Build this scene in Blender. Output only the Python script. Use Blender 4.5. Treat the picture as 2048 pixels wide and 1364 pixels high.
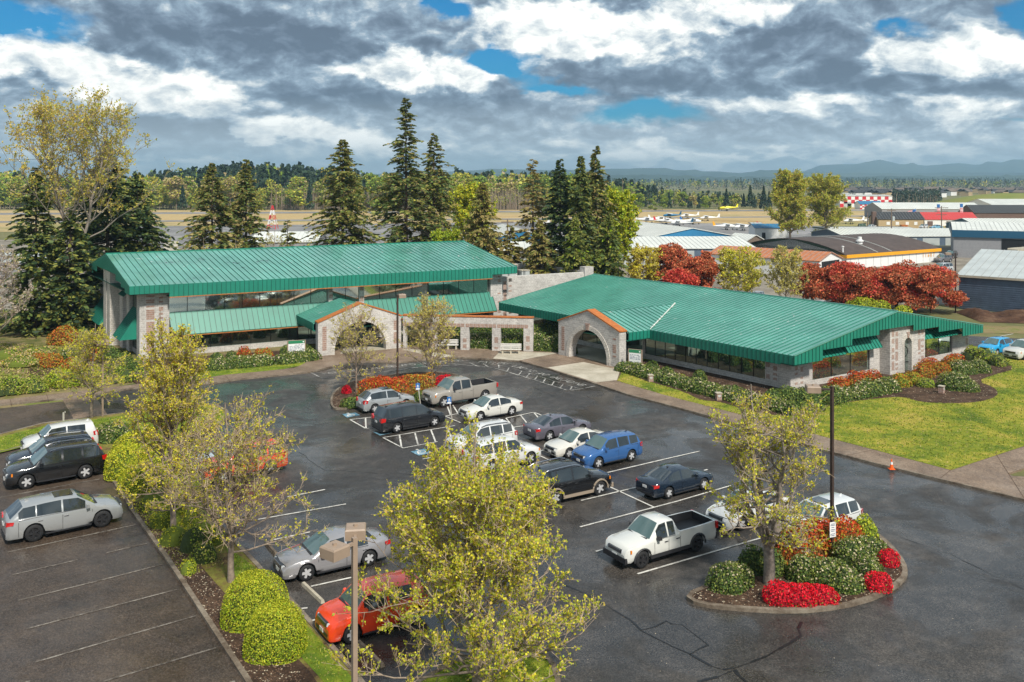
import bpy, math, random
import numpy as np
from mathutils import Vector
# ------------------------------------------------------------------ scene, camera, sky, sun
S = bpy.context.scene
for o in list(bpy.data.objects): bpy.data.objects.remove(o)
COL = S.collection
FPX, HC, YH = 1800.0, 17.6, 358.0          # focal length in photo pixels, camera height, horizon row
cam_d = bpy.data.cameras.new('camera'); cam = bpy.data.objects.new('camera', cam_d); COL.objects.link(cam)
cam.location = (0, 0, HC); cam.rotation_euler = (math.radians(90), 0, 0)
cam_d.sensor_width = 36; cam_d.lens = FPX / 2048 * 36
cam_d.shift_y = -(682 - YH) / 2048
cam_d.clip_start = 0.5; cam_d.clip_end = 40000
S.camera = cam
S.render.resolution_x = 1024; S.render.resolution_y = 682
S.view_settings.view_transform = 'Standard'; S.view_settings.look = 'None'
S.view_settings.gamma = 1; S.view_settings.exposure = 0.6
SUN_EL, SUN_AZ = math.radians(48), math.radians(152)   # azimuth from +Y clockwise: behind the camera, to the right
sd = bpy.data.lights.new('sun', 'SUN'); sd.energy = 3.5; sd.angle = math.radians(6); sd.color = (1, .95, .86)
sun = bpy.data.objects.new('sun', sd); COL.objects.link(sun)
sdir = Vector((math.sin(SUN_AZ) * math.cos(SUN_EL), math.cos(SUN_AZ) * math.cos(SUN_EL), math.sin(SUN_EL)))
sun.rotation_euler = sdir.to_track_quat('Z', 'Y').to_euler()
sun.location = (60, -60, 80)

class NT:
    """tiny node helper"""
    def __init__(s, tree): s.t = tree; s.n = tree.nodes; s.l = tree.links
    def new(s, typ, **kw):
        nd = s.n.new(typ)
        for k, v in kw.items(): setattr(nd, k, v)
        return nd
    def put(s, sock, v):
        if v is None: return
        if hasattr(v, 'is_output'): s.l.new(v, sock)
        else:
            if isinstance(v, (tuple, list)) and len(v) == 3 and sock.type == 'RGBA': v = (*v, 1)
            sock.default_value = v
    def m(s, op, a, b=None, c=None, clamp=False):
        nd = s.new('ShaderNodeMath', operation=op); nd.use_clamp = clamp
        s.put(nd.inputs[0], a); s.put(nd.inputs[1], b)
        if c is not None: s.put(nd.inputs[2], c)
        return nd.outputs[0]
    def mix(s, f, a, b, blend='MIX'):
        nd = s.new('ShaderNodeMix', data_type='RGBA', blend_type=blend)
        s.put(nd.inputs[0], f); s.put(nd.inputs[6], a); s.put(nd.inputs[7], b)
        return nd.outputs[2]
    def noise(s, vec, scale, detail=4, rough=.5, dist=0):
        nd = s.new('ShaderNodeTexNoise'); s.put(nd.inputs['Vector'], vec)
        nd.inputs['Scale'].default_value = scale; nd.inputs['Detail'].default_value = detail
        nd.inputs['Roughness'].default_value = rough; nd.inputs['Distortion'].default_value = dist
        return nd.outputs['Fac']
    def ramp(s, f, stops, interp='LINEAR'):
        nd = s.new('ShaderNodeValToRGB'); cr = nd.color_ramp; cr.interpolation = interp
        while len(cr.elements) < len(stops): cr.elements.new(.5)
        for e, (p, c) in zip(cr.elements, stops):
            e.position = p; e.color = (*c, 1) if len(c) == 3 else c
        s.put(nd.inputs[0], f); return nd.outputs[0]
    def rng(s, f, a, b, c=0, d=1):
        nd = s.new('ShaderNodeMapRange'); s.put(nd.inputs[0], f)
        for i, v in enumerate((a, b, c, d)): s.put(nd.inputs[i + 1], v)
        return nd.outputs[0]

W = bpy.data.worlds.new('World'); S.world = W; W.use_nodes = True
w = NT(W.node_tree)
for n in list(w.n): w.n.remove(n)
sky = w.new('ShaderNodeTexSky', sky_type='NISHITA'); sky.sun_disc = False
sky.sun_elevation = SUN_EL; sky.sun_rotation = SUN_AZ
tc = w.new('ShaderNodeTexCoord'); sep = w.new('ShaderNodeSeparateXYZ'); w.l.new(tc.outputs['Generated'], sep.inputs[0])
X, Y, Z = sep.outputs
az = w.m('ARCTAN2', X, Y)                                    # compass angle
hl = w.m('SQRT', w.m('ADD', w.m('MULTIPLY', X, X), w.m('MULTIPLY', Y, Y)))
el = w.m('DIVIDE', Z, w.m('MAXIMUM', hl, .02))               # tangent of the elevation
el = w.m('MAXIMUM', el, 0.0)
# cloud space: squeezed towards the horizon
cv = w.m('MULTIPLY', w.m('POWER', w.m('ADD', el, .004), .75), 5.2)
comb = w.new('ShaderNodeCombineXYZ'); w.put(comb.inputs[0], w.m('MULTIPLY', az, 6)); w.put(comb.inputs[1], w.m('MULTIPLY', cv, 1.55))
P = comb.outputs[0]
comb2 = w.new('ShaderNodeVectorMath', operation='ADD'); w.put(comb2.inputs[0], P); comb2.inputs[1].default_value = (.03, .10, 0)
P2 = comb2.outputs[0]
n1 = w.noise(P, 1.25, 9, .56, .35); n1b = w.noise(P2, 1.25, 9, .56, .35)
n2 = w.noise(P, 4.2, 8, .6, .4)
n3 = w.noise(P, .6, 3, .5, 0)
wx = w.m('MULTIPLY', w.m('SUBTRACT', w.noise(P, 2.0, 8, .6), .5), .15)
wy = w.m('MULTIPLY', w.m('SUBTRACT', w.noise(P2, 2.6, 8, .6), .5), .06)
azw = w.m('ADD', az, wx); elw = w.m('ADD', el, wy)
def gauss(px, py, rx, ry, amp):
    a0 = math.atan((px - 1024) / FPX); e0 = (YH - py) / FPX * math.cos(a0)
    dx = w.m('MULTIPLY', w.m('SUBTRACT', azw, a0), FPX / rx); dy = w.m('MULTIPLY', w.m('SUBTRACT', elw, e0), FPX / ry)
    d = w.m('ADD', w.m('MULTIPLY', dx, dx), w.m('MULTIPLY', dy, dy))
    return w.m('MULTIPLY', w.m('EXPONENT', w.m('MULTIPLY', d, -1.0)), amp)
def total(lst):
    acc = None
    for g in lst:
        v = gauss(*g); acc = v if acc is None else w.m('ADD', acc, v)
    return acc
lights_ = total([(90, 110, 130, 45, 1.1), (260, 170, 150, 55, .8), (370, 215, 110, 40, .5), (430, 30, 130, 35, .55), (870, 150, 120, 45, 1.0), (720, 130, 130, 28, .7), (560, 240, 130, 18, .5),
                 (1130, 80, 170, 60, 1.0), (1010, 30, 90, 40, .5), (1390, 40, 260, 38, .8), (1440, 130, 60, 25, .35), (1780, 130, 170, 45, .75), (1960, 95, 120, 35, .75),
                 (1740, 205, 300, 22, .6), (620, 268, 170, 20, .9), (480, 262, 45, 16, .9), (860, 290, 120, 14, .6), (1500, 315, 500, 14, .9), (1300, 285, 200, 18, .6), (200, 320, 250, 12, .7), (1760, 285, 200, 14, .7),
                 (330, 308, 200, 16, .35), (1980, 230, 120, 22, .4)])
darks_ = total([(330, 70, 200, 50, .75), (620, 80, 250, 38, 1.0), (640, 195, 150, 30, .8), (180, 240, 160, 50, .35), (1160, 158, 200, 22, .55),
                (1600, 100, 180, 60, .85), (1450, 165, 250, 22, .5), (1850, 180, 160, 22, .45), (980, 220, 130, 40, .6), (400, 270, 150, 30, .4), (1700, 270, 260, 30, .25), (1900, 20, 200, 30, .5)])
gaps_ = total([(35, 45, 95, 34, 1.7), (880, 14, 60, 22, 1.7), (985, 120, 75, 20, 1.4), (1020, 145, 30, 14, 1.1), (1120, 180, 80, 14, 1.1), (1290, 228, 130, 22, 1.0), (1060, 160, 40, 14, .7), (1790, 60, 50, 16, 1.2), (2040, 35, 30, 35, 1.1), (2030, 245, 30, 10, .7)])
n2b = w.noise(P2, 4.2, 8, .6, .4)
relief = w.m('ADD', w.m('MULTIPLY', w.m('SUBTRACT', n1, n1b), 2.0), w.m('MULTIPLY', w.m('SUBTRACT', n2, n2b), .5))
lm = w.m('ADD', w.m('MULTIPLY', lights_, .8), w.m('ADD', w.m('MULTIPLY', w.m('SUBTRACT', n1, .5), 1.9), w.m('MULTIPLY', darks_, -.35)))
lmask = w.new('ShaderNodeMapRange', interpolation_type='SMOOTHSTEP'); w.put(lmask.inputs[0], lm); lmask.inputs[1].default_value = .18; lmask.inputs[2].default_value = .55; lmask = lmask.outputs[0]
br = w.m('ADD', w.m('ADD', w.m('MULTIPLY', lmask, w.m('ADD', .30, w.m('MULTIPLY', lights_, .16))), w.m('MULTIPLY', darks_, -.36)),
         w.m('ADD', relief, w.m('ADD', w.m('MULTIPLY', w.m('SUBTRACT', n2, .5), 1.05), w.m('ADD', .40, w.m('MULTIPLY', w.m('SUBTRACT', n1, .5), .3)))))
ccol = w.ramp(br, [(0.0, (.085, .115, .16)), (.22, (.135, .18, .24)), (.42, (.235, .31, .385)), (.6, (.47, .52, .545)), (.8, (.76, .77, .74)), (1.0, (1.02, 1.0, .93))])
hz = w.rng(el, 0.0, .09, .62, 0); ccol = w.mix(hz, ccol, (.58, .64, .66))
gm = w.m('ADD', gaps_, w.m('MULTIPLY', w.m('SUBTRACT', .47, n1), 1.6))
gmask = w.rng(gm, .30, .92, 0, 1)
gmask = w.m('MULTIPLY', gmask, w.rng(el, .03, .07, 0, 1))
blue = w.mix(1.0, sky.outputs[0], (.035, .40, .66), 'MULTIPLY')
b1 = w.new('ShaderNodeBackground'); w.put(b1.inputs[0], blue); b1.inputs[1].default_value = .10
b2 = w.new('ShaderNodeBackground'); w.put(b2.inputs[0], ccol); b2.inputs[1].default_value = 1.0
mx = w.new('ShaderNodeMixShader'); w.put(mx.inputs[0], gmask); w.l.new(b2.outputs[0], mx.inputs[1]); w.l.new(b1.outputs[0], mx.inputs[2])
wo = w.new('ShaderNodeOutputWorld'); w.l.new(mx.outputs[0], wo.inputs[0])
W.cycles.sampling_method = 'MANUAL'; W.cycles.sample_map_resolution = 512

# ------------------------------------------------------------------ helpers
def G(px, py, z=0.0):
    y = FPX * (HC - z) / (py - YH)
    return np.array([(px - 1024) / FPX * y, y, z])
def A(px, y, z=0.0): return np.array([(px - 1024) / FPX * y, y, z])
def Zat(py, y): return HC - (py - YH) * y / FPX
UA = math.radians(33.4)
U = np.array([math.cos(UA), math.sin(UA), 0]); V = np.array([-math.sin(UA), math.cos(UA), 0])

class MB:
    """collects faces, links them as ONE mesh object"""
    def __init__(s): s.v = []; s.f = []; s.mi = []; s.n = 0
    def add(s, verts, faces, mi=0):
        verts = np.asarray(verts, dtype=float).reshape(-1, 3)
        s.v.append(verts)
        if isinstance(faces, np.ndarray): s.f.append(faces + s.n); s.mi.append(np.full(len(faces), mi) if np.isscalar(mi) else np.asarray(mi))
        else:
            for f in faces: s.f.append(np.array([f]) + s.n); s.mi.append(np.array([mi]))
        s.n += len(verts)
    def box(s, x0, x1, y0, y1, z0, z1, mi=0, fr=None):
        c = [(x, y, z) for z in (z0, z1) for y in (y0, y1) for x in (x0, x1)]
        if fr: c = [fr.p(*q) for q in c]
        s.add(c, np.array([[0, 2, 3, 1], [4, 5, 7, 6], [0, 1, 5, 4], [2, 6, 7, 3], [0, 4, 6, 2], [1, 3, 7, 5]]), mi)
    def hexa(s, pts, mi=0):     # 4 bottom + 4 top, each ring anticlockwise
        s.add(pts, np.array([[3, 2, 1, 0], [4, 5, 6, 7], [0, 1, 5, 4], [1, 2, 6, 5], [2, 3, 7, 6], [3, 0, 4, 7]]), mi)
    def bar(s, a, b, r, mi=0, r2=None):    # square-section bar
        s.tube([a, b], [r, r if r2 is None else r2], 4, mi, True)
    def tube(s, pts, rad, n=6, mi=0, cap=False):
        pts = np.asarray(pts, float); k = len(pts)
        d = np.gradient(pts, axis=0); d /= np.linalg.norm(d, axis=1)[:, None] + 1e-9
        ref = np.where(np.abs(d[:, 2:3]) > .9, np.array([[1., 0, 0]]), np.array([[0., 0, 1]]))
        a = np.cross(d, ref); a /= np.linalg.norm(a, axis=1)[:, None]; b = np.cross(d, a)
        th = np.arange(n) / n * 2 * math.pi + math.pi / n
        rad = np.asarray(rad, float) * np.ones(k)
        ring = pts[:, None] + rad[:, None, None] * (np.cos(th)[None, :, None] * a[:, None] + np.sin(th)[None, :, None] * b[:, None])
        i = np.arange(k - 1)[:, None] * n; j = np.arange(n)[None]; j2 = (j + 1) % n
        f = np.stack([i + j, i + j2, i + n + j2, i + n + j], -1).reshape(-1, 4)
        base = s.n
        s.add(ring.reshape(-1, 3), f, mi)
        if cap:
            s.f.append(np.array([list(range(n))[::-1]]) + base); s.mi.append(np.array([mi]))
            s.f.append(np.array([list(range((k - 1) * n, k * n))]) + base); s.mi.append(np.array([mi]))
    def lathe(s, prof, n=16, mi=0, c=(0, 0, 0), axis=2, squash=(1, 1)):
        prof = np.asarray(prof, float); k = len(prof); th = np.arange(n) / n * 2 * math.pi
        x = prof[:, 0:1] * np.cos(th) * squash[0]; y = prof[:, 0:1] * np.sin(th) * squash[1]; z = prof[:, 1:2] * np.ones(n)
        q = np.stack([x, y, z], -1)
        if axis == 1: q = q[..., [0, 2, 1]]
        if axis == 0: q = q[..., [2, 0, 1]]
        i = np.arange(k - 1)[:, None] * n; j = np.arange(n)[None]; j2 = (j + 1) % n
        f = np.stack([i + j, i + j2, i + n + j2, i + n + j], -1).reshape(-1, 4)
        if axis == 1: f = f[:, ::-1]
        s.add(q.reshape(-1, 3) + np.array(c), f, mi)
    def build(s, name, mat, parent=None, smooth=False, loc=None):
        me = bpy.data.meshes.new(name)
        if s.n:
            v = np.concatenate(s.v); me.vertices.add(len(v)); me.vertices.foreach_set('co', v.astype(np.float32).ravel())
            loops = np.concatenate([f.ravel() for f in s.f]); tot = np.concatenate([np.full(len(f), f.shape[1]) for f in s.f])
            me.loops.add(len(loops)); me.loops.foreach_set('vertex_index', loops.astype(np.int32))
            me.polygons.add(len(tot)); st = np.concatenate([[0], np.cumsum(tot)[:-1]])
            me.polygons.foreach_set('loop_start', st.astype(np.int32))
            me.polygons.foreach_set('material_index', np.concatenate(s.mi).astype(np.int32))
            if smooth: me.polygons.foreach_set('use_smooth', np.ones(len(tot), bool))
            else: me.polygons.foreach_set('use_smooth', np.zeros(len(tot), bool))
            me.update(calc_edges=True); me.validate()
        if not isinstance(mat, (list, tuple)): mat = [mat]
        if s.n and len(mat) == 1 and max(int(q.max()) for q in s.mi) == 1: mat = [mat[0], SEAM(mat[0])]     # raised seams of sheet roofs, coloured darker to stand in for rib shadow
        for m_ in mat: me.materials.append(m_)
        o = bpy.data.objects.new(name, me); COL.objects.link(o)
        if parent: o.parent = parent
        if loc is not None: o.location = loc
        return o
_sm = {}
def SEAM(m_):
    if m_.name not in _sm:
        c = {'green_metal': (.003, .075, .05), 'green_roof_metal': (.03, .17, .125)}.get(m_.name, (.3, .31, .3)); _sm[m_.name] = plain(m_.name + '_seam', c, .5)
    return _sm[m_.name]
def tag(o, label=None, cat=None, group=None, kind=None):
    if label: o['label'] = label
    if cat: o['category'] = cat
    if group: o['group'] = group
    if kind: o['kind'] = kind
    return o
def thing(name, label, cat, loc=(0, 0, 0), rz=0, group=None):
    o = bpy.data.objects.new(name, None); COL.objects.link(o); o.location = [float(q) for q in loc]; o.rotation_euler = (0, 0, rz)
    o.empty_display_size = .3
    return tag(o, label, cat, group)
def dup(root, loc, rz=0, scale=1, label=None, group=None, cat=None):
    def cp(o, par):
        c = o.copy(); COL.objects.link(c); c.parent = par
        for ch in list(o.children): cp(ch, c)
        return c
    r = cp(root, None); r.location = [float(q) for q in loc]; r.rotation_euler = (0, 0, rz); r.scale = (scale,) * 3 if np.isscalar(scale) else scale
    tag(r, label, cat, group); return r
class Frame:
    """skewed ground frame: e1 along the facade, e2 across it; coordinates relative to O"""
    def __init__(s, O, e1, e2):
        s.O = np.array([O[0], O[1], 0.]); s.e1 = np.array([e1[0], e1[1], 0.]) / math.hypot(e1[0], e1[1]); s.e2 = np.array([e2[0], e2[1], 0.]) / math.hypot(e2[0], e2[1])
    def p(s, x, y, z=0): return s.e1 * x + s.e2 * y + np.array([0, 0, z])
    def w(s, x, y, z=0): return s.O + s.p(x, y, z)
    def x_at(s, px, y=0):
        k = (px - 1024) / FPX; q = s.O + s.e2 * y
        return (k * q[1] - q[0]) / (s.e1[0] - k * s.e1[1])
    def y_at(s, px, x=0):
        k = (px - 1024) / FPX; q = s.O + s.e1 * x
        return (k * q[1] - q[0]) / (s.e2[0] - k * s.e2[1])
def struct(o, label=None): return tag(o, label, None, None, 'structure')

# ------------------------------------------------------------------ materials
def mat_base(name):
    m_ = bpy.data.materials.new(name); m_.use_nodes = True; t = NT(m_.node_tree)
    b = m_.node_tree.nodes['Principled BSDF']; return m_, t, b
def plain(name, col, rough=.6, metal=0, coat=0, vary=0, vs=3, bump=0, bs=40, spec=None, emit=None):
    m_, t, b = mat_base(name)
    b.inputs['Roughness'].default_value = rough; b.inputs['Metallic'].default_value = metal; b.inputs['Coat Weight'].default_value = coat
    b.inputs['Coat Roughness'].default_value = .05
    tc = t.new('ShaderNodeTexCoord').outputs['Object']
    if spec is not None: b.inputs['Specular IOR Level'].default_value = spec
    if vary:
        n = t.noise(tc, vs, 5, .6); k = t.rng(n, .3, .7, 1 - vary, 1 + vary)
        cb = t.new('ShaderNodeCombineColor'); 
        for i in range(3): t.put(cb.inputs[i], t.m('MULTIPLY', k, col[i]))
        t.put(b.inputs['Base Color'], cb.outputs[0])
    else: b.inputs['Base Color'].default_value = (*col, 1)
    if bump:
        n = t.noise(tc, bs, 3, .6); bp = t.new('ShaderNodeBump'); bp.inputs['Strength'].default_value = bump; bp.inputs['Distance'].default_value = .02
        t.put(bp.inputs['Height'], n); t.put(b.inputs['Normal'], bp.outputs[0])
    return m_
def ground_mat(name, cols, scale=(.15, 2, 30), rough=.9, bump=.3, wet=None, grain=0):
    """three scales of noise mix the colours; wet=(dry,wet roughness) gives puddled gloss"""
    m_, t, b = mat_base(name)
    tc = t.new('ShaderNodeTexCoord').outputs['Object']
    a = t.noise(tc, scale[0], 6, .6, .4); c = t.noise(tc, scale[1], 6, .65); d = t.noise(tc, scale[2], 4, .7)
    f = t.m('ADD', t.m('MULTIPLY', a, .5), t.m('ADD', t.m('MULTIPLY', c, .3), t.m('MULTIPLY', d, .2)))
    k = len(cols); st = [(.41 + .18 * i / (k - 1), cc) for i, cc in enumerate(cols)]
    col = t.ramp(f, st)
    if grain:
        g = t.noise(tc, 22, 2, .8); col = t.mix(t.rng(g, .42, .68, 0, grain * .55), col, (.30, .26, .22)); g2 = t.noise(tc, 11, 3, .8)
        kk = t.rng(g2, .35, .65, .62, 1.4); cb = t.new('ShaderNodeCombineColor')
        for i in range(3): t.put(cb.inputs[i], kk)
        col = t.mix(1.0, col, cb.outputs[0], 'MULTIPLY')
    t.put(b.inputs['Base Color'], col)
    if wet:
        wn = t.noise(tc, .22, 7, .62, .8); r_ = t.rng(wn, .42, .6, wet[1], wet[0]); t.put(b.inputs['Roughness'], r_)
        b.inputs['Specular IOR Level'].default_value = .55
        h = t.m('MULTIPLY', t.noise(tc, 60, 3, .7), t.rng(wn, .42, .6, .25, 1))
    else:
        b.inputs['Roughness'].default_value = rough; h = t.m('ADD', d, t.noise(tc, scale[2] * 3, 3, .7)); b.inputs['Specular IOR Level'].default_value = .25
    bp = t.new('ShaderNodeBump'); bp.inputs['Strength'].default_value = bump; bp.inputs['Distance'].default_value = .03
    t.put(bp.inputs['Height'], h); t.put(b.inputs['Normal'], bp.outputs[0])
    return m_
def leaf(name, col, trans=.3, rough=.6, vary=.3):
    m_, t, b = mat_base(name)
    oi = t.new('ShaderNodeNewGeometry').outputs['Random Per Island']
    k = t.rng(oi, 0, 1, 1 - vary, 1 + vary); cb = t.new('ShaderNodeCombineColor')
    for i in range(3): t.put(cb.inputs[i], t.m('MULTIPLY', k, col[i]))
    t.put(b.inputs['Base Color'], cb.outputs[0]); b.inputs['Roughness'].default_value = rough; b.inputs['Specular IOR Level'].default_value = .3
    if trans:
        tr = t.new('ShaderNodeBsdfTranslucent'); t.put(tr.inputs[0], cb.outputs[0]); mx_ = t.new('ShaderNodeMixShader'); mx_.inputs[0].default_value = trans
        t.l.new(b.outputs[0], mx_.inputs[1]); t.l.new(tr.outputs[0], mx_.inputs[2])
        t.l.new(mx_.outputs[0], t.n['Material Output'].inputs[0])
    return m_
def block_mat(name, c1, c2, mortar, bw=.4, bh=.2):
    m_, t, b = mat_base(name)
    tcn = t.new('ShaderNodeTexCoord'); so = t.new('ShaderNodeSeparateXYZ'); t.l.new(tcn.outputs['Object'], so.inputs[0])
    sn = t.new('ShaderNodeSeparateXYZ'); t.l.new(tcn.outputs['Normal'], sn.inputs[0])
    u_ = t.m('SUBTRACT', t.m('MULTIPLY', so.outputs[1], sn.outputs[0]), t.m('MULTIPLY', so.outputs[0], sn.outputs[1]))
    cb = t.new('ShaderNodeCombineXYZ'); t.put(cb.inputs[0], u_); t.put(cb.inputs[1], so.outputs[2])
    br_ = t.new('ShaderNodeTexBrick'); t.l.new(cb.outputs[0], br_.inputs['Vector'])
    br_.inputs['Scale'].default_value = 1; br_.inputs['Brick Width'].default_value = bw; br_.inputs['Row Height'].default_value = bh
    br_.inputs['Mortar Size'].default_value = .012; br_.inputs['Color1'].default_value = (*c1, 1); br_.inputs['Color2'].default_value = (*c2, 1); br_.inputs['Mortar'].default_value = (*mortar, 1)
    n = t.noise(tcn.outputs['Object'], 9, 5, .7); n2 = t.noise(tcn.outputs['Object'], .6, 4, .6)
    kk = t.m('MULTIPLY', t.rng(n, .3, .7, .72, 1.25), t.rng(n2, .3, .7, .85, 1.1)); c3 = t.new('ShaderNodeCombineColor')
    for i in range(3): t.put(c3.inputs[i], kk)
    t.put(b.inputs['Base Color'], t.mix(1.0, br_.outputs[0], c3.outputs[0], 'MULTIPLY'))
    b.inputs['Roughness'].default_value = .9
    bp = t.new('ShaderNodeBump'); bp.inputs['Strength'].default_value = .7; bp.inputs['Distance'].default_value = .03
    t.put(bp.inputs['Height'], t.m('SUBTRACT', n, t.m('MULTIPLY', br_.outputs[1], .6))); t.put(b.inputs['Normal'], bp.outputs[0])
    return m_

M = {}
M['asphalt'] = ground_mat('asphalt', [(.009, .0082, .0076), (.024, .0215, .0195), (.062, .054, .047)], (.14, 1.2, 14), wet=(.64, .12), bump=.25, grain=.32)
M['asphalt_brown'] = ground_mat('asphalt_brown', [(.020, .0125, .008), (.042, .027, .0175), (.076, .051, .033)], (.12, .9, 18), wet=(.66, .3), bump=.3, grain=.3)
M['asphalt_far'] = ground_mat('asphalt_far', [(.15, .14, .135), (.22, .21, .2), (.30, .28, .27)], (.05, .3, 3), rough=.6, bump=.1)
M['walk'] = ground_mat('aggregate_walk', [(.13, .085, .055), (.19, .13, .085), (.25, .18, .125)], (.5, 5, 40), wet=(.75, .45), bump=.3, grain=.25)
M['concrete'] = ground_mat('pale_concrete', [(.33, .29, .22), (.43, .385, .3), (.52, .47, .38)], (.4, 4, 40), rough=.7, bump=.2)
M['kerb'] = ground_mat('kerb_concrete', [(.09, .065, .045), (.17, .135, .1), (.26, .22, .17)], (.8, 4, 30), rough=.8, bump=.4)
M['paint_line'] = ground_mat('line_paint', [(.3, .29, .27), (.55, .53, .48), (.72, .7, .64)], (1.5, 9, 40), rough=.6, bump=.1)
M['paint_faded'] = ground_mat('faded_line_paint', [(.06, .05, .04), (.15, .13, .11), (.3, .27, .23)], (1.2, 7, 40), rough=.7, bump=.1)
M['paint_blue'] = ground_mat('blue_pad_paint', [(.03, .09, .14), (.12, .25, .33), (.3, .42, .48)], (1.5, 9, 30), rough=.6, bump=.1)
M['tar'] = plain('tar', (.008, .008, .009), .35, vary=.3)
M['grass'] = ground_mat('lawn_grass', [(.08, .13, .010), (.17, .21, .015), (.28, .27, .025), (.40, .31, .06)], (.25, 1.6, 22), bump=.8)
M['grass_bright'] = ground_mat('bright_grass', [(.08, .14, .01), (.15, .21, .012), (.3, .31, .03)], (.5, 3, 25), bump=.8)
M['rough'] = ground_mat('rough_grass', [(.06, .08, .018), (.15, .14, .04), (.26, .19, .10), (.14, .17, .03)], (.12, .9, 12), bump=.9)
M['mulch'] = ground_mat('bark_mulch', [(.03, .017, .01), (.075, .042, .025), (.13, .08, .05)], (.8, 8, 30), bump=1)
M['moss'] = ground_mat('mossy_mulch', [(.06, .035, .02), (.17, .12, .04), (.2, .2, .03), (.26, .19, .07)], (.5, 3, 20), bump=1)
M['dirt'] = ground_mat('churned_soil', [(.035, .015, .008), (.09, .045, .025), (.15, .09, .055)], (.3, 2, 12), bump=1)
M['dry'] = ground_mat('dry_airfield_grass', [(.34, .23, .10), (.46, .33, .15), (.38, .29, .14), (.24, .22, .07)], (.01, .06, .6), bump=.1)
M['field'] = ground_mat('field', [(.09, .10, .035), (.16, .15, .06), (.22, .19, .09)], (.006, .05, .5), bump=.1)
M['mound'] = ground_mat('mound_grass', [(.12, .16, .03), (.18, .2, .04), (.22, .2, .05)], (.02, .2, 1), bump=.1)
M['gravel'] = ground_mat('gravel_yard', [(.15, .13, .1), (.22, .19, .15), (.3, .27, .22)], (.1, .8, 5), bump=.3)
M['block'] = block_mat('split_face_block', (.43, .40, .37), (.55, .52, .48), (.66, .63, .59))
M['redblock'] = block_mat('red_block', (.32, .20, .155), (.38, .25, .195), (.5, .45, .4))
M['lightblock'] = block_mat('arch_ring_block', (.6, .56, .5), (.7, .66, .59), (.45, .4, .35), .12, .2)
M['brickwall'] = block_mat('dark_brick', (.11, .06, .045), (.15, .08, .06), (.2, .17, .15), .25, .1)
M['green'] = plain('green_metal', (.012, .19, .13), .45, vary=.12, vs=.6)
M['green_roof'] = plain('green_roof_metal', (.10, .31, .24), .27, vary=.28, vs=.3, spec=1.0, coat=.5)
_t = NT(M['green_roof'].node_tree); _b = _t.n['Principled BSDF']; _src = _b.inputs['Base Color'].links[0].from_socket; _tc = _t.new('ShaderNodeTexCoord').outputs['Object']
_pm = _t.m('MULTIPLY', _t.rng(_t.noise(_tc, 1.9, 5, .65), .63, .67, 0, 1), _t.rng(_t.noise(_tc, .16, 2, .5), .52, .6, 0, 1)); _t.put(_b.inputs['Base Color'], _t.mix(_pm, _src, (.62, .62, .58)))     # chalky scuffs in the coating
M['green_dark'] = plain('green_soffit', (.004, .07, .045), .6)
M['rust'] = plain('rust_trim', (.42, .13, .025), .5, vary=.25, vs=4)
M['glass'] = plain('tinted_window_glass', (.24, .32, .28), .03, metal=.88)
M['glass2'] = plain('green_mirror_glass', (.62, .72, .66), .04, metal=.95, vary=.1, vs=.4)
M['frame'] = plain('dark_window_frame', (.012, .011, .01), .4)
M['white'] = plain('white_paint', (.75, .75, .73), .5, vary=.06)
M['whitemetal'] = plain('white_metal_roof', (.62, .63, .58), .5, vary=.1, vs=.2)
M['greymetal'] = plain('grey_metal', (.42, .45, .44), .45, vary=.12, vs=.5)
M['bluemetal'] = plain('blue_metal_wall', (.015, .15, .3), .5, vary=.1, vs=.5)
M['steelblue'] = plain('steel_blue_wall', (.085, .12, .17), .6, vary=.2, vs=1)
M['darkblue'] = plain('dark_blue_fascia', (.01, .08, .15), .5)
M['greywall'] = plain('grey_render', (.27, .27, .28), .8, vary=.1, vs=2)
M['brownroof'] = plain('brown_roof', (.075, .055, .048), .9, vary=.25, vs=.6)
M['orange_roof'] = plain('orange_roof', (.42, .15, .06), .6, vary=.3, vs=2)
M['yellow'] = plain('yellow_fascia', (.8, .36, .01), .5)
M['redroof'] = plain('red_roof', (.5, .035, .03), .5, vary=.1)
M['tan'] = plain('tan_siding', (.42, .31, .17), .8)
M['darkroof'] = plain('dark_shingle', (.035, .037, .04), .9, vary=.2, vs=1)
M['darkgreen'] = plain('dark_green_wall', (.03, .06, .035), .8)
M['paint_worn'] = ground_mat('worn_line_paint', [(.07, .065, .06), (.26, .25, .23), (.52, .5, .46)], (1.2, 7, 30), rough=.6, bump=.1); M['byellow'] = plain('bright_yellow', (.85, .72, .03), .4)
M['red'] = plain('red_paint', (.55, .02, .03), .5)
M['black'] = plain('black', (.008, .008, .009), .5)
M['wood'] = plain('grey_wood', (.16, .12, .09), .9, vary=.3, vs=3)
M['bronze'] = plain('bronze_pole', (.055, .035, .028), .45, vary=.2)
M['taupe'] = plain('taupe_lamp_metal', (.3, .22, .16), .5, vary=.1)
M['lens'] = plain('lamp_lens', (.5, .5, .48), .2)
M['post'] = plain('galvanised_post', (.5, .47, .42), .45, metal=.2)
M['signblue'] = plain('sign_blue', (.02, .14, .4), .4)
M['signgreen'] = plain('sign_green', (.02, .2, .09), .4)
M['ink'] = plain('sign_ink', (.06, .09, .17), .6)
M['cone'] = plain('orange_cone', (.8, .12, .01), .5)
M['bench'] = plain('pale_bench_slat', (.62, .6, .56), .6, vary=.1)
M['tyre'] = plain('tyre_rubber', (.012, .012, .013), .75)
M['alloy'] = plain('alloy_rim', (.66, .66, .67), .35, metal=.45)
M['rimdark'] = plain('black_rim', (.02, .02, .022), .3)
M['plastic'] = plain('dark_plastic', (.022, .022, .025), .55)
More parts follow.
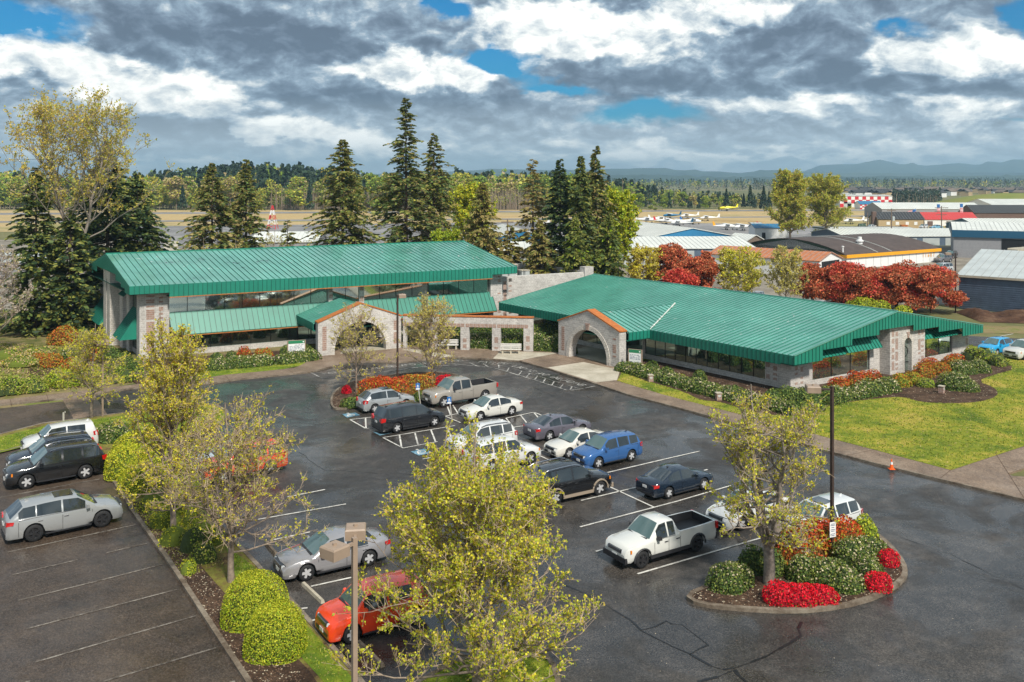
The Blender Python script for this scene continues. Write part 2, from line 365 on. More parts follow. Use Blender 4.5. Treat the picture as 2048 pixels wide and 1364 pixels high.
M['chrome'] = plain('chrome', (.6, .6, .62), .15, metal=1)
M['carglass'] = plain('car_glass', (.016, .022, .024), .04, coat=1, spec=1)
M['carglass_g'] = plain('car_screen_glass', (.07, .12, .11), .06, coat=1, spec=1)
M['lamp_w'] = plain('headlamp', (.6, .62, .64), .1, coat=1)
M['lamp_r'] = plain('tail_lamp', (.5, .008, .006), .15, coat=1)
M['lamp_o'] = plain('amber_lamp', (.7, .2, .01), .2)
M['interior'] = plain('cabin_dark', (.02, .019, .018), .8)
M['bark'] = plain('bark', (.25, .195, .15), .9, vary=.4, vs=6, bump=.8, bs=20)
M['barkgrey'] = plain('grey_bark', (.24, .20, .165), .9, vary=.4, vs=8, bump=.8, bs=20)
M['twig'] = plain('pale_twig', (.40, .30, .20), .9, vary=.2)
M['bark_dark'] = plain('conifer_bark', (.07, .045, .03), .95, vary=.3)
M['ly1'] = leaf('spring_leaf', (.68, .61, .04), .4); M['ly2'] = leaf('spring_leaf_green', (.40, .47, .035), .4); M['ly3'] = leaf('spring_leaf_ochre', (.62, .46, .07), .4)
M['lo1'] = leaf('olive_leaf', (.46, .43, .10), .35); M['lo2'] = leaf('olive_bud', (.58, .50, .19), .35)
M['cg1'] = leaf('fir_needles', (.085, .125, .03), .15); M['cg2'] = leaf('fir_needles_light', (.22, .225, .045), .15); M['cg3'] = leaf('brown_needles', (.27, .21, .07), .15)
M['cg4'] = leaf('deep_fir_needles', (.032, .06, .026), .1)
M['bg1'] = leaf('box_leaf', (.24, .34, .014), .2); M['bg2'] = leaf('box_leaf_yellow', (.45, .45, .025), .2); M['rh1'] = leaf('rhododendron_leaf', (.07, .125, .02), .15)
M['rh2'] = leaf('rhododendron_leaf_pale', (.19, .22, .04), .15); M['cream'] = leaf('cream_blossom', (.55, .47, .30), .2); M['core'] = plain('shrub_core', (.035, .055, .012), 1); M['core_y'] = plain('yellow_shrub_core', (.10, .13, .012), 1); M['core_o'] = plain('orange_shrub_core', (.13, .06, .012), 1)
M['or1'] = leaf('orange_leaf', (.52, .12, .015), .25); M['or2'] = leaf('scarlet_leaf', (.5, .05, .012), .25); M['yo'] = leaf('yellow_leaf', (.40, .32, .03), .25)
M['az1'] = leaf('azalea_petal', (.75, .005, .022), .2, .5); M['az2'] = leaf('azalea_petal_dark', (.48, .003, .02), .2, .5)
M['ma1'] = leaf('maple_leaf', (.62, .17, .07), .25); M['ma2'] = leaf('maple_leaf_brown', (.28, .11, .045), .2); M['ma3'] = leaf('maple_leaf_crimson', (.6, .07, .05), .25)
M['pink'] = leaf('pale_blossom', (.5, .42, .36), .3)
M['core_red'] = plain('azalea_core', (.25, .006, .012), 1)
M['fd1'] = leaf('far_leaf_green', (.20, .29, .035), .2); M['fd2'] = leaf('far_leaf_yellow', (.46, .43, .05), .2); M['fd3'] = leaf('far_leaf_tan', (.44, .34, .16), .2)
M['fc1'] = leaf('far_fir', (.022, .045, .026), 0); M['fc2'] = leaf('far_fir_light', (.04, .07, .03), 0)
M['fartrunk'] = plain('far_trunk', (.22, .17, .12), .9)
M['hill'] = ground_mat('hill_forest', [(.015, .03, .022), (.03, .055, .03), (.07, .09, .045)], (.0006, .006, .05), bump=0)
# ------------------------------------------------------------------ ground, roads, kerbs
def smooth_poly(pts, it=2, closed=False):
    pts = [np.array(p, float) for p in pts]
    for _ in range(it):
        q = []
        n = len(pts)
        rng_ = range(n if closed else n - 1)
        if not closed: q.append(pts[0])
        for i in rng_:
            a, b = pts[i], pts[(i + 1) % n]; q += [a * .75 + b * .25, a * .25 + b * .75]
        if not closed: q.append(pts[-1])
        pts = q
    return pts
def sheet(name, pts, z, mat, thick=None, label=None):
    mb = MB(); n = len(pts); top = [(p[0], p[1], z) for p in pts]
    if thick:
        bot = [(p[0], p[1], z - thick) for p in pts]
        mb.add(top + bot, [list(range(n))] + [[i, i + n, (i + 1) % n + n, (i + 1) % n] for i in range(n)])
    else: mb.add(top, [list(range(n))])
    o = mb.build(name, mat)
    # make the top face look up
    if o.data.polygons and o.data.polygons[0].normal.z < 0: o.data.flip_normals()
    return struct(o, label)
def gp(px, z=0.0): return [G(a, b, z) for a, b in px]
def ribbon(mb, pts, w_, z0, z1, mi=0, closed=False):
    pts = [np.array(p[:2], float) for p in pts]; n = len(pts); L_ = []; R_ = []
    for i in range(n):
        a = pts[(i - 1) % n] if (closed or i) else pts[i]; b = pts[(i + 1) % n] if (closed or i < n - 1) else pts[i]
        d = b - a; d /= np.linalg.norm(d) + 1e-9; nn = np.array([-d[1], d[0]]) * w_ / 2
        L_.append(pts[i] + nn); R_.append(pts[i] - nn)
    m_ = n if closed else n - 1
    for i in range(m_):
        j = (i + 1) % n
        if z0 is None: mb.add([(*R_[i], z1), (*R_[j], z1), (*L_[j], z1), (*L_[i], z1)], np.array([[0, 1, 2, 3]]), mi)
        else:
            v = [(*R_[i], z0), (*R_[j], z0), (*L_[j], z0), (*L_[i], z0), (*R_[i], z1), (*R_[j], z1), (*L_[j], z1), (*L_[i], z1)]
            f = [[4, 5, 6, 7], [0, 1, 5, 4], [2, 3, 7, 6]]
            if not closed and i == 0: f.append([3, 0, 4, 7])
            if not closed and i == m_ - 1: f.append([1, 2, 6, 5])
            mb.add(v, np.array(f), mi)
def kerb(pts, closed=False, h=.15, w_=.16, mat='kerb', name='kerb'):
    mb = MB(); ribbon(mb, pts, w_, -.02, h, closed=closed); return struct(mb.build(name, M[mat]))

R_ = 16000
sheet('ground', [(-R_, -500), (R_, -500), (R_, 30000), (-R_, 30000)], 0, M['field'])
sheet('rough_ground', [A(-900, 10), A(1100, 30), A(1100, 120), A(2900, 130), A(2600, 215), A(-800, 215)], .006, M['rough'])
# car park
lot = gp([(-900, 870), (-60, 824), (128, 803), (190, 792), (260, 779), (425, 768), (480, 760), (620, 746), (655, 737), (705, 725), (795, 727), (860, 720), (912, 716), (967, 719), (1040, 724), (1092, 738), (1192, 770), (1255, 791), (1420, 835), (1645, 902), (1752, 930), (2048, 1003), (2700, 1175)]) + gp([(3600, 3200), (-2500, 3200)])
sheet('car_park', lot, .014, M['asphalt'])
left_lot = gp([(-1200, 1100), (-60, 824), (128, 803), (215, 836), (0, 872), (0, 905), (60, 890), (160, 868), (207, 935), (250, 997), (262, 1020), (332, 1117), (358, 1156), (494, 1364), (700, 1700)]) + gp([(300, 3000), (-3000, 3000)])
sheet('left_car_park', left_lot, .020, M['asphalt_brown'])
sheet('pebble_crossing', gp([(125, 800), (190, 792), (219, 836), (150, 843)]), .028, M['walk'])
# pavement in front of the buildings
pave = [(-900, 850), (-60, 815), (125, 797), (190, 788), (260, 776), (425, 765), (480, 757.5), (620, 743.5), (655, 734.5), (705, 722.5), (795, 724.5), (860, 717.5), (912, 714), (967, 716.5), (1040, 721.5), (1092, 735.5), (1192, 767), (1255, 788), (1420, 831.5), (1645, 898), (1752, 926), (2048, 998), (2700, 1168)]
paveb = [(2700, 1020), (2300, 960), (2026, 952), (2015, 947), (2048, 936), (2300, 870), (2300, 815), (2048, 892), (1902, 940), (1752, 900), (1645, 872), (1502, 834), (1330, 790), (1234, 761), (1243, 740), (1252, 715), (1320, 690), (1170, 676), (1117, 690), (1065, 694), (905, 694), (802, 690), (690, 690), (630, 709), (617, 722), (590, 735), (505, 744), (425, 751), (275, 768), (190, 778), (125, 786), (0, 800), (-900, 830)]
sheet('pavement', gp(pave, .12) + gp(paveb, .12), .12, M['walk'], .12)
kb = MB(); ribbon(kb, gp(pave, .12), .14, -.01, .132); struct(kb.build('pavement_kerb', M['kerb']))
# expansion joints of the pavement
jm = MB()
for a, b in [((2048, 996), (1990, 905)), ((1880, 957), (1905, 937)), ((1693, 910), (1760, 898)), ((1560, 873), (1620, 862)), ((1398, 822), (1432, 817)), ((1275, 790), (1310, 784)), ((515, 751), (530, 760)), ((450, 750), (462, 764)), ((93, 788), (97, 802)), ((20, 798), (24, 812)), ((2048, 945), (1985, 925)), ((330, 763), (338, 774)), ((575, 739), (590, 748))]:
    ribbon(jm, gp([a, b], .12), .03, None, .1245)
struct(jm.build('pavement_joint', M['mulch']))
for q in [[(986, 717), (1001, 702), (1117, 706), (1037, 721)], [(1095, 735), (1167, 724), (1240, 740), (1234, 760), (1192, 765)], [(1130, 706), (1215, 728), (1262, 712), (1180, 690)], [(680, 708), (800, 696), (790, 684), (690, 692)], [(803, 699), (822, 697), (912, 712), (880, 715)]]:
    sheet('concrete_paving', gp(q, .12), .126, M['concrete'])
# lawns
sheet('lawn', gp([(1234, 761.5), (1330, 790), (1502, 834.5), (1645, 872.5), (1752, 900.5), (1902, 940.5), (2048, 892.5), (2300, 815.5), (2500, 730), (2060, 716), (1940, 690), (1650, 690), (1400, 700), (1262, 715)], .12), .12, M['grass'], .1)
bed = [(1246, 742), (1275, 756), (1330, 772), (1370, 784), (1400, 800), (1440, 803), (1500, 822), (1560, 832), (1600, 829), (1640, 816), (1700, 803), (1770, 795), (1806, 793), (1840, 804), (1900, 807), (1960, 804), (1997, 792), (1992, 776), (1955, 762), (1985, 750), (2035, 737), (1990, 715), (1900, 712), (1700, 740), (1560, 770), (1400, 735), (1262, 716)]
sheet('planting_bed', smooth_poly(gp(bed, .13), 1, True), .13, M['mulch'])
sheet('lawn_strip', smooth_poly(gp([(360, 770), (425, 751.5), (505, 744.5), (590, 735.5), (617, 722.5), (590, 722), (520, 729), (430, 738), (330, 748), (300, 765)], .125), 1, True), .126, M['grass_bright'])
sheet('left_bed', gp([(275, 767.5), (430, 738), (520, 729), (617, 722), (630, 710), (640, 695), (300, 720), (230, 740)], .1), .1, M['mulch'], .09)
sheet('bark_ground', smooth_poly(gp([(60, 775), (180, 778), (270, 740), (240, 700), (150, 680), (95, 690), (50, 740)]), 2, True), .03, M['mulch'])
sheet('ochre_ground', smooth_poly(gp([(90, 690), (150, 690), (180, 705), (110, 730)]), 2, True), .036, M['moss'])
sheet('courtyard_bed', gp([(640, 692), (802, 693), (905, 697), (1120, 698), (1180, 660), (1000, 640), (700, 660)], .1), .11, M['mulch'])
# planted strip between the two car parks
stripL = [(250, 997), (262, 1020), (332, 1117), (358, 1156), (494, 1364), (700, 1700)]
isl = gp([(0, 872), (85, 850), (160, 840), (260, 827), (370, 809), (430, 812), (453, 824), (458, 838), (420, 858), (330, 880), (290, 893), (376, 975), (430, 1045), (511, 1131), (602, 1229), (708, 1350), (960, 1700)]) + gp([(700, 1700), (494, 1364), (358, 1156), (332, 1117), (262, 1020), (250, 997), (207, 935), (170, 880), (160, 868), (60, 892), (0, 907), (-60, 880)])
sheet('planted_strip', isl, .12, M['moss'], .11)
kerb(isl, True, .15, .2)
sheet('strip_lawn', gp([(0, 874), (85, 852), (160, 842), (260, 829), (370, 811), (430, 814), (450, 826), (455, 838), (420, 856), (330, 876), (280, 888), (200, 880), (160, 866), (60, 890), (0, 905), (-50, 880)], .13), .126, M['grass_bright'])
sheet('verge_grass', gp([(450, 1090), (505, 1131), (596, 1229), (702, 1352), (940, 1700), (820, 1700), (648, 1364), (590, 1300), (550, 1250), (500, 1190), (470, 1150)], .13), .132, M['grass_bright'])
sheet('strip_mulch', smooth_poly(gp([(256, 1000), (338, 1117), (364, 1156), (500, 1364), (640, 1600), (780, 1620), (640, 1364), (560, 1280), (470, 1210), (400, 1130), (340, 1060), (290, 1010)], .13), 1, True), .138, M['mulch'])
# upper island
isl2 = smooth_poly(gp([(664, 792), (662, 812), (672, 822), (725, 814), (800, 806), (850, 800), (905, 788), (930, 768), (915, 750), (860, 745), (780, 752), (712, 762), (680, 776)]), 2, True)
sheet('upper_island', isl2, .13, M['mulch'], .12); kerb(isl2, True)
# right island
isl3 = smooth_poly(gp([(1372, 1196), (1396, 1212), (1470, 1221), (1586, 1227), (1680, 1218), (1758, 1196), (1805, 1165), (1812, 1143), (1796, 1113), (1764, 1080), (1727, 1056), (1640, 1085), (1427, 1173)]), 1, True)
sheet('flower_island', isl3, .14, M['mulch'], .13); kerb(isl3, True, .16, .22)
# bottom island
isl4 = smooth_poly(gp([(780, 1400), (883, 1345), (903, 1333), (963, 1311), (1016, 1296), (1060, 1300), (1102, 1323), (1120, 1380), (1110, 1480), (900, 1520)]), 1, True)
sheet('grass_island', isl4, .13, M['grass_bright'], .12); kerb(isl4, True, .15, .2)
# far right car park behind the lawn, and the yards behind
sheet('rear_car_park', [A(1560, 106), A(1760, 106), A(1930, 101), A(2048, 99), A(2700, 96), A(2700, 78), A(2120, 83), A(2040, 85), A(1985, 89), A(1940, 94), A(1700, 100)], .024, M['asphalt'])
mb = MB(); ribbon(mb, [G(1975, 678), G(2026, 668)], .12, None, .03); ribbon(mb, [G(1945, 697), G(2000, 684)], .12, None, .03); struct(mb.build('rear_bay_line', M['paint_line']))
sheet('rear_verge', [A(1400, 108), A(1760, 108), A(1930, 103), A(2700, 98), A(2700, 104), A(1930, 108), A(1500, 118)], .03, M['rough'])
rng = np.random.default_rng(5)
# churned soil heap in front of the blue shed
mb = MB(); nx, ny = 60, 14; vs = []
for j in range(ny):
    for i in range(nx):
        q = A(1905, 119.5) * (1 - i / (nx - 1)) + A(2500, 112) * (i / (nx - 1)); q = q + np.array([-.1, -1, 0]) * (j / (ny - 1) * 9)
        hgt = math.sin(j / (ny - 1) * math.pi) * (.55 + .35 * math.sin(i * .7) + .3 * rng.random()) * (.0 if i == 0 else 1)
        vs.append((q[0], q[1], .05 + max(0, hgt)))
mb.add(vs, np.array([[j * nx + i, j * nx + i + 1, (j + 1) * nx + i + 1, (j + 1) * nx + i] for j in range(ny - 1) for i in range(nx - 1)])[:, ::-1])
struct(mb.build('soil_heap', M['dirt'], smooth=True))
sheet('gravel_yard', [A(1180, 128), A(2600, 124), A(2600, 236), A(1180, 236)], .036, M['gravel'])
sheet('apron', [A(300, 215), A(1700, 215), A(1700, 330), A(1450, 355), A(1150, 372), A(200, 330)], .05, M['asphalt_far'])
sheet('dry_grass', [A(-500, 300), A(2700, 300), A(2700, 560), A(-500, 560)], .03, M['dry'])
sheet('taxiway', [A(-400, 352), A(1150, 392), A(2048, 440), A(2048, 450), A(1150, 404), A(-400, 366)], .06, M['asphalt_far'])
sheet('runway', [A(-400, 430), A(1150, 478), A(2048, 510), A(2048, 532), A(1150, 500), A(-400, 455)], .06, M['asphalt_far'])
sheet('green_verge', [A(-400, 500), A(1150, 515), A(1660, 530), A(1660, 600), A(-400, 600)], .045, M['field'])
# wet pale taxi areas glimpsed through the trees on the left
sheet('wet_apron', [A(-300, 118), A(150, 118), A(330, 150), A(360, 260), A(-300, 260)], .04, M['gravel'])
sheet('concrete_strip', [A(322, 128), A(345, 128), A(358, 255), A(328, 255)], .06, M['concrete'])
# ------------------------------------------------------------------ painted markings
mk = MB()
def ln(*px, w_=.11, z=.034, m_=None): ribbon(m_ or mk, [G(a, b) for a, b in px], w_, None, z)
for s_ in [((1162, 1002), (1275, 975), (1415, 940)), ((1160, 1055), (1352, 1004), (1462, 972)), ((1215, 946), (1330, 919), (1400, 903)), ((1214, 972), (1307, 1015)), ((1079, 912), (1101, 922)), ((1077, 904), (1091, 900)),
           ((1192, 1104), (1225, 1095)), ((1275, 1149), (1439, 1101), (1560, 1066)), ((575, 995), (650, 980)), ((515, 1040), (692, 1009)), ((622, 1174), (708, 1155)), ((617, 1244), (660, 1235)), ((541, 1082), (620, 1065)), ((597, 1219), (615, 1217)), ((845, 919), (868, 915)),
           ((700, 840), (732, 858), (752, 855)), ((700, 840), (744, 835)), ((731, 837), (732, 858)),
           ((766, 876), (806, 897), (875, 884)), ((766, 876), (910, 852)), ((799, 871), (803, 895)), ((830, 867), (836, 890)), ((862, 861), (871, 884)), ((893, 855), (904, 878)),
           ((885, 831), (921, 846)), ((905, 810), (917, 829)), ((886, 834), (915, 828)), ((895, 814), (901, 830)),
           ((1012, 837), (1028, 857)), ((1041, 831), (1057, 851)), ((1067, 825), (1081, 841)), ((1068, 825), (1095, 836)), ((960, 862), (1015, 857), (1057, 851), (1080, 846)), ((1012, 837), (1068, 825)), ((940, 868), (1000, 862))]:
    ln(*s_)
struct(mk.build('bay_lines', M['paint_line']))
mk2 = MB()
for s_ in [((14, 1106), (274, 1050)), ((24, 1151), (155, 1121)), ((212, 1107), (294, 1088)), ((37, 1202), (205, 1161), (325, 1130)), ((54, 1259), (354, 1180)), ((70, 1326), (391, 1233)), ((209, 1364), (432, 1297)), ((-60, 1007), (200, 959)), ((-100, 1400), (60, 1364)), ((300, 1420), (470, 1364))]:
    ln(*s_, w_=.1, m_=mk2)
struct(mk2.build('faded_bay_lines', M['paint_faded']))
# curved loading zone
lz = MB()
c_ = lambda x, y: (930 + x / 4.985, 660 + y / 4.985)
o_ = [c_(*q) for q in [(-20, 352), (60, 357), (120, 362), (235, 372), (310, 387), (400, 412), (520, 450), (690, 500), (860, 555), (1010, 602), (1060, 604), (1160, 590), (1300, 562)]]
ln(*o_, w_=.12, m_=lz)
i_ = [c_(*q) for q in [(-10, 331), (120, 333), (250, 342), (335, 352), (440, 378), (567, 412), (725, 458), (890, 513), (1000, 547), (1068, 567), (1130, 585)]]
ln(*i_, w_=.04, m_=lz)
for a, b in [((45, 330), (120, 362)), ((180, 340), (235, 372)), ((335, 352), (340, 388)), ((440, 378), (420, 415)), ((567, 412), (537, 450)), ((643, 437), (612, 475)), ((725, 460), (692, 502)), ((803, 488), (778, 527)), ((890, 515), (865, 555)), ((982, 540), (950, 580)), ((1068, 567), (1048, 600))]:
    ln(c_(*a), c_(*b), w_=.12, m_=lz, z=.038)
ln((622, 746), (644, 757), (692, 754), (740, 748), (790, 741), (850, 734), (900, 731), (932, 730), w_=.12, m_=lz)
ln((755, 737), (800, 735), (850, 729), (905, 727), w_=.06, m_=lz); ln((800, 741), (827, 736), (855, 731), w_=.08, m_=lz, z=.038); ln((905, 727), (930, 731), w_=.08, m_=lz, z=.038)
struct(lz.build('loading_zone_lines', M['paint_worn']))
def text_mesh(body, size):
    cu = bpy.data.curves.new('t', 'FONT'); cu.body = body; cu.size = size; cu.align_x = 'CENTER'; cu.align_y = 'CENTER'
    ob = bpy.data.objects.new('t', cu); COL.objects.link(ob)
    me = bpy.data.meshes.new_from_object(ob.evaluated_get(bpy.context.evaluated_depsgraph_get()))
    v = np.array([x.co[:] for x in me.vertices]).reshape(-1, 3); f = [list(p.vertices) for p in me.polygons]
    bpy.data.objects.remove(ob); bpy.data.curves.remove(cu); bpy.data.meshes.remove(me)
    return v, f
LET = {}
def letter(ch, size=1.0):
    if ch not in LET: LET[ch] = text_mesh(ch, 1.0)
    return LET[ch]
def text_on(mb, body, org, ex, ey, size, mi=0, bold=1.0):
    """flat text centred on org; ex, ey the directions of the line and of the letters' height"""
    v, f = text_mesh(body, size)
    if len(v) == 0: return
    ex = np.array(ex, float); ey = np.array(ey, float)
    mb.add(np.array(org) + v[:, 0:1] * ex * bold + v[:, 1:2] * ey, f, mi)
tx = MB()
for pts in ([(645, 749), (700, 742), (760, 736), (820, 730), (870, 725.5), (926, 722)], [(957, 724), (1005, 728), (1030, 733), (1070, 745), (1110, 756), (1167, 772)]):
    wp = [G(*q) for q in pts]; seg = [np.linalg.norm(wp[i + 1] - wp[i]) for i in range(len(wp) - 1)]; tot = sum(seg); word = 'PATIENT LOADING AND UNLOADING'
    for k, ch in enumerate(word):
        if ch == ' ': continue
        d = (k + .5) / len(word) * tot; i = 0
        while i < len(seg) - 1 and d > seg[i]: d -= seg[i]; i += 1
        e = (wp[i + 1] - wp[i]) / seg[i]; q = wp[i] + e * d; n_ = np.array([-e[1], e[0], 0])
        v, f = letter(ch); v0 = v * .95
        tx.add(np.array([q[0], q[1], .038]) + v0[:, 0:1] * e * .85 + v0[:, 1:2] * n_ * 1.15, f)
struct(tx.build('loading_zone_lettering', M['paint_worn']))
# wheelchair pads
pd = MB()
for q in [[(684, 829), (711, 826), (720, 831), (694, 836)], [(745, 864), (768, 869), (785, 866), (760, 872)], [(821, 904), (849, 898), (865, 906), (837, 912)]]:
    w_ = gp(q); pd.add([(a[0], a[1], .034) for a in w_], [[0, 3, 2, 1]])
struct(pd.build('wheelchair_pads', M['paint_blue']))
wc = MB()
for c in [(702, 831), (843, 905)]:
    q = G(*c); q[2] = .04; e = -U; n_ = -V
    wc.lathe([(.22, 0), (.30, 0)], 16, 0, (q[0], q[1], .04)); ribbon(wc, [q + V * .5, q + V * .1, q - U * .25 + V * .1, q - U * .35 - V * .3], .08, None, .041); wc.lathe([(.001, 0), (.1, 0)], 8, 0, (q[0] + V[0] * .62, q[1] + V[1] * .62, .04))
struct(wc.build('wheelchair_symbols', M['paint_line']))
# tar seams
tr = MB(); rr = random.Random(3)
def crack(pts, w_=.12):
    wp = [G(*q) for q in pts]; out = []
    for i in range(len(wp) - 1):
        n = max(2, int(np.linalg.norm(wp[i + 1] - wp[i]) / .7))
        for k in range(n): out.append(wp[i] + (wp[i + 1] - wp[i]) * k / n + np.array([rr.uniform(-.1, .1), rr.uniform(-.1, .1), 0]))
    out.append(wp[-1])
    for i in range(len(out) - 1): ribbon(tr, [out[i], out[i + 1]], w_ * .7 * rr.uniform(.3, 1.4), None, .0245 + (i % 2) * .002)
crack([(1130, 1170), (1180, 1192), (1230, 1220), (1283, 1262)], .10); crack([(1283, 1262), (1330, 1243), (1360, 1250), (1415, 1293), (1380, 1310)], .08)
crack([(1283, 1262), (1380, 1311), (1420, 1336), (1465, 1340), (1530, 1312), (1600, 1275), (1603, 1245)], .13); crack([(1465, 1340), (1400, 1364), (1360, 1400)], .14); crack([(1465, 1340), (1490, 1364), (1540, 1430)], .16)
crack([(600, 905), (625, 925), (650, 940), (760, 947), (850, 950)], .05); crack([(500, 800), (560, 800), (620, 793), (700, 785)], .05); crack([(1020, 755), (1100, 790), (1200, 830), (1300, 880)], .04); crack([(1645, 985), (1760, 1060), (1900, 1110), (2048, 1180)], .05)
struct(tr.build('tar_seams', M['tar']))
rnd = random.Random(11)
# ------------------------------------------------------------------ building kit
def profile_wall(mb, fr, xs, lo, hi, y0, y1, mi=0, mi_soffit=None):
    """wall along e1 between y0 and y1, lower and upper edge given per station (lists)"""
    n = len(xs); ms = mi if mi_soffit is None else mi_soffit
    for i in range(n - 1):
        a, b = xs[i], xs[i + 1]
        if b - a < 1e-4 and True:
            continue
        q = [fr.p(a, y0, lo[i]), fr.p(b, y0, lo[i + 1]), fr.p(b, y1, lo[i + 1]), fr.p(a, y1, lo[i]), fr.p(a, y0, hi[i]), fr.p(b, y0, hi[i + 1]), fr.p(b, y1, hi[i + 1]), fr.p(a, y1, hi[i])]
        mb.add(q, np.array([[0, 1, 5, 4], [2, 3, 7, 6], [4, 5, 6, 7]]), mi); mb.add(q, np.array([[3, 2, 1, 0]]), ms)
    for i in range(n):      # jambs where the lower edge jumps, and the two ends
        if i == 0 or i == n - 1:
            q = [fr.p(xs[i], y0, lo[i]), fr.p(xs[i], y1, lo[i]), fr.p(xs[i], y1, hi[i]), fr.p(xs[i], y0, hi[i])]
            mb.add(q, np.array([[0, 1, 2, 3]]), mi)
        elif xs[i] - xs[i - 1] < 1e-4:
            for A_, B_ in ((lo[i - 1], lo[i]), (hi[i - 1], hi[i])):
                if abs(A_ - B_) > 1e-3: mb.add([fr.p(xs[i], y0, A_), fr.p(xs[i], y1, A_), fr.p(xs[i], y1, B_), fr.p(xs[i], y0, B_)], np.array([[0, 1, 2, 3]]), mi)
def seam_roof(mb, P0, P1, P2, P3, th=.12, step=.6, rib=.06):
    """standing-seam slope: eave P0-P1, ridge P3-P2; ribs run from eave to ridge"""
    P0, P1, P2, P3 = [np.array(q, float) for q in (P0, P1, P2, P3)]
    n = np.cross(P1 - P0, P3 - P0); n /= np.linalg.norm(n)
    if n[2] < 0: n = -n
    d = n * th
    mb.hexa([P0 - d, P1 - d, P2 - d, P3 - d, P0, P1, P2, P3])
    k = max(2, int(np.linalg.norm(P1 - P0) / step)); e = (P1 - P0) / np.linalg.norm(P1 - P0) * .02
    for i in range(k + 1):
        a = P0 + (P1 - P0) * i / k; b = P3 + (P2 - P3) * i / k
        if np.linalg.norm(b - a) < .2: continue
        if i == 0: a = a + e; b = b + e
        if i == k: a = a - e; b = b - e
        h = n * rib
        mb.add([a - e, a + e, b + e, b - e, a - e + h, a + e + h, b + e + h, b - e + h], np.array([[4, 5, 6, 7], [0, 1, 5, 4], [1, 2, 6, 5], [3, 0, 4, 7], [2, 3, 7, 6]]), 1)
def rib_panel(mb, fr, x0, x1, ya, za, yb, zb, step=.42, rib=.05, th=.06):
    """panel along e1 between bottom line (ya,za) and top line (yb,zb), vertical seams"""
    seam_roof(mb, fr.p(x0, ya, za), fr.p(x1, ya, za), fr.p(x1, yb, zb), fr.p(x0, yb, zb), th, step, rib)
def fascia(mb, fr, xs, lo, hi, y, side=-1, step=.45, th=.05):
    """vertical ribbed band; side -1: looks towards -e2"""
    profile_wall(mb, fr, xs, lo, hi, y, y - side * th)
    x = xs[0] + .02; xe = xs[-1]
    while x < xe:
        l_ = np.interp(x, xs, lo); h_ = np.interp(x, xs, hi)
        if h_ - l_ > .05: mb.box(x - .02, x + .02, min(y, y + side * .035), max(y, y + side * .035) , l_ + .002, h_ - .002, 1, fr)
        x += step
def swap(fr):    # a frame whose e1 is the old e2 (walls running across)
    g = Frame(fr.O, fr.e2, fr.e1); return g
def window(par, fr, x0, x1, y, z0, z1, n, mat='glass', name='window', d=.05, name2='frame'):
    g = MB(); g.box(x0, x1, y, y + d, z0, z1, 0, fr); o = g.build(name, M[mat], par)
    f = MB()
    for i in range(n + 1):
        x = x0 + (x1 - x0) * i / n; f.box(x - .03, x + .03, y - .03, y - .001, z0, z1, 0, fr)
    f.box(x0 - .03, x1 + .03, y - .035, y - .001, z0 - .07, z0, 0, fr); f.box(x0 - .03, x1 + .03, y - .035, y - .001, z1, z1 + .06, 0, fr)
    f.build(name2, M['frame'], o); return o
def red_col(mb, fr, x, y, z0, z1, w_=.4, side=-1, gap=.2, miss=.3, n=1, d=.012):     # red blocks set in the grey wall's own mesh
    z = z0
    while z < z1:
        if rnd.random() > miss:
            mb.box(x, x + w_, min(y, y + side * d), max(y, y + side * d), z + .01, z + gap - .01, 1, fr)
        z += gap

# ------------------------------------------------------------------ LEFT BUILDING (two storeys)
O = A(258, 0, 0); kk = HC - 7.3
FL = np.array([-.4256, 1, 0]) * 8.372 * kk; FR = np.array([(1034 - 1024) / FPX, 1, 0]) * 10.286 * kk; BL = np.array([-.4728, 1, 0]) * 10.286 * kk
fa = Frame(FL, FR - FL, BL - FL); LA = np.linalg.norm((FR - FL)[:2]); WA = np.linalg.norm((BL - FL)[:2])
ZE, ZP = 7.3, 9.6
ob = thing('office_building', 'two-storey grey block office with long green metal roof and rows of mirror windows', 'building', FL)
mb = MB(); seam_roof(mb, fa.p(0, 0, ZE), fa.p(LA, 0, ZE), fa.p(LA, WA / 2, ZP), fa.p(0, WA / 2, ZP)); seam_roof(mb, fa.p(0, WA, ZE), fa.p(LA, WA, ZE), fa.p(LA, WA / 2, ZP), fa.p(0, WA / 2, ZP))
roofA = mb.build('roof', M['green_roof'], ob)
mb = MB(); mb.bar(fa.p(0, WA / 2, ZP + .03), fa.p(LA, WA / 2, ZP + .03), .1); mb.build('ridge_cap', M['green'], roofA)
# fascia front: drops lower between the end pillars
xa, xb = fa.x_at(339, 0), fa.x_at(985, 0)
mb = MB(); fascia(mb, fa, [0, xa, xa, xb, xb, LA], [6.5, 6.5, 6.08, 6.08, 6.5, 6.5], [ZE - .0] * 6, -.0)
fb = swap(fa)          # e1 = across the building
def rake(W_, ze, zp, y): return ze + (zp - ze) * (1 - abs(y / (W_ / 2) - 1))
ys = [0, 1.9, 1.9, 3.9, 3.9, 6.6, 6.6, WA - 6.6, WA - 6.6, WA - 3.9, WA - 3.9, WA - 1.9, WA - 1.9, WA]
lo = [6.5, 6.5, 6.9, 6.9, 7.3, 7.3, 7.9, 7.9, 7.3, 7.3, 6.9, 6.9, 6.5, 6.5]
ysm = []; lom = []
for i in range(len(ys)):
    ysm.append(ys[i]); lom.append(lo[i])
    if i < len(ys) - 1 and ys[i] < WA / 2 < ys[i + 1]: ysm.append(WA / 2); lom.append(lo[i])
him = [rake(WA, ZE, ZP, q) - .02 for q in ysm]
fascia(mb, fb, ysm, lom, him, -.0); fascia(mb, fb, ysm, lom, him, LA, 1)
mb.build('fascia', M['green'], ob)
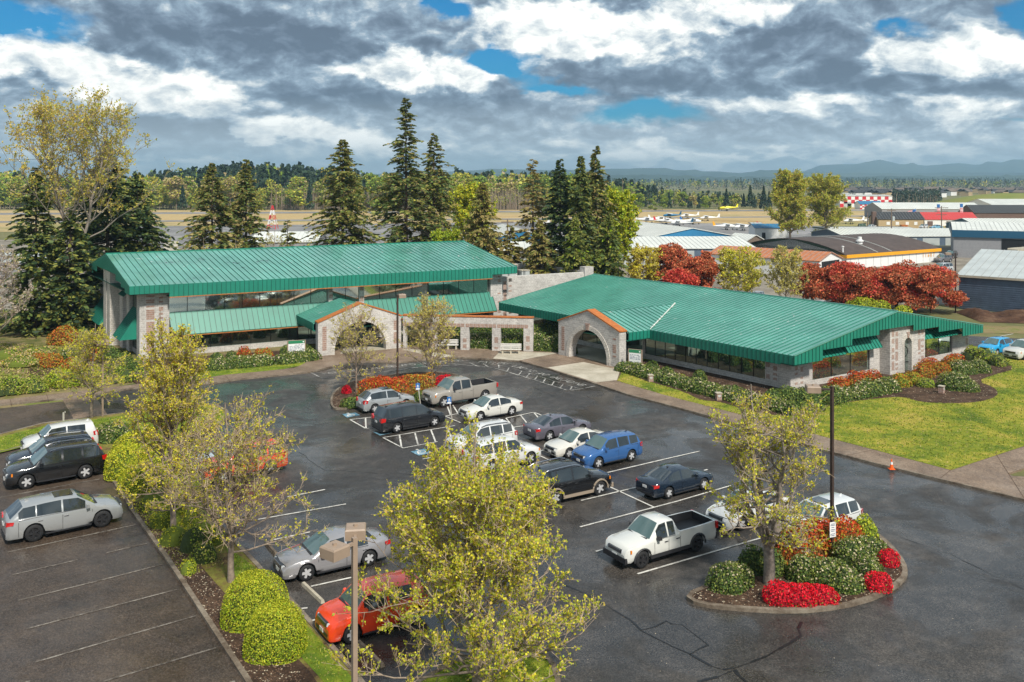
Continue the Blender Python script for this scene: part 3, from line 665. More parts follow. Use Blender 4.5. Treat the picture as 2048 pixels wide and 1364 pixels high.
mb = MB(); mb.box(.06, LA - .06, .06, 1.7, 6.46, 6.54, 0, fa); mb.box(xa, xb, .06, 1.62, 6.05, 6.1, 0, fa); mb.box(.06, 1.7, 1.8, WA - .1, 6.56, 6.62, 0, fa); mb.build('soffit', M['green_dark'], ob)
mb = MB(); mb.box(xa, xb, -.03, .09, 6.0, 6.08, 0, fa); mb.build('trim', M['rust'], ob)
y1 = 1.6
X0, X1, X2, X3, X4, X5 = 1.6, fa.x_at(337, y1), fa.x_at(655, y1), fa.x_at(726, y1), fa.x_at(978, y1), LA - 1.2
mb = MB()
mb.box(X0, X5, y1 + .35, WA - 1.4, 0, 6.5, 0, fa)                       # main mass
mb.box(X0 - .02, X1, y1 - .35, y1 + .35, 0, 6.46, 0, fa); mb.box(X4, X5 + .02, y1 - .35, y1 + .35, 0, 6.46, 0, fa)
mb.box(X1, X4, y1 - .1, y1 + .35, 0, .55, 0, fa)                         # low wall below the windows
px1, px2 = fa.x_at(663, y1), fa.x_at(717, y1)
mb.box(X2, px1, y1 - .3, y1 + .35, 0, 6.0, 0, fa); mb.box(px2, X3, y1 - .3, y1 + .35, 0, 6.0, 0, fa); mb.box(px1, px2, y1 - .3, y1 + .35, 0, 4.2, 0, fa)
# left gable: corner piers, tall slab with a slit window
mb.box(X0 - .4, X0, 1.3, 2.6, 0, 6.5, 0, fa); mb.box(X0 - .6, X0, 8.3, 9.9, 0, 7.2, 0, fa); mb.box(X0 - .4, X0, WA - 3.2, WA - 1.5, 0, 6.5, 0, fa); mb.box(X0 - .4, X0, 6.0, 7.4, 0, 7.2, 0, fa)
mb.box(X0 - .1, X0, 2.6, WA - 3.2, 0, .5, 0, fa)
wallA = mb
mb = MB(); profile_wall(mb, fb, [10.4, 11.9, 11.9, 12.5, 12.5, 14.0], [0, 0, 6.9, 6.9, 0, 0], [7.8, 7.8, 7.8, 7.8, 7.8, 7.8], .15, 1.5); mb.build('gable_slab', M['lightblock'], ob)
mb = MB(); mb.box(.6, 1.4, 11.9, 12.5, .3, 6.9, 0, fa); mb.build('slit_window', M['glass'], ob)
mb = MB(); profile_wall(mb, fb, [1.6, WA / 2, WA - 1.6], [6.5, 6.5, 6.5], [rake(WA, ZE, ZP, 1.6) - .3, ZP - .3, rake(WA, ZE, ZP, 1.6) - .3], X0, X0 + .3); profile_wall(mb, fb, [1.6, WA / 2, WA - 1.6], [6.5, 6.5, 6.5], [rake(WA, ZE, ZP, 1.6) - .3, ZP - .3, rake(WA, ZE, ZP, 1.6) - .3], X5 - .3, X5); mb.build('gable_wall', M['green'], ob)
rc = wallA
for x in (fa.x_at(291, y1), ): red_col(rc, fa, x, y1 - .35, .6, 6.2, .75, gap=.2, miss=.06)
for x in (fa.x_at(316, y1), fa.x_at(992, y1), fa.x_at(1014, y1)): red_col(rc, fa, x, y1 - .35, .6, 6.2, .4, miss=.7)
red_col(rc, fa, fa.x_at(1003, y1), y1 - .35, .5, 6.1, .45, miss=.3)
red_col(rc, fa, X2 + .05, y1 - .3, 4.2, 6.0, .4, miss=.3); red_col(rc, fa, px2 + .05, y1 - .3, 4.2, 6.0, .4, miss=.3)
rc.build('wall', [M['block'], M['redblock']], ob)
window(ob, fa, X1, X2, y1 + .1, 4.3, 6.0, 9, 'glass2', 'upper_window'); window(ob, fa, px1, px2, y1 - .05, 4.25, 6.0, 2, 'glass2', 'upper_window'); window(ob, fa, X3, X4, y1 + .1, 4.3, 6.0, 8, 'glass2', 'upper_window')
window(ob, fa, X1, X2, y1 + .1, .55, 2.6, 8, 'glass', 'lower_window'); window(ob, fa, X3, X4, y1 + .1, .55, 2.6, 8, 'glass', 'lower_window')
for a_, b_ in ((X1 + .02, X2 - .02), (X3 + .02, X4 + .3)):
    mb = MB(); rib_panel(mb, fa, a_, b_, y1 - 1.25, 2.25, y1 - .02, 4.32, .52); mb.box(a_, b_, y1 - 1.2, y1, 2.15, 2.24, 0, fa); aw = mb.build('awning', M['green'], ob)
    mb = MB(); mb.box(a_, b_, y1 - 1.28, y1 - 1.2, 2.08, 2.16, 0, fa); mb.build('trim', M['rust'], aw)
# gable awnings and glass
for ya, yb in ((2.7, 6.0), (14.2, WA - 3.3)):
    window(ob, fb, ya, yb, X0 + .02 - .08, .5, 6.4, 2, 'glass', 'gable_window')
    mb = MB(); rib_panel(mb, fb, ya, yb, -.35, 1.75, X0 - .05, 4.6, .42)
    for yy in (ya, yb): mb.add([fb.p(yy, -.33, 1.75), fb.p(yy, X0 - .05, 1.75), fb.p(yy, X0 - .05, 4.55)], np.array([[0, 1, 2]]))
    mb.build('awning', M['green'], ob)
mb = MB(); rib_panel(mb, fb, 3.9, 6.2, .2, 5.9, 1.2, 6.8, .3); mb.build('awning', M['green'], ob)
# annex with parapet to the right, roof plant on it
an = X5; XE = fa.x_at(1181, y1 + 1.2)
mb = MB(); mb.box(an, XE - 1.3, y1 + .8, y1 + 1.2, 0, 5.9, 0, fa); mb.box(XE - 1.3, XE, y1 + .6, y1 + 1.6, 0, 6.55, 0, fa); mb.box(XE - .4, XE - .002, y1 + 1.6, y1 + 15, 0, 5.9, 0, fa); mb.box(an, XE - .4, y1 + 14.6, y1 + 15, 0, 5.9, 0, fa); rc = mb; red_col(rc, fa, an + .9, y1 + .8, .5, 5.2, .4, miss=.35); red_col(rc, fa, XE - 2.2, y1 + .8, .5, 5.2, .4, miss=.5); rc.build('annex_wall', [M['block'], M['redblock']], ob)
mb = MB(); mb.box(an, XE - .4, y1 + 1.2, y1 + 14.6, 5.0, 5.12, 0, fa); mb.build('annex_roof', M['gravel'], ob)
for i, (a_, b_, c_2, d_2, z1_) in enumerate([(.6, 3.0, 3.2, 5.6, 6.9), (3.2, 5.2, 4.6, 7.2, 6.8), (5.5, 6.6, 4, 5, 6.1)]):
    t_ = thing('rooftop_air_unit', ['large grey air handling box on flat roof beside green gable', 'second grey air unit right of the largest one on flat roof', 'small low grey vent box near the parapet wall'][i], 'air unit', fa.w(an + a_, y1 + c_2, 5.12))
    mb = MB(); q = Frame(fa.w(an + a_, y1 + c_2), fa.e1, fa.e2); w2, d2 = b_ - a_, d_2 - c_2; mb.box(0, w2, 0, d2, .1, z1_ - 5.12, 0, q); mb.build('casing', M['greymetal'], t_)
    mb = MB(); mb.box(-.08, w2 + .08, -.08, d2 + .08, z1_ - 5.12, z1_ - 5.04, 0, q); mb.build('lid', M['concrete'], t_)
    mb = MB()
    for k in range(6): mb.box(.15, w2 * .45, -.03, 0, .4 + k * .16, .46 + k * .16, 0, q)
    mb.build('louvre', M['plastic'], t_)
t_ = thing('roof_vent', 'small white mushroom vent behind the green roof edge', 'vent', fa.w(LA - 1.5, WA / 2 + 2, 8)); mb = MB(); mb.lathe([(.1, -.6), (.12, .9), (.3, .95), (.32, 1.1), (.05, 1.25)], 10); mb.build('cowl', M['white'], t_)

# ------------------------------------------------------------------ stone portals
def arch_portal(name, label, fr, L_, zl, zp, r, zc, th, depth, zr, mat_over):
    t_ = thing(name, label, 'entrance', fr.O)
    c = L_ / 2; xs = [0]; lo = [0]; 
    xs += [c - r, c - r]; lo += [0, zc]
    for k in range(1, 24):
        a = math.pi - k * math.pi / 24; xs.append(c + r * math.cos(a)); lo.append(zc + r * math.sin(a))
        if k == 12: pass
    xs += [c + r, c + r, L_]; lo += [zc, 0, 0]
    hi = [zl + (zp - zl) * (1 - abs(x / c - 1)) for x in xs]
    mb = MB(); profile_wall(mb, fr, xs, lo, hi, 0, th); wp_ = mb
    # ring of pale blocks, keystone, cap
    mb = MB(); K = 30
    for k in range(K):
        a0, a1 = math.pi - k * math.pi / K, math.pi - (k + .9) * math.pi / K; q = []
        for y in (-.05, .12):
            for (a, rr_) in ((a0, r - .004), (a1, r - .004), (a1, r + .42), (a0, r + .42)): q.append(fr.p(c + rr_ * math.cos(a), y, zc + rr_ * math.sin(a)))
        mb.hexa(q)
    for sx in (-1, 1):
        xx = sorted((c + sx * (r - .004), c + sx * (r + .42)))
        for z in np.arange(0, zc - .01, .2): mb.box(xx[0], xx[1], -.05, .12, z + .12, min(z + .3, zc), 0, fr)
    mb.build('arch_ring', M['lightblock'], t_)
    mb = MB(); mb.hexa([fr.p(c - .15, -.1, zc + r - .02), fr.p(c + .15, -.1, zc + r - .02), fr.p(c + .15, -.02, zc + r - .02), fr.p(c - .15, -.02, zc + r - .02), fr.p(c - .3, -.1, zc + r + .62), fr.p(c + .3, -.1, zc + r + .62), fr.p(c + .3, -.02, zc + r + .62), fr.p(c - .3, -.02, zc + r + .62)])
    mb.build('keystone', M['redblock'], t_)
    rc = wp_
    for x in (.45, L_ - .85): red_col(rc, fr, x, 0, .6, zl - .5, .42, miss=.15)
    rc.build('wall', [M['block'], M['redblock']], t_)
    mb = MB(); profile_wall(mb, fr, [-.08, c, L_ + .08], [zl - .02, zp + .002, zl - .02], [zl + .1, zp + .13, zl + .1], -.08, th + .08); mb.build('cap', M['rust'], t_)
    # small gabled metal roof behind
    o2 = .25
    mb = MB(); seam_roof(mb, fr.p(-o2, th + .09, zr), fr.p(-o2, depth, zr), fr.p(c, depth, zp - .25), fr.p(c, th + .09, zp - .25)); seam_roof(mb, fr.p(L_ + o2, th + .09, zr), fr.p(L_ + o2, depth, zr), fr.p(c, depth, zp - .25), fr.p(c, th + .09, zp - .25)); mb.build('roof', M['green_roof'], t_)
    fs = swap(fr); mb = MB(); fascia(mb, fs, [th + .09, depth], [zr - .75, zr - .75], [zr, zr], -o2); fascia(mb, fs, [th + .09, depth], [zr - .75, zr - .75], [zr, zr], L_ + o2, 1); mb.box(-o2 + .06, L_ + o2 - .06, th + .05, depth, zr - .82, zr - .74, 0, fr); mb.build('fascia', M['green'], t_)
    return t_
PL0, PL1 = G(636, 715), G(802.5, 697.5)
fp = Frame(PL0, PL1 - PL0, (-math.sin(math.radians(29)), math.cos(math.radians(29)))); LP = np.linalg.norm((PL1 - PL0)[:2])
arch_portal('stone_entrance', 'grey block arched entrance of the two-storey building, left of the colonnade', fp, LP, 3.4, 5.0, 2.75, .45, .75, 8.6, 3.3, None)
t_ = thing('entrance_screen', 'dark glazed doors set deep behind the left stone arch', 'door', fp.w(0, 7.6)); q = Frame(fp.w(0, 7.6), fp.e1, fp.e2)
mb = MB(); mb.box(.1, LP - .1, 0, .08, 0, 2.5, 0, q); mb.build('glazing', M['glass'], t_); mb = MB()
for x in np.linspace(.1, LP - .1, 7): mb.box(x - .05, x + .05, -.06, -.002, 0, 2.5, 0, q)
mb.build('frame', M['frame'], t_)
PR0, PR1 = G(1117, 711), G(1238.7, 738.7)
fq = Frame(PR0, PR1 - PR0, U); LQ = np.linalg.norm((PR1 - PR0)[:2])
arch_portal('stone_entrance', 'grey block arched entrance of the single-storey building, right of the colonnade', fq, LQ, 3.45, 4.95, 2.6, .5, .8, 15, 3.35, None)

# ------------------------------------------------------------------ RIGHT BUILDING (one storey)
kb_ = HC - 3.35
SC = np.array([.3133, 1, 0]) * 5.085 * kb_; EC = np.array([.5233, 1, 0]) * 6.164 * kb_; WC = np.array([(998 - 1024) / FPX, 1, 0]) * FPX * kb_ / (605 - YH)
f1 = Frame(SC, EC - SC, WC - SC); LB = np.linalg.norm((EC - SC)[:2]); DB = np.linalg.norm((WC - SC)[:2]); ZE2, ZP2 = 3.35, 5.8
ob = thing('clinic_building', 'long single-storey grey block clinic under a wide green ribbed metal gable roof', 'building', SC)
# the front slope, open where the entrance roof joins it
xq = f1.y_at(1290, 0); 
mb = MB(); seam_roof(mb, f1.p(0, 0, ZE2), f1.p(0, DB, ZE2), f1.p(LB / 2, DB, ZP2), f1.p(LB / 2, 0, ZP2), .12, .55, .06); seam_roof(mb, f1.p(LB, 0, ZE2), f1.p(LB, DB, ZE2), f1.p(LB / 2, DB, ZP2), f1.p(LB / 2, 0, ZP2), .12, .55, .06)
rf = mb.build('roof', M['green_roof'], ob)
mb = MB(); mb.bar(f1.p(LB / 2, 0, ZP2 + .03), f1.p(LB / 2, DB, ZP2 + .03), .1); mb.bar(f1.p(0, -.02, ZE2 + .01), f1.p(LB / 2, -.02, ZP2 + .01), .05); mb.bar(f1.p(LB, -.02, ZE2 + .01), f1.p(LB / 2, -.02, ZP2 + .01), .05); mb.build('ridge_cap', M['green_roof'], rf)
f2 = swap(f1)
mb = MB()
xs = [0, 3.6, 3.6, 7.5, 7.5, 11.3, 11.3, LB / 2, 16.4, 16.4, 20.4, 20.4, 24.3, 24.3, LB]; lo = [2.6, 2.6, 3.45, 3.45, 3.98, 3.98, 4.38, 4.38, 4.38, 3.87, 3.87, 3.37, 3.37, 2.6, 2.6]
fascia(mb, f1, xs, lo, [rake(LB, ZE2, ZP2, x) - .02 for x in xs], 0)
fascia(mb, f1, [0, LB / 2, LB], [2.6, 2.6, 2.6], [rake(LB, ZE2, ZP2, x) - .02 for x in (0, LB / 2, LB)], DB, 1)
yp = f1.y_at(1560, 0)
fascia(mb, f2, [0, yp, yp, DB], [2.6, 2.6, 2.45, 2.45], [ZE2 - .02] * 4, 0); fascia(mb, f2, [0, DB], [2.6, 2.6], [ZE2 - .02] * 2, LB, 1)
mb.build('fascia', M['green'], ob)
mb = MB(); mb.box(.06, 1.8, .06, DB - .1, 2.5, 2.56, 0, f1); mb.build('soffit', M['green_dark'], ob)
yw = 1.5; xw = 1.5
mb = MB(); mb.box(xw + .35, LB - 1.5, yw + .35, DB - 1.5, 0, 3.4, 0, f1)
profile_wall(mb, f1, [xw + .35, LB / 2, LB - 1.5], [3.4, 3.4, 3.4], [3.42, ZP2 - .35, 3.42], yw + .36, yw + .66)
cp = f1.x_at(1624, yw); cy = f1.y_at(1531, xw)
mb.box(xw - .05, cp, yw - .05, yw + .35, 0, 2.6, 0, f1); mb.box(xw - .05, xw + .35, yw + .35, cy, 0, 2.5, 0, f1)      # corner pier
xk = [f1.x_at(p, yw) for p in (1624, 1738, 1757, 1827, 1903, 1936)]
mb.box(xk[0], xk[1], yw, yw + .35, 0, .6, 0, f1); mb.box(xk[1], xk[2], yw - .1, yw + .35, 0, 3.9, 0, f1)
mb.box(xk[3], xk[4], yw, yw + .35, 0, .75, 0, f1); mb.box(xk[4], xk[5], yw - .1, yw + .35, 0, 3.3, 0, f1)
mb.box(xw, xw + .35, cy, DB - 1.5, 0, .6, 0, f1)
pr = [(f1.y_at(a, xw), f1.y_at(b, xw)) for a, b in ((1290.5, 1285.5),)]
mb.box(xw - .05, xw + .35, pr[0][0], pr[0][1], 0, 2.5, 0, f1)
wB = mb
# centre pier with the tall round-headed window
cx = (xk[2] + xk[3]) / 2; hw = (xk[3] - xk[2]) / 2; rW = .56; zc = 2.65
xs = [cx - hw, cx - rW, cx - rW]; lo = [0, 0, zc]
for k in range(1, 12): a = math.pi - k * math.pi / 12; xs.append(cx + rW * math.cos(a)); lo.append(zc + rW * math.sin(a))
xs += [cx + rW, cx + rW, cx + hw]; lo += [zc, 0, 0]
mb = MB(); profile_wall(mb, f1, xs, lo, [4.32] * len(xs), yw - 1.1, yw - .6); mb.box(cx - hw, cx - rW - .3, yw - .6, yw + .3, 0, 4.3, 0, f1); mb.box(cx + rW + .3, cx + hw, yw - .6, yw + .3, 0, 4.3, 0, f1); gpB = mb
mb = MB()
for k in range(14):
    a0, a1 = math.pi - k * math.pi / 14, math.pi - (k + .88) * math.pi / 14; q = []
    for y in (yw - 1.14, yw - 1.0):
        for (a, rr_) in ((a0, rW - .003), (a1, rW - .003), (a1, rW + .38), (a0, rW + .38)): q.append(f1.p(cx + rr_ * math.cos(a), y, zc + rr_ * math.sin(a)))
    mb.hexa(q)
for sx in (-1, 1):
    xx = sorted((cx + sx * (rW - .003), cx + sx * (rW + .2)))
    for z in np.arange(.1, zc - .1, .2): mb.box(xx[0], xx[1], yw - 1.14, yw - 1.0, z, z + .18, 0, f1)
mb.build('arch_ring', M['lightblock'], ob)
g = MB(); g.box(cx - rW - .01, cx + rW + .01, yw - .75, yw - .7, .05, zc + rW + .02, 0, f1); ow = g.build('arched_window', M['glass2'], ob)
g = MB(); g.box(cx - .03, cx + .03, yw - .8, yw - .752, .05, zc + rW, 0, f1); g.box(cx - rW, cx + rW, yw - .8, yw - .752, .9, .95, 0, f1)
th = np.arange(25) / 24 * 2 * math.pi; g.tube([f1.p(cx + .5 * math.cos(a), yw - .78, 1.9 + .5 * math.sin(a)) for a in th], .025, 5); g.build('frame', M['frame'], ow)
rc = wB
for x in (xw + .5, xw + 1.2): red_col(rc, f1, x, yw - .05, .5, 2.4, .35, miss=.45)
for x in (cx - hw + .25, cx - hw + .8, cx + hw - .6, cx + hw - 1.1): red_col(gpB, f1, x, yw - 1.1, .5, 4.0, .38, miss=.5)
red_col(rc, f1, xk[5] - .6, yw - .1, .5, 3.0, .4, miss=.4)
for y in (cy - 1.2, cy - .5): red_col(rc, f2, y, xw - .05, .5, 2.4, .4, miss=.5)
rc.build('wall', [M['block'], M['redblock']], ob); gpB.build('gable_pier', [M['block'], M['redblock']], ob)
rk = MB(); rk.hexa([f1.p(cx - .1, yw - 1.18, zc + rW), f1.p(cx + .1, yw - 1.18, zc + rW), f1.p(cx + .1, yw - 1.1, zc + rW), f1.p(cx - .1, yw - 1.1, zc + rW), f1.p(cx - .22, yw - 1.18, zc + rW + .5), f1.p(cx + .22, yw - 1.18, zc + rW + .5), f1.p(cx + .22, yw - 1.1, zc + rW + .5), f1.p(cx - .22, yw - 1.1, zc + rW + .5)]); rk.build('keystone', M['redblock'], ob)
window(ob, f1, xk[0], xk[1], yw + .05, .6, 2.5, 3, 'glass2', 'gable_window'); window(ob, f1, xk[3], xk[4], yw + .05, .75, 2.6, 3, 'glass2', 'gable_window')
window(ob, f2, cy, pr[0][0], xw + .05, .6, 2.45, 11, 'glass', 'front_window'); window(ob, f2, pr[0][1], DB - 1.6, xw + .05, .6, 2.45, 9, 'glass', 'front_window')
mb = MB(); mb.box(cp, xk[1], yw - .02, yw + .3, 2.5, 2.58, 0, f1); mb.box(xk[3], xk[4], yw - .02, yw + .3, 2.6, 2.68, 0, f1); mb.box(xw - .04, xw + .3, cy, DB - 1.6, 2.45, 2.5, 0, f1); mb.build('trim', M['rust'], ob)
for a_, b_, zt, zb in ((3.7, 7.4, 3.44, 2.65), (7.6, xk[1] + .4, 3.97, 2.7), (xk[3] + .05, 20.3, 3.86, 2.75), (20.5, xk[4] + .1, 3.36, 2.7)):
    mb = MB(); rib_panel(mb, f1, a_, b_, .45, zb, .15 if False else 1.35, zt, .42)
    for xx in (a_, b_): mb.add([f1.p(xx, .45, zb), f1.p(xx, 1.35, zb), f1.p(xx, 1.35, zt)], np.array([[0, 1, 2]]))
    mb.build('awning', M['green'], ob)
# pale flashing where the entrance roof meets the big one
mb = MB(); 
def meet(x0, main_x):      # where the line x = x0 of the entrance roof crosses the line x = main_x of the big roof
    p = fq.w(x0, 0); q = f1.w(main_x, 0); a_ = np.array([[fq.e2[0], -f1.e2[0]], [fq.e2[1], -f1.e2[1]]]); t_s = np.linalg.solve(a_, (q - p)[:2]); return p + fq.e2 * t_s[0]
va = meet(LQ + .25, -.02); va[2] = 3.38; vb = meet(LQ / 2, 7.72); vb[2] = 4.74; n_ = 24
for i in range(n_):
    a = va + (vb - va) * i / n_; b = va + (vb - va) * (i + 1) / n_; mb.tube([a - SC + np.array([0, 0, .05]), b - SC + np.array([0, 0, .05])], .03 + .07 * rnd.random(), 5)
vl = fq.w(-.25, 0)
mb.build('valley_flashing', M['whitemetal'], ob)

# ------------------------------------------------------------------ colonnade
C0, C1 = G(806, 699), G(1066, 705.5)
fc = Frame(C0, C1 - C0, (-(C1 - C0)[1], (C1 - C0)[0])); LC = np.linalg.norm((C1 - C0)[:2])
t_ = thing('colonnade_wall', 'low grey block garden wall with square openings and orange cap between the entrances', 'wall', C0)
op = [(812, 858), (875, 921), (938, 984), (1001, 1047)]
xs = [0]; lo = [0]
for a, b in op:
    xa_, xb_ = fc.x_at(a), fc.x_at(b); xs += [xa_, xa_, xb_, xb_]; lo += [0, 2.45, 2.45, 0]
xs.append(LC); lo.append(0)
mb = MB(); profile_wall(mb, fc, xs, lo, [3.5] * len(xs), 0, .6); rc = mb
mb = MB(); mb.box(-.05, LC + .06, -.07, .67, 3.5, 3.6, 0, fc); mb.build('cap', M['rust'], t_)
for a, b in op:
    xa_, xb_ = fc.x_at(a), fc.x_at(b)
    x = xa_ - .35
    while x < xb_ + .3: rc.box(x, x + .36, -.012, 0, 2.46, 2.82, 1, fc); x += .4
    red_col(rc, fc, xb_ + .25, 0, .3, 1.6, .38, miss=.3)
rc.build('wall', [M['block'], M['redblock']], t_)
# ------------------------------------------------------------------ vehicles
PAINT = {}
def paint(col, metal=.0, rough=.25):
    k = (col, metal, rough)
    if k not in PAINT: PAINT[k] = plain('car_paint', col, rough, metal, coat=1.0)
    return PAINT[k]
# length, width, height, wheelbase, front overhang, tyre radius, ground clearance, belt height, hood height,
# cowl x, roof front x, roof rear x, tail glass foot x, deck height, glass end x   (x as fraction from the nose)
KIND = {
 'sedan':    dict(L=4.75, W=1.82, H=1.45, wb=2.75, fo=.95, r=.33, gc=.2, belt=.93, hood=.86, cowl=.27, rf=.43, rr=.68, tail=.86, deck=1.0, ge=.80, side=(.36, .555, .575, .77)),
 'hatch':    dict(L=4.3, W=1.72, H=1.53, wb=2.6, fo=.85, r=.32, gc=.2, belt=1.0, hood=.93, cowl=.25, rf=.42, rr=.84, tail=.965, deck=1.05, ge=.88, side=(.34, .55, .57, .87)),
 'suv':      dict(L=4.65, W=1.86, H=1.70, wb=2.7, fo=.92, r=.365, gc=.26, belt=1.12, hood=1.04, cowl=.25, rf=.40, rr=.89, tail=.965, deck=1.15, ge=.92, side=(.33, .535, .555, .74, .76, .90)),
 'bigsuv':   dict(L=5.0, W=1.98, H=1.78, wb=2.88, fo=.95, r=.385, gc=.27, belt=1.16, hood=1.1, cowl=.26, rf=.40, rr=.90, tail=.965, deck=1.2, ge=.93, side=(.34, .53, .55, .73, .75, .91)),
 'lowsuv':   dict(L=5.0, W=1.96, H=1.66, wb=2.9, fo=.97, r=.385, gc=.25, belt=1.12, hood=1.03, cowl=.25, rf=.40, rr=.86, tail=.965, deck=1.15, ge=.92, side=(.34, .53, .545, .75, .76, .90)),
 'van':      dict(L=5.15, W=2.0, H=1.74, wb=3.0, fo=.97, r=.35, gc=.18, belt=1.08, hood=1.0, cowl=.20, rf=.37, rr=.90, tail=.965, deck=1.15, ge=.93, side=(.28, .46, .475, .68, .695, .91)),
 'boxy':     dict(L=4.12, W=1.78, H=1.62, wb=2.56, fo=.85, r=.34, gc=.2, belt=1.08, hood=1.02, cowl=.25, rf=.37, rr=.93, tail=.97, deck=1.15, ge=.95, side=(.33, .56, .58, .82)),
 'crewcab':  dict(L=5.85, W=2.03, H=1.87, wb=3.65, fo=.98, r=.40, gc=.33, belt=1.22, hood=1.2, cowl=.245, rf=.345, rr=.575, tail=.60, deck=1.3, ge=.6, side=(.30, .425, .44, .57), bed=True),
 'extcab':   dict(L=5.55, W=1.83, H=1.74, wb=3.33, fo=.88, r=.38, gc=.32, belt=1.12, hood=1.08, cowl=.25, rf=.36, rr=.52, tail=.56, deck=1.18, ge=.56, side=(.315, .43, .445, .515), bed=True),
}
def make_vehicle(kind, col, label, cat, metal=0., rims='alloy', rails=False, sunroof=False, trim=None, group=None, plate=True, name=None, screen='carglass_g', cladding=None, simple=False):
    k = KIND[kind]; L, Wd, H, r = k['L'], k['W'], k['H'], k['r']; hw = Wd / 2
    name = name or {'sedan': 'sedan_car', 'hatch': 'hatchback_car', 'suv': 'suv_car', 'bigsuv': 'suv_car', 'lowsuv': 'suv_car', 'van': 'minivan', 'boxy': 'compact_car', 'crewcab': 'pickup_truck', 'extcab': 'pickup_truck'}[kind]
    t = thing(name, label, cat, group=group); bed = k.get('bed')
    pm = paint(col, metal)
    X = lambda s: L / 2 - s * L
    xw = [L / 2 - k['fo'], L / 2 - k['fo'] - k['wb']]
    sw = [(L / 2 - x) / L for x in xw]
    sd_ = k['side']
    S_ = set([0, .015, .05, .1, k['cowl'], k['rf'], (k['cowl'] + k['rf']) / 2, k['rr'], k['tail'], .985, 1.0, .18])
    for q in sd_: S_.add(q)
    if not bed: S_.add((k['rr'] + k['tail']) / 2); S_.add(.93)
    Ra = (r + .07)
    for s0 in sw:
        for a in np.linspace(-1, 1, 9): S_.add(round(s0 + a * Ra / L, 4))
    if bed: S_ |= {k['tail'] + .001, k['tail'] + .018, k['tail'] + .019, .972, .973}
    S_ = sorted(q for q in S_ if 0 <= q <= 1); out = []
    for q in S_:
        if not out or q - out[-1] > .0008: out.append(q)
    S_ = out
    def topline(s):
        if bed: xs = [0, .015, .05, .12, k['cowl'], k['rf'], k['rf'] + .05, k['rr'] - .02, k['rr'], k['tail'], k['tail'] + .001, .99, 1.0]; zs = [.62 * k['hood'], .84 * k['hood'], .93 * k['hood'], .97 * k['hood'], k['belt'] + .02, H - .04, H, H, H - .03, k['belt'] + .12, k['deck'], k['deck'], k['deck'] - .02]
        elif kind == 'sedan': xs = [0, .02, .06, .13, k['cowl'], k['rf'], .52, .6, k['rr'], k['tail'], .96, .99, 1]; zs = [.55, .68, .76, .83, k['belt'], H - .05, H, H - .005, H - .07, k['deck'], k['deck'] - .01, k['deck'] - .08, .8]
        else: xs = [0, .02, .06, .13, k['cowl'], k['rf'], k['rf'] + .1, k['rf'] + .25, k['rr'], k['tail'], .985, 1]; zs = [.6 * k['hood'], .8 * k['hood'], .9 * k['hood'], .96 * k['hood'], k['belt'] + .01, H - .05, H, H, H - .06, k['belt'] + .03, k['belt'] - .06, .72 * k['belt']]
        return float(np.interp(s, xs, zs))
    def beltl(s): return min(topline(s) - .012, float(np.interp(s, [0, .06, k['cowl'], 1], [k['hood'] * .8, k['hood'] * .93, k['belt'] - .05, k['belt'] + .04])))
    def halfw(s): return hw * float(np.interp(s, [0, .015, .05, .12, .3, .7, .9, .97, 1], [.78, .86, .93, .975, 1, 1, .97, .92, .84]))
    secs = []
    for s in S_:
        x = X(s); w0 = halfw(s); zb = k['gc'] + (.05 if s < .01 or s > .99 else 0)
        arch = 0
        for xc in xw:
            if abs(x - xc) < Ra: zb = max(zb, r + math.sqrt(Ra * Ra - (x - xc) ** 2)); arch = 1
        zt = topline(s); bl = beltl(s); cab = k['cowl'] < s < k['tail']
        flare = .02 if arch else 0
        zl = max(zb + .02, k['gc'] + .14); zm = max(zb + .05, .6 * bl); zsl = bl - .07
        if zm > zsl: zm = (zl + zsl) / 2
        rise = max(0, min(1, (zt - bl) / max(.1, H - k['belt'] + .05)))
        inb = bed and s > k['tail'] + .0005
        if inb:
            fl = .72 if k['tail'] + .0185 < s < .9725 else zt
            sec = [(w0 - .05, zb), (w0 + flare, zl), (w0 + flare, zm), (w0 - .01, zt - .12), (w0 - .03, zt), (w0 - .11, zt), (w0 - .12, fl), (0, fl)]
        else:
            wr = w0 - .035 - (.235 if kind in ('boxy', 'crewcab', 'van') else .27) * rise * .8
            wb4 = w0 - .035 - (0 if rise > .05 else .02)
            sec = [(w0 - .06, zb), (w0 + flare, zl), (w0 + flare, zm), (w0 - .012, zsl), (wb4, bl), (wr - (0 if cab else .06), zt - .02 - .03 * rise), (wr - .1, zt), (0, zt + (.025 if cab else .03))]
        secs.append([(x, y, z) for y, z in sec])
    secs = np.array(secs); n = len(S_)
    body, glass_f, glass_r = MB(), MB(), MB(); bedm = MB(); panes = []
    isc = lambda s0, s1, a, b: s0 >= a - 1e-4 and s1 <= b + 1e-4
    Mi = np.array([1, -1, 1])
    cnt = [0, 0, 0, 0]
    V_ = secs.reshape(-1, 3)
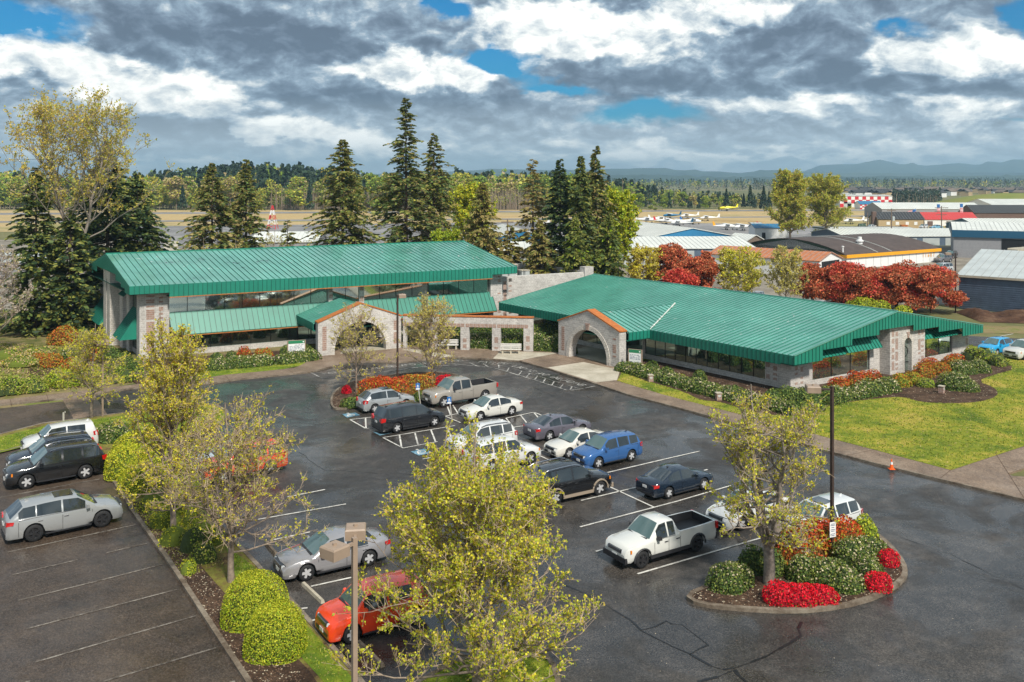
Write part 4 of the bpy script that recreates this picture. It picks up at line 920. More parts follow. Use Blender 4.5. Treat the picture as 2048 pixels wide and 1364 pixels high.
    for sgn in (1, -1):
        vv = V_ * np.array([1, sgn, 1]); fb_, ff_, fr_, fd_ = [], [], [], []; fs_ = [[] for _ in range(len(sd_) // 2)]
        for i in range(n - 1):
            s0, s1 = S_[i], S_[i + 1]
            for j in range(7):
                a, b_, c, d = i * 8 + j, (i + 1) * 8 + j, (i + 1) * 8 + j + 1, i * 8 + j + 1
                f = [a, d, c, b_] if sgn == 1 else [a, b_, c, d]
                hit = [q // 2 for q in range(0, len(sd_), 2) if isc(s0, s1, sd_[q], sd_[q + 1])] if j == 4 else []
                if hit: fs_[hit[0]].append(f)
                elif j == 6 and isc(s0, s1, k['cowl'], k['rf']): ff_.append(f)
                elif j == 6 and isc(s0, s1, k['rr'], k['tail'] ): fr_.append(f)
                elif bed and j >= 5 and s0 >= k['tail'] + .017 and s1 <= .9745: fd_.append(f)
                else: fb_.append(f)
        for fl in fs_:
            if fl: g_ = MB(); g_.add(vv, np.array(fl)); panes.append(g_)
        for mb, fl in ((body, fb_), (glass_f, ff_), (glass_r, fr_), (bedm, fd_)):
            if fl: mb.add(vv, np.array(fl))
    # nose and tail caps
    for i in (0, n - 1):
        ring = list(secs[i]) + [q * Mi for q in secs[i][::-1][1:]]
        body.add(ring, [list(range(len(ring)))])
    def fin(mb, name_, m_, par, smooth=True):
        o = mb.build(name_, m_, par, smooth)
        # weld and drop loose vertices
        import bmesh as bm_
        b = bm_.new(); b.from_mesh(o.data); bm_.ops.delete(b, geom=[v for v in b.verts if not v.link_faces], context='VERTS'); bm_.ops.remove_doubles(b, verts=b.verts, dist=.0015)
        if smooth:
            b.normal_update()
            for e in b.edges: e.smooth = not (len(e.link_faces) == 2 and e.calc_face_angle(0) > math.radians(55))
        b.to_mesh(o.data); b.free(); return o
    bo = fin(body, 'body', pm, t)
    [fin(g_, 'side_window', M['carglass'], t) for g_ in panes]; fin(glass_f, 'windscreen', M[screen], t); fin(glass_r, 'rear_window', M['carglass'], t)
    if bed: fin(bedm, 'load_bed', M['plastic'], t, False)
    # wheels
    wm = MB(); wm.lathe([(r * .62, -.11), (r * .93, -.115), (r, -.08), (r, .08), (r * .93, .115), (r * .62, .11)], 22, 0, (0, 0, 0), 1)
    rm = MB(); rr_ = r * .71
    rm.lathe([(rr_, .06), (rr_, .112), (rr_ * .86, .10), (rr_ * .84, .05), (.001, .045)], 20, 1, (0, 0, 0), 1)
    for q in range(5):
        a = q * 2 * math.pi / 5; ca, sa = math.cos(a), math.sin(a); p = lambda u_, v_, y: (u_ * ca - v_ * sa, y, u_ * sa + v_ * ca)
        rm.hexa([p(.02, -.05, .05), p(rr_ * .93, -.05, .05), p(rr_ * .93, .05, .05), p(.02, .05, .05), p(.02, -.05, .115), p(rr_ * .93, -.045, .108), p(rr_ * .93, .045, .108), p(.02, .05, .115)])
    rm.lathe([(.06, .05), (.06, .115), (.001, .118)], 10, 0, (0, 0, 0), 1)
    proto = None
    for xc in xw:
        for sg in (1, -1):
            if proto is None: wo_ = wm.build('wheel', M['tyre'], t, True); ro_ = rm.build('rim', [M[rims], M['rimdark']], wo_); proto = (wo_, ro_)
            else:
                wo_ = proto[0].copy(); COL.objects.link(wo_); wo_.parent = t; ro_ = proto[1].copy(); COL.objects.link(ro_); ro_.parent = wo_
            wo_.location = (xc, sg * (hw - .115), r); wo_.rotation_euler = (0, 0, 0 if sg == 1 else math.pi)
    # underbody and wheel wells
    ub = MB(); ub.box(-L / 2 + .12, L / 2 - .12, -hw + .26, hw - .26, k['gc'] - .03, k['belt'] * .75)
    ub.box(xw[1] + Ra + .02, xw[0] - Ra - .02, -hw + .08, hw - .08, k['gc'] + .01, k['gc'] + .3); ub.build('underbody', M['black'], t)
    for sg in (1, -1):
        sl = MB(); sl.box(xw[1] + Ra + .03, xw[0] - Ra - .03, min(sg * (hw - .06), sg * (hw + .004)), max(sg * (hw - .06), sg * (hw + .004)), k['gc'] - .01, k['gc'] + .045); sl.build('sill_trim', M['plastic'], t)
    sl = MB(); sl.box(L / 2 - .35, L / 2 - .01, -hw * .7, hw * .7, k['gc'] + .0, k['gc'] + .09); sl.build('bumper_trim', M['plastic'], t); sl = MB(); sl.box(-L / 2 - .012, -L / 2 + .2, -hw * .7, hw * .7, k['gc'] + .04, k['gc'] + .16); sl.build('bumper_trim', M['plastic'], t)
    # lights, grille, plates, bumpers
    zf = k['hood'] * .74; w0 = hw * .8
    for sg in (1, -1):
        m_ = MB(); y0, y1_ = sg * hw * .52, sg * hw * .93
        m_.hexa([(L / 2 - .0, y0, zf - .07), (L / 2 - .28, y1_ * .99, zf - .05), (L / 2 - .42, y1_ * 1.0, zf - .02), (L / 2 - .2, y0, zf - .07), (L / 2 - .02, y0, zf + .05), (L / 2 - .26, y1_ * .99, zf + .035), (L / 2 - .44, y1_ * 1.0, zf + .03), (L / 2 - .2, y0, zf + .04)]); 
        h_ = m_.build('headlight', M['lamp_w'], t)
        if kind in ('crewcab', 'extcab', 'bigsuv'): m2 = MB(); m2.box(L / 2 - .30, L / 2 - .22, min(y1_ * .96, y1_ * 1.02), max(y1_ * .96, y1_ * 1.02), zf - .05, zf + .1); m2.build('indicator', M['lamp_o'], h_)
        m_ = MB(); zt_ = k['belt'] * (.86 if kind != 'van' else .9); hh = .1 if kind in ('sedan', 'lowsuv') else .16
        if bed: m_.box(-L / 2 - .01, -L / 2 + .1, min(sg * hw * .8, sg * hw * .97), max(sg * hw * .8, sg * hw * .97), zt_ - .12, zt_ + .2)
        else: m_.hexa([(-L / 2 + .01, sg * hw * .5, zt_ - hh * .6), (-L / 2 + .0, sg * hw * .84, zt_ - hh), (-L / 2 + .28, sg * hw * .985, zt_ - hh * .5), (-L / 2 + .2, sg * hw * .5, zt_ - hh * .5), (-L / 2 + .02, sg * hw * .55, zt_ + hh * .5), (-L / 2 + .035, sg * hw * .86, zt_ + hh), (-L / 2 + .32, sg * hw * .975, zt_ + hh * .9), (-L / 2 + .2, sg * hw * .5, zt_ + hh * .5)])
        m_.build('tail_light', M['lamp_r'], t)
        if not simple:
            m_ = MB(); xm = X(k['cowl'] + .075); zc_ = k['belt'] + .04
            m_.hexa([(xm - .06, sg * (hw - .05), zc_ - .07), (xm + .12, sg * (hw - .05), zc_ - .07), (xm + .09, sg * (hw + .17), zc_ - .06), (xm - .06, sg * (hw + .19), zc_ - .06), (xm - .06, sg * (hw - .02), zc_ + .08), (xm + .08, sg * (hw - .02), zc_ + .07), (xm + .04, sg * (hw + .16), zc_ + .1), (xm - .06, sg * (hw + .18), zc_ + .1)])
            m_.build('wing_mirror', M['plastic'] if (cladding or bed) else pm, t)
    m_ = MB(); m_.box(L / 2 - .12, L / 2 + .012, -hw * .5, hw * .5, zf - .1, zf + .06); m_.box(L / 2 - .1, L / 2 + .012, -hw * .62, hw * .62, k['gc'] + .1, k['gc'] + .24); gr = m_.build('grille', M['rimdark'], t)
    m_ = MB()
    for z in (zf - .05, zf, zf + .045): m_.box(L / 2 + .013, L / 2 + .024, -hw * .48, hw * .48, z, z + .018)
    m_.build('grille_bar', M['chrome'], gr)
    m_ = MB(); m_.box(L / 2 + .012, L / 2 + .03, -.16, .16, k['gc'] + .16, k['gc'] + .3)
    if plate: m_.build('number_plate', M['white'], t)
    m_ = MB(); m_.box(-L / 2 - .03, -L / 2 - .01, -.16, .16, k['belt'] * .66, k['belt'] * .66 + .14)
    if plate: m_.build('number_plate', M['white'], t)
    if simple: return t
    # door gaps, handles, sills
    m_ = MB(); zl, zm = k['gc'] + .1, k['belt'] - .14
    doors = [k['cowl'] + .035] + [(sd_[q] + sd_[q + 1]) / 2 for q in range(1, len(sd_) - 1, 2)][:2] + ([sd_[-1]] if not bed else [k['tail'] + .005])
    for s0 in doors:
        x = X(s0)
        if min(abs(x - xc) for xc in xw) < Ra: z0 = r + Ra + .02
        else: z0 = zl
        w1 = halfw(s0)
        for sg in (1, -1): m_.box(x - .008, x + .008, min(sg * (w1 - .03), sg * (w1 + .003)), max(sg * (w1 - .03), sg * (w1 + .003)), z0, zm)
    for sg in (1, -1): m_.box(X(sd_[-1]), X(sd_[0]), min(sg * (hw - .03), sg * (hw - .028)), max(sg * (hw - .03), sg * (hw - .022)), k['belt'] - .055, k['belt'] - .035)
    m_.build('door_seam', M['black'], t)
    for s0 in doors[1:3]:
        for sg in (1, -1):
            m_ = MB(); m_.box(X(s0) + .06, X(s0) + .26, min(sg * (hw - .02), sg * (hw + .025)), max(sg * (hw - .02), sg * (hw + .025)), k['belt'] * .8, k['belt'] * .8 + .03)
            m_.build('door_handle', M['chrome'] if trim == 'chrome' else (M['plastic'] if cladding else pm), t)
    if rails:
        m_ = MB()
        for sg in (1, -1):
            wr = hw - .035 - .27 * .8 - .03; xs_ = np.linspace(X(k['rf'] + .02), X(k['rr'] + .01), 7)
            m_.tube([(x, sg * wr, topline((L / 2 - x) / L) + (.0 if i in (0, 6) else .055)) for i, x in enumerate(xs_)], .028, 5)
        m_.build('roof_rail', M['chrome'] if rails is True else M['plastic'], t)
    if sunroof:
        m_ = MB(); a, b = X(k['rf'] + .03), X(k['rf'] + .19); m_.box(b, a, -.42, .42, H + .012, H + .034); m_.build('sunroof', M['carglass'], t)
    if trim == 'chrome':
        m_ = MB()
        for sg in (1, -1): m_.box(X(sd_[-1]), X(sd_[0]), min(sg * (hw - .045), sg * (hw - .02)), max(sg * (hw - .045), sg * (hw - .02)), k['belt'] - .045, k['belt'] - .02)
        m_.build('window_trim', M['chrome'], t)
    if cladding:
        m_ = MB(); cm = cladding if not isinstance(cladding, str) else M[cladding]
        for sg in (1, -1):
            for xc in xw:
                q = [(xc + (Ra + .03) * math.cos(a), sg * (hw + .015), r + (Ra + .03) * math.sin(a)) for a in np.linspace(math.pi * 1.02, -.02 * math.pi, 12)]; m_.tube(q, .05, 5)
            m_.box(xw[1] + Ra, xw[0] - Ra, min(sg * (hw - .05), sg * (hw + .03)), max(sg * (hw - .05), sg * (hw + .03)), k['gc'] + .0, k['gc'] + .16)
        m_.box(L / 2 - .1, L / 2 + .04, -hw * .86, hw * .86, k['gc'], k['gc'] + .24); m_.box(-L / 2 - .04, -L / 2 + .1, -hw * .86, hw * .86, k['gc'], k['gc'] + .3)
        m_.build('cladding', cm, t)
    # wipers / cowl strip
    m_ = MB(); m_.box(X(k['cowl']) + .0, X(k['cowl']) + .1, -hw * .72, hw * .72, k['belt'] - .0, k['belt'] + .028); m_.build('cowl_panel', M['plastic'], t)
    m_ = MB(); m_.hexa([(X(k['rr'] - .04), -.02, H - .05), (X(k['rr'] - .08), -.02, H - .03), (X(k['rr'] - .08), .02, H - .03), (X(k['rr'] - .04), .02, H - .05), (X(k['rr'] - .03), -.008, H + .05), (X(k['rr'] - .045), -.008, H + .06), (X(k['rr'] - .045), .008, H + .06), (X(k['rr'] - .03), .008, H + .05)]); m_.build('aerial', M['plastic'] if col[0] < .2 else pm, t)
    return t
def place(t, kind, px, which, face, da=0, s=1.0, z=.03):
    """put the near-side wheel (which: F or R) on the ground point seen at px; face +1 nose along U, -1 nose against U"""
    k = KIND[kind]; a = UA + math.radians(da) + (0 if face > 0 else math.pi); h = np.array([math.cos(a), math.sin(a), 0]); left = np.array([-h[1], h[0], 0])
    wpt = G(*px, z=z); xf = k['L'] / 2 - k['fo']; xr = xf - k['wb']
    near = -left if left[1] > 0 else left
    c = wpt - h * (xf if which == 'F' else xr) * s - near * (k['W'] / 2) * s
    t.location = [float(q) for q in (c[0], c[1], z)]; t.rotation_euler = (0, 0, a); t.scale = (s, s, s)
def place_c(t, c, face, da=0, s=1.0, z=.02):
    t.location = [float(q) for q in (c[0], c[1], z)]; t.rotation_euler = (0, 0, UA + math.radians(da) + (0 if face > 0 else math.pi)); t.scale = (s, s, s)
WH = (.62, .62, .60); BK = (.006, .006, .007)
CG = 'cars in the car park'
def V_(kind, col, label, cat, px, which, face, da=0, s=1., **kw):
    t = make_vehicle(kind, col, label, cat, group=CG, **kw); place(t, kind, px, which, face, da, s); return t
V_('lowsuv', (.36, .37, .37), 'silver seven-seat SUV with black wheels, alone in front row of left car park', 'car', (68.7, 1083.7), 'R', 1, 3, 1.06, metal=.35, rims='rimdark', sunroof=True, trim='chrome')
ex = V_('bigsuv', BK, 'glossy black large SUV nearest of the three parked against the clipped hedge', 'car', (53.5, 978.7), 'F', -1, 2, 1.06, rails=True)
e0 = np.array(ex.location)
t = make_vehicle('suv', (.012, .017, .03), 'dark navy SUV between the black SUV and the white box-shaped car', 'car', rails=True, group=CG); place_c(t, e0 + np.array([-1.35, 2.3, 0]), -1, 2, 1.06)
t = make_vehicle('boxy', (.58, .58, .56), 'white box-shaped compact car farthest of the three beside the hedge', 'car', group=CG); place_c(t, e0 + np.array([-2.6, 5.6, 0]), -1, 2, 1.06)
V_('bigsuv', (.62, .07, .02), 'orange-red SUV with roof rails behind the bare branching tree', 'car', (446, 966), 'F', -1, 2, .98, rails=True)
t = make_vehicle('sedan', (.42, .47, .5), 'pale silver-blue sedan mostly hidden behind foliage beyond the orange-red SUV', 'car', metal=.2, group=CG); c = G(467, 934); place_c(t, c + V * .5, -1, 0)
V_('sedan', (.33, .32, .33), 'silver-grey large sedan facing the hedge beside the twin-headed lamp', 'car', (614, 1162.5), 'F', -1, -2, 1.06, metal=.35, trim='chrome')
V_('boxy', (.85, .06, .012), 'bright red compact car under the yellow-green tree at bottom', 'car', (705, 1288), 'F', -1, 0, 1.02)
V_('hatch', (.38, .40, .41), 'silver hatchback with red tail lamps beside the upper flower island', 'car', (750, 826), 'R', 1, 0, 1., metal=.3, sunroof=True)
V_('van', (.012, .013, .016), 'black minivan with chrome window line behind the hatched bay', 'minivan', (795, 866), 'R', 1, 0, .98, trim='chrome')
V_('crewcab', (.34, .31, .27), 'beige metallic four-door pickup truck with open black bed', 'pickup truck', (889, 815), 'F', -1, 1, 1.02, metal=.2)
V_('sedan', (.60, .59, .54), 'cream-white sedan parked just below the beige pickup truck', 'car', (961, 842), 'F', -1, 0, 1.)
t = make_vehicle('suv', WH, 'white SUV behind treetop, facing left beside another white SUV', 'car', rails='dark', group=CG); place_c(t, (-2.0, 58.4), -1, 0, 1.0)
V_('bigsuv', WH, 'white SUV behind treetop, facing right and nearest the black SUV', 'car', (1062, 929), 'F', 1, 0, .97)
V_('sedan', (.14, .13, .16), 'grey-violet sedan with red tail lamps beside the hatched walkway', 'car', (1100, 882), 'R', 1, 0, 1., metal=.3)
V_('sedan', (.60, .58, .52), 'older off-white sedan with stained roof between violet sedan and blue wagon', 'car', (1139, 917), 'F', -1, 0, .96)
V_('suv', (.035, .12, .32), 'blue crossover wagon with wet paint, end of its row', 'car', (1198, 938), 'F', -1, 0, .97, metal=.2)
V_('bigsuv', BK, 'black SUV with beige wheel arches and roof rack, right of treetop', 'car', (1201, 991), 'F', 1, -2, 1.03, rails=True, cladding=paint((.30, .24, .18)))
V_('sedan', (.006, .014, .028), 'dark navy sedan with bright red tail lamps, wet asphalt around it', 'car', (1339, 998), 'R', 1, 0, .97)
V_('extcab', (.62, .62, .58), 'white extended-cab pickup truck with dark bumper and black wheels', 'pickup truck', (1286, 1137), 'F', -1, -1, 1.01, rims='rimdark', cladding='plastic')
t = make_vehicle('sedan', WH, 'white sedan behind the multi-stemmed tree, next to white pickup', 'car', group=CG); place_c(t, (12.2, 46.5), -1)
t = make_vehicle('suv', (.6, .61, .6), 'white SUV with sunroof beside the round flower island', 'car', group=CG, sunroof=True); place_c(t, (15.2, 44.4), -1)
t = make_vehicle('hatch', (.01, .32, .62), 'bright sky-blue hatchback in the car park beyond the lawn', 'car', group=CG); place_c(t, G(1992, 706), -1, 0)
t = make_vehicle('bigsuv', (.55, .54, .5), 'white SUV at the right edge beside the sky-blue hatchback', 'car', group=CG); place_c(t, G(2052, 716), -1, -5)
simp = {}
def far_car(kind, col, label, c, da=0, s=1):
    t = make_vehicle(kind, col, label, 'car', simple=True, plate=False, group='cars parked beyond the buildings'); place_c(t, c, -1, da, s)
far_car('suv', (.5, .5, .48), 'white roofed car just showing above green ridge, behind yellow trees', A(1508, 127), 20)
far_car('sedan', (.4, .42, .44), 'pale sedan roof peeping over green ridge left of red maples', A(1638, 120), 15); far_car('sedan', (.55, .56, .55), 'white sedan roof peeping over green ridge under the red maples', A(1678, 116.5), 20)
for i, (px, y, col, kd, lb) in enumerate([(1876, 196, (.3, .31, .32), 'sedan', 'grey car beside the grey hangar with blue fascia'), (1886, 190, (.12, .12, .13), 'suv', 'dark grey SUV beside grey hangar, near yellow fascia corner'), (1902, 200, (.01, .012, .015), 'suv', 'black SUV parked against wall of grey hangar'), (1884, 170, (.45, .46, .46), 'van', 'silver van behind the red maples, right of white shed'),
    (1847, 318, (.6, .6, .6), 'suv', 'white SUV beside the tan house'), (1872, 318, (.15, .35, .5), 'sedan', 'light blue sedan in front of red roof, right of white SUV'), (1905, 322, (.18, .03, .03), 'suv', 'dark red car in front of the long red roof'), (1925, 322, (.03, .03, .03), 'sedan', 'black sedan right of the dark red car by red roof'), (1940, 322, (.2, .03, .03), 'sedan', 'maroon sedan at right end of the red-roofed shop'), (1958, 325, (.5, .5, .5), 'sedan', 'silver sedan right of the red-roofed shop'), (1742, 320, (.6, .6, .6), 'sedan', 'white sedan left of the tan house')]):
    far_car(kd, col, lb, A(px, y), rnd.uniform(-30, 30))
# motorhome by the grey hangar
t = thing('motorhome', 'cream motorhome parked before the dark hangar door at right', 'motorhome', A(2045, 190), UA + math.pi)
mb = MB(); mb.box(-4.5, 3.6, -1.2, 1.2, .5, 3.1); mb.hexa([(3.6, -1.2, .5), (4.3, -1.1, .5), (4.3, 1.1, .5), (3.6, 1.2, .5), (3.6, -1.2, 3.1), (3.9, -1.1, 2.9), (3.9, 1.1, 2.9), (3.6, 1.2, 3.1)]); mb.build('body', M['concrete'], t)
mb = MB(); mb.hexa([(4.12, -1, 1.5), (4.22, -1, 1.5), (4.22, 1, 1.5), (4.12, 1, 1.5), (3.92, -1, 2.7), (4.02, -1, 2.7), (4.02, 1, 2.7), (3.92, 1, 2.7)]); mb.box(-3, 2.8, 1.2, 1.22, 1.6, 2.4); mb.build('window', M['carglass'], t)
mb = MB()
for x in (2.6, -2.6):
    for y in (-1.1, 1.1): mb.lathe([(.01, -.12), (.45, -.12), (.45, .12), (.01, .12)], 14, 0, (x, y, .45), 1)
mb.build('wheels', M['tyre'], t)

# ------------------------------------------------------------------ street furniture
def lamp(px_, py_, zt, heads, label, mat_p='bronze', pos=None, head_m='taupe', hs=.62):
    q = pos if pos is not None else G(px_, py_); t = thing('street_lamp', label, 'street lamp', q, UA, 'car park lamps')
    mb = MB(); mb.box(-.065, .065, -.065, .065, 0, zt); mb.build('pole', M[mat_p], t); mb = MB(); mb.box(-.2, .2, -.2, .2, 0, .04); mb.lathe([(.3, -.1), (.3, .02), (.01, .03)], 12); mb.build('base', M['kerb'], t)
    for (dx, dy) in heads:
        d = np.array([dx, dy, 0.]); L_ = np.linalg.norm(d); e = d / L_; n_ = np.array([-e[1], e[0], 0])
        mb = MB(); mb.bar(np.array([0, 0, zt - .15]) + e * .05, d + np.array([0, 0, zt - .15]) - e * hs / 2, .055); mb.build('arm', M[mat_p], t)
        mb = MB(); c = d + np.array([0, 0, zt - .12]); a, b = e * hs / 2, n_ * hs / 2; up = np.array([0, 0, 1])
        mb.hexa([c - a - b - up * .16, c + a - b - up * .16, c + a + b - up * .16, c - a + b - up * .16, c - a - b + up * .1, c + a - b + up * .1, c + a + b + up * .1, c - a + b + up * .1])
        mb.hexa([c - a * 1.0 - b + up * .1, c + a - b + up * .1, c + a + b + up * .1, c - a + b + up * .1, c - a * .9 - b * .9 + up * .14, c + a * .9 - b * .9 + up * .14, c + a * .9 + b * .9 + up * .14, c - a * .9 + b * .9 + up * .14])
        mb.box(c[0] - .05, c[0] + .05, c[1] - .03, c[1] + .03, c[2] + .14, c[2] + .2); hd = mb.build('lamp_head', M[head_m], t)
        mb = MB(); mb.hexa([c - a * .85 - b * .85 - up * .175, c + a * .85 - b * .85 - up * .175, c + a * .85 + b * .85 - up * .175, c - a * .85 + b * .85 - up * .175, c - a * .85 - b * .85 - up * .161, c + a * .85 - b * .85 - up * .161, c + a * .85 + b * .85 - up * .161, c - a * .85 + b * .85 - up * .161]); mb.build('lens', M['lens'], hd)
    return t
rl = np.array([[math.cos(-UA), -math.sin(-UA)], [math.sin(-UA), math.cos(-UA)]])
def loc(dx, dy): q = rl @ np.array([dx, dy]); return (q[0], q[1])
lamp(1664, 1118, 8.0, [loc(-.85, .1)], 'tall brown lamp post with one box head on the flower island')
lamp(0, 0, 8.0, [loc(-.42, -.55), loc(-.1, .75)], 'twin-headed box lamp on square pole nearest at bottom', 'taupe', A(709, 24.1), hs=.56)
lamp(205, 836, 5.75, [loc(-.66, .1), loc(.12, -.25)], 'short twin-headed lamp beside the pebble crossing', 'taupe', hs=.8)
lamp(795, 775, 7.85, [loc(.38, .1)], 'slim brown lamp in front of left arched entrance', hs=.6)
lamp(1911, 626, 7.9, [loc(-.9, .2)], 'brown lamp post left of the blue-grey metal shed', hs=.7)
# notice on the island lamp
q = G(1664, 1118); t = thing('notice_sign', 'small white notice fixed to the flower island lamp post', 'sign', q + np.array([0, -.09, 0]), math.radians(20)); mb = MB(); mb.box(-.17, .17, -.012, .0, 1.05, 1.75); pn = mb.build('panel', M['white'], t)
mb = MB()
for z, w_ in ((1.66, .2), (1.6, .26), (1.5, .16), (1.4, .24), (1.33, .2), (1.2, .26), (1.13, .18)): mb.box(-w_ / 2, w_ / 2, -.016, -.013, z - .014, z + .014)
mb.build('print', M['ink'], t)
# directory signs
def directory(px, py, ang, label, w_=1.55, h_=1.2, z0=.75):
    t = thing('directory_sign', label, 'sign', G(px, py), ang, 'building directory signs')
    mb = MB(); mb.box(-w_ / 2 - .1, w_ / 2 + .1, 0, .16, z0, z0 + h_); mb.box(-w_ / 2, w_ / 2, .02, .14, 0, z0); mb.build('cabinet', M['taupe'], t)
    mb = MB(); mb.box(-w_ / 2, w_ / 2, -.02, -.001, z0 + .05, z0 + h_ - .32); mb.build('panel', M['white'], t)
    mb = MB(); mb.box(-w_ / 2, w_ / 2, -.02, -.001, z0 + h_ - .3, z0 + h_ - .02); hd = mb.build('header', M['signgreen'], t)
    mb = MB(); mb.box(w_ / 2 - .18, w_ / 2 - .06, -.025, -.021, z0 + h_ - .22, z0 + h_ - .1); mb.build('emblem', M['white'], hd)
    mb = MB(); r_ = random.Random(px)
    for i in range(6):
        z = z0 + .13 + i * .125; x = -w_ / 2 + .1
        while x < w_ / 2 - .25:
            l_ = r_.uniform(.08, .3)
            if r_.random() < .8: mb.box(x, min(x + l_, w_ / 2 - .08), -.026, -.021, z - .022, z + .022)
            x += l_ + .06
    mb.build('print', M['ink'], t)
directory(593, 721, math.radians(20), 'white directory board with green header left of the left arch')
directory(1270, 744, math.radians(-28), 'white directory board with green header right of the right arch', 1.15, 1.25, .8)
# accessible-bay signs
for px, py, lb in ((841, 810, 'accessible parking sign in front of beige pickup truck'), (904, 840, 'accessible parking sign in front of cream sedan')):
    t = thing('parking_sign', lb, 'sign', G(px, py), math.radians(15), 'accessible parking signs')
    mb = MB(); mb.tube([(0, 0, 0), (-.22, 0, 1.75)], .045, 6, cap=True); mb.build('post', M['post'], t)
    mb = MB(); mb.box(-.38, -.06, -.06, -.045, 1.2, 1.72); p_ = mb.build('panel', M['signblue'], t)
    mb = MB(); mb.box(-.36, -.08, -.066, -.061, 1.22, 1.34); mb.box(-.25, -.19, -.066, -.061, 1.44, 1.6); mb.lathe([(.07, -.004), (.09, -.004)], 12, 0, (-.22, -.062, 1.46), 1); mb.build('symbol', M['white'], p_)
# benches
def bench(px, py, label, ang):
    t = thing('park_bench', label, 'bench', G(px, py, .12), ang, 'benches at the colonnade')
    for i in range(3): mb = MB(); mb.box(-.085, .085, -.45, -.02, 0, .40); mb.box(-.085, .085, -.02, .1, 0, .95); o = mb.build('support', M['concrete'], t); o.location = ((i - 1) * .82, 0, 0)
    mb = MB()
    for k in range(4): mb.box(-1.05, 1.05, -.52 + k * .135, -.42 + k * .135, .41, .46)
    mb.build('seat', M['bench'], t); mb = MB()
    for k in range(3): mb.box(-1.05, 1.05, -.07, -.022, .55 + k * .15, .66 + k * .15)
    mb.build('backrest', M['bench'], t)
bench(1022, 706, 'white slatted bench on pale paving before the colonnade', math.radians(-3)); bench(897, 697, 'white slatted bench half hidden behind the feathery tree', math.radians(-2))
# cone
t = thing('traffic_cone', 'orange traffic cone with white band on the pavement edge', 'traffic cone', G(1783, 938, .13) + np.array([0, 0, 0])); mb = MB(); mb.box(-.2, .2, -.2, .2, 0, .04); mb.lathe([(.15, .04), (.095, .34)], 14); mb.lathe([(.065, .52), (.035, .7), (.001, .705)], 14); mb.build('body', M['cone'], t); mb = MB(); mb.lathe([(.095, .34), (.065, .52)], 14); mb.build('band', M['white'], t); t.scale = (.85,) * 3
# wheel stops
for i, (a, b, lb) in enumerate([((606, 1170), (646, 1208), 'weathered concrete wheel stop between silver sedan and red car'), ((532, 1088), (553, 1112), 'concrete wheel stop in front of the silver-grey sedan'), ((716, 1287), (766, 1336), 'concrete wheel stop below the red compact car')]):
    p, q = G(*a), G(*b); c = (p + q) / 2; t = tag((lambda m: m)(MB()), None) if False else None
    L_ = np.linalg.norm(q - p); mb = MB(); mb.hexa([(-L_ / 2, -.09, 0), (L_ / 2, -.09, 0), (L_ / 2, .09, 0), (-L_ / 2, .09, 0), (-L_ / 2 + .03, -.06, .13), (L_ / 2 - .03, -.06, .13), (L_ / 2 - .03, .06, .13), (-L_ / 2 + .03, .06, .13)])
    o = mb.build('wheel_stop', M['kerb' if i else 'concrete']); o.location = (c[0], c[1], .02); o.rotation_euler = (0, 0, math.atan2((q - p)[1], (q - p)[0])); tag(o, lb, 'wheel stop', 'concrete wheel stops')
# brick path lights
for px, py, lb in ((545, 727, 'brick path light in front of left hedge'), (1301, 763, 'brick path light in hedge nearest the right arch'), (1437, 800, 'brick path light halfway along the long hedge'), (1607, 847, 'brick path light on the lawn edge behind the bare tree'), (1883, 786, 'brick path light in the round bark bed'), (160, 786, None)):
    if not lb: continue
    t = thing('path_light', lb, 'path light', G(px, py, .12), rnd.uniform(0, 1), 'brick path lights'); mb = MB(); mb.box(-.2, .2, -.2, .2, 0, .55); mb.build('pier', M['redblock'], t); mb = MB(); mb.box(-.24, .24, -.24, .24, .55, .6); mb.build('cap', M['concrete'], t); mb = MB(); mb.box(-.12, .12, -.215, -.2, .28, .45); mb.build('lens', M['lens'], t)
mb = MB(); mb.tube([(0, 0, 0), (0, 0, .75), (.12, 0, .8)], .07, 8, cap=True); o = mb.build('vent_pipe', M['post']); o.location = G(127, 846); tag(o, 'short bent metal vent pipe in grass behind white box-shaped car', 'pipe')
mb = MB(); mb.box(-.05, .05, -.05, .05, 0, .6); mb.box(-.08, .08, -.08, .08, .6, .7); o = mb.build('post', M['wood']); o.location = G(268, 868); tag(o, 'short dark wooden post in grass right of the flowering shrub', 'post')
# ------------------------------------------------------------------ vegetation
def unit(v): return v / (np.linalg.norm(v, axis=-1, keepdims=True) + 1e-9)
def leafquads(mb, C, size, rng, mi, nrm=None, bias=0., aspect=.55, droop=0):
    C = np.asarray(C, float); n = len(C)
    if n == 0: return
    a = rng.normal(size=(n, 3)); b = rng.normal(size=(n, 3))
    if droop: a[:, 2] -= droop
    a = unit(a)
    if nrm is not None:
        nn = unit(nrm * bias + rng.normal(size=(n, 3)) * (1 - bias)); a = unit(np.cross(nn, a)); b = np.cross(nn, a)
    else: b = unit(np.cross(a, b))
    s = size * rng.uniform(.65, 1.3, (n, 1)) / 2
    v = np.stack([C - a * s, C + b * s * aspect * 1.2, C + a * s, C - b * s * aspect * 1.2], 1).reshape(-1, 3)
    f = np.arange(n * 4).reshape(-1, 4); mb.add(v, f, mi if np.isscalar(mi) else np.asarray(mi))
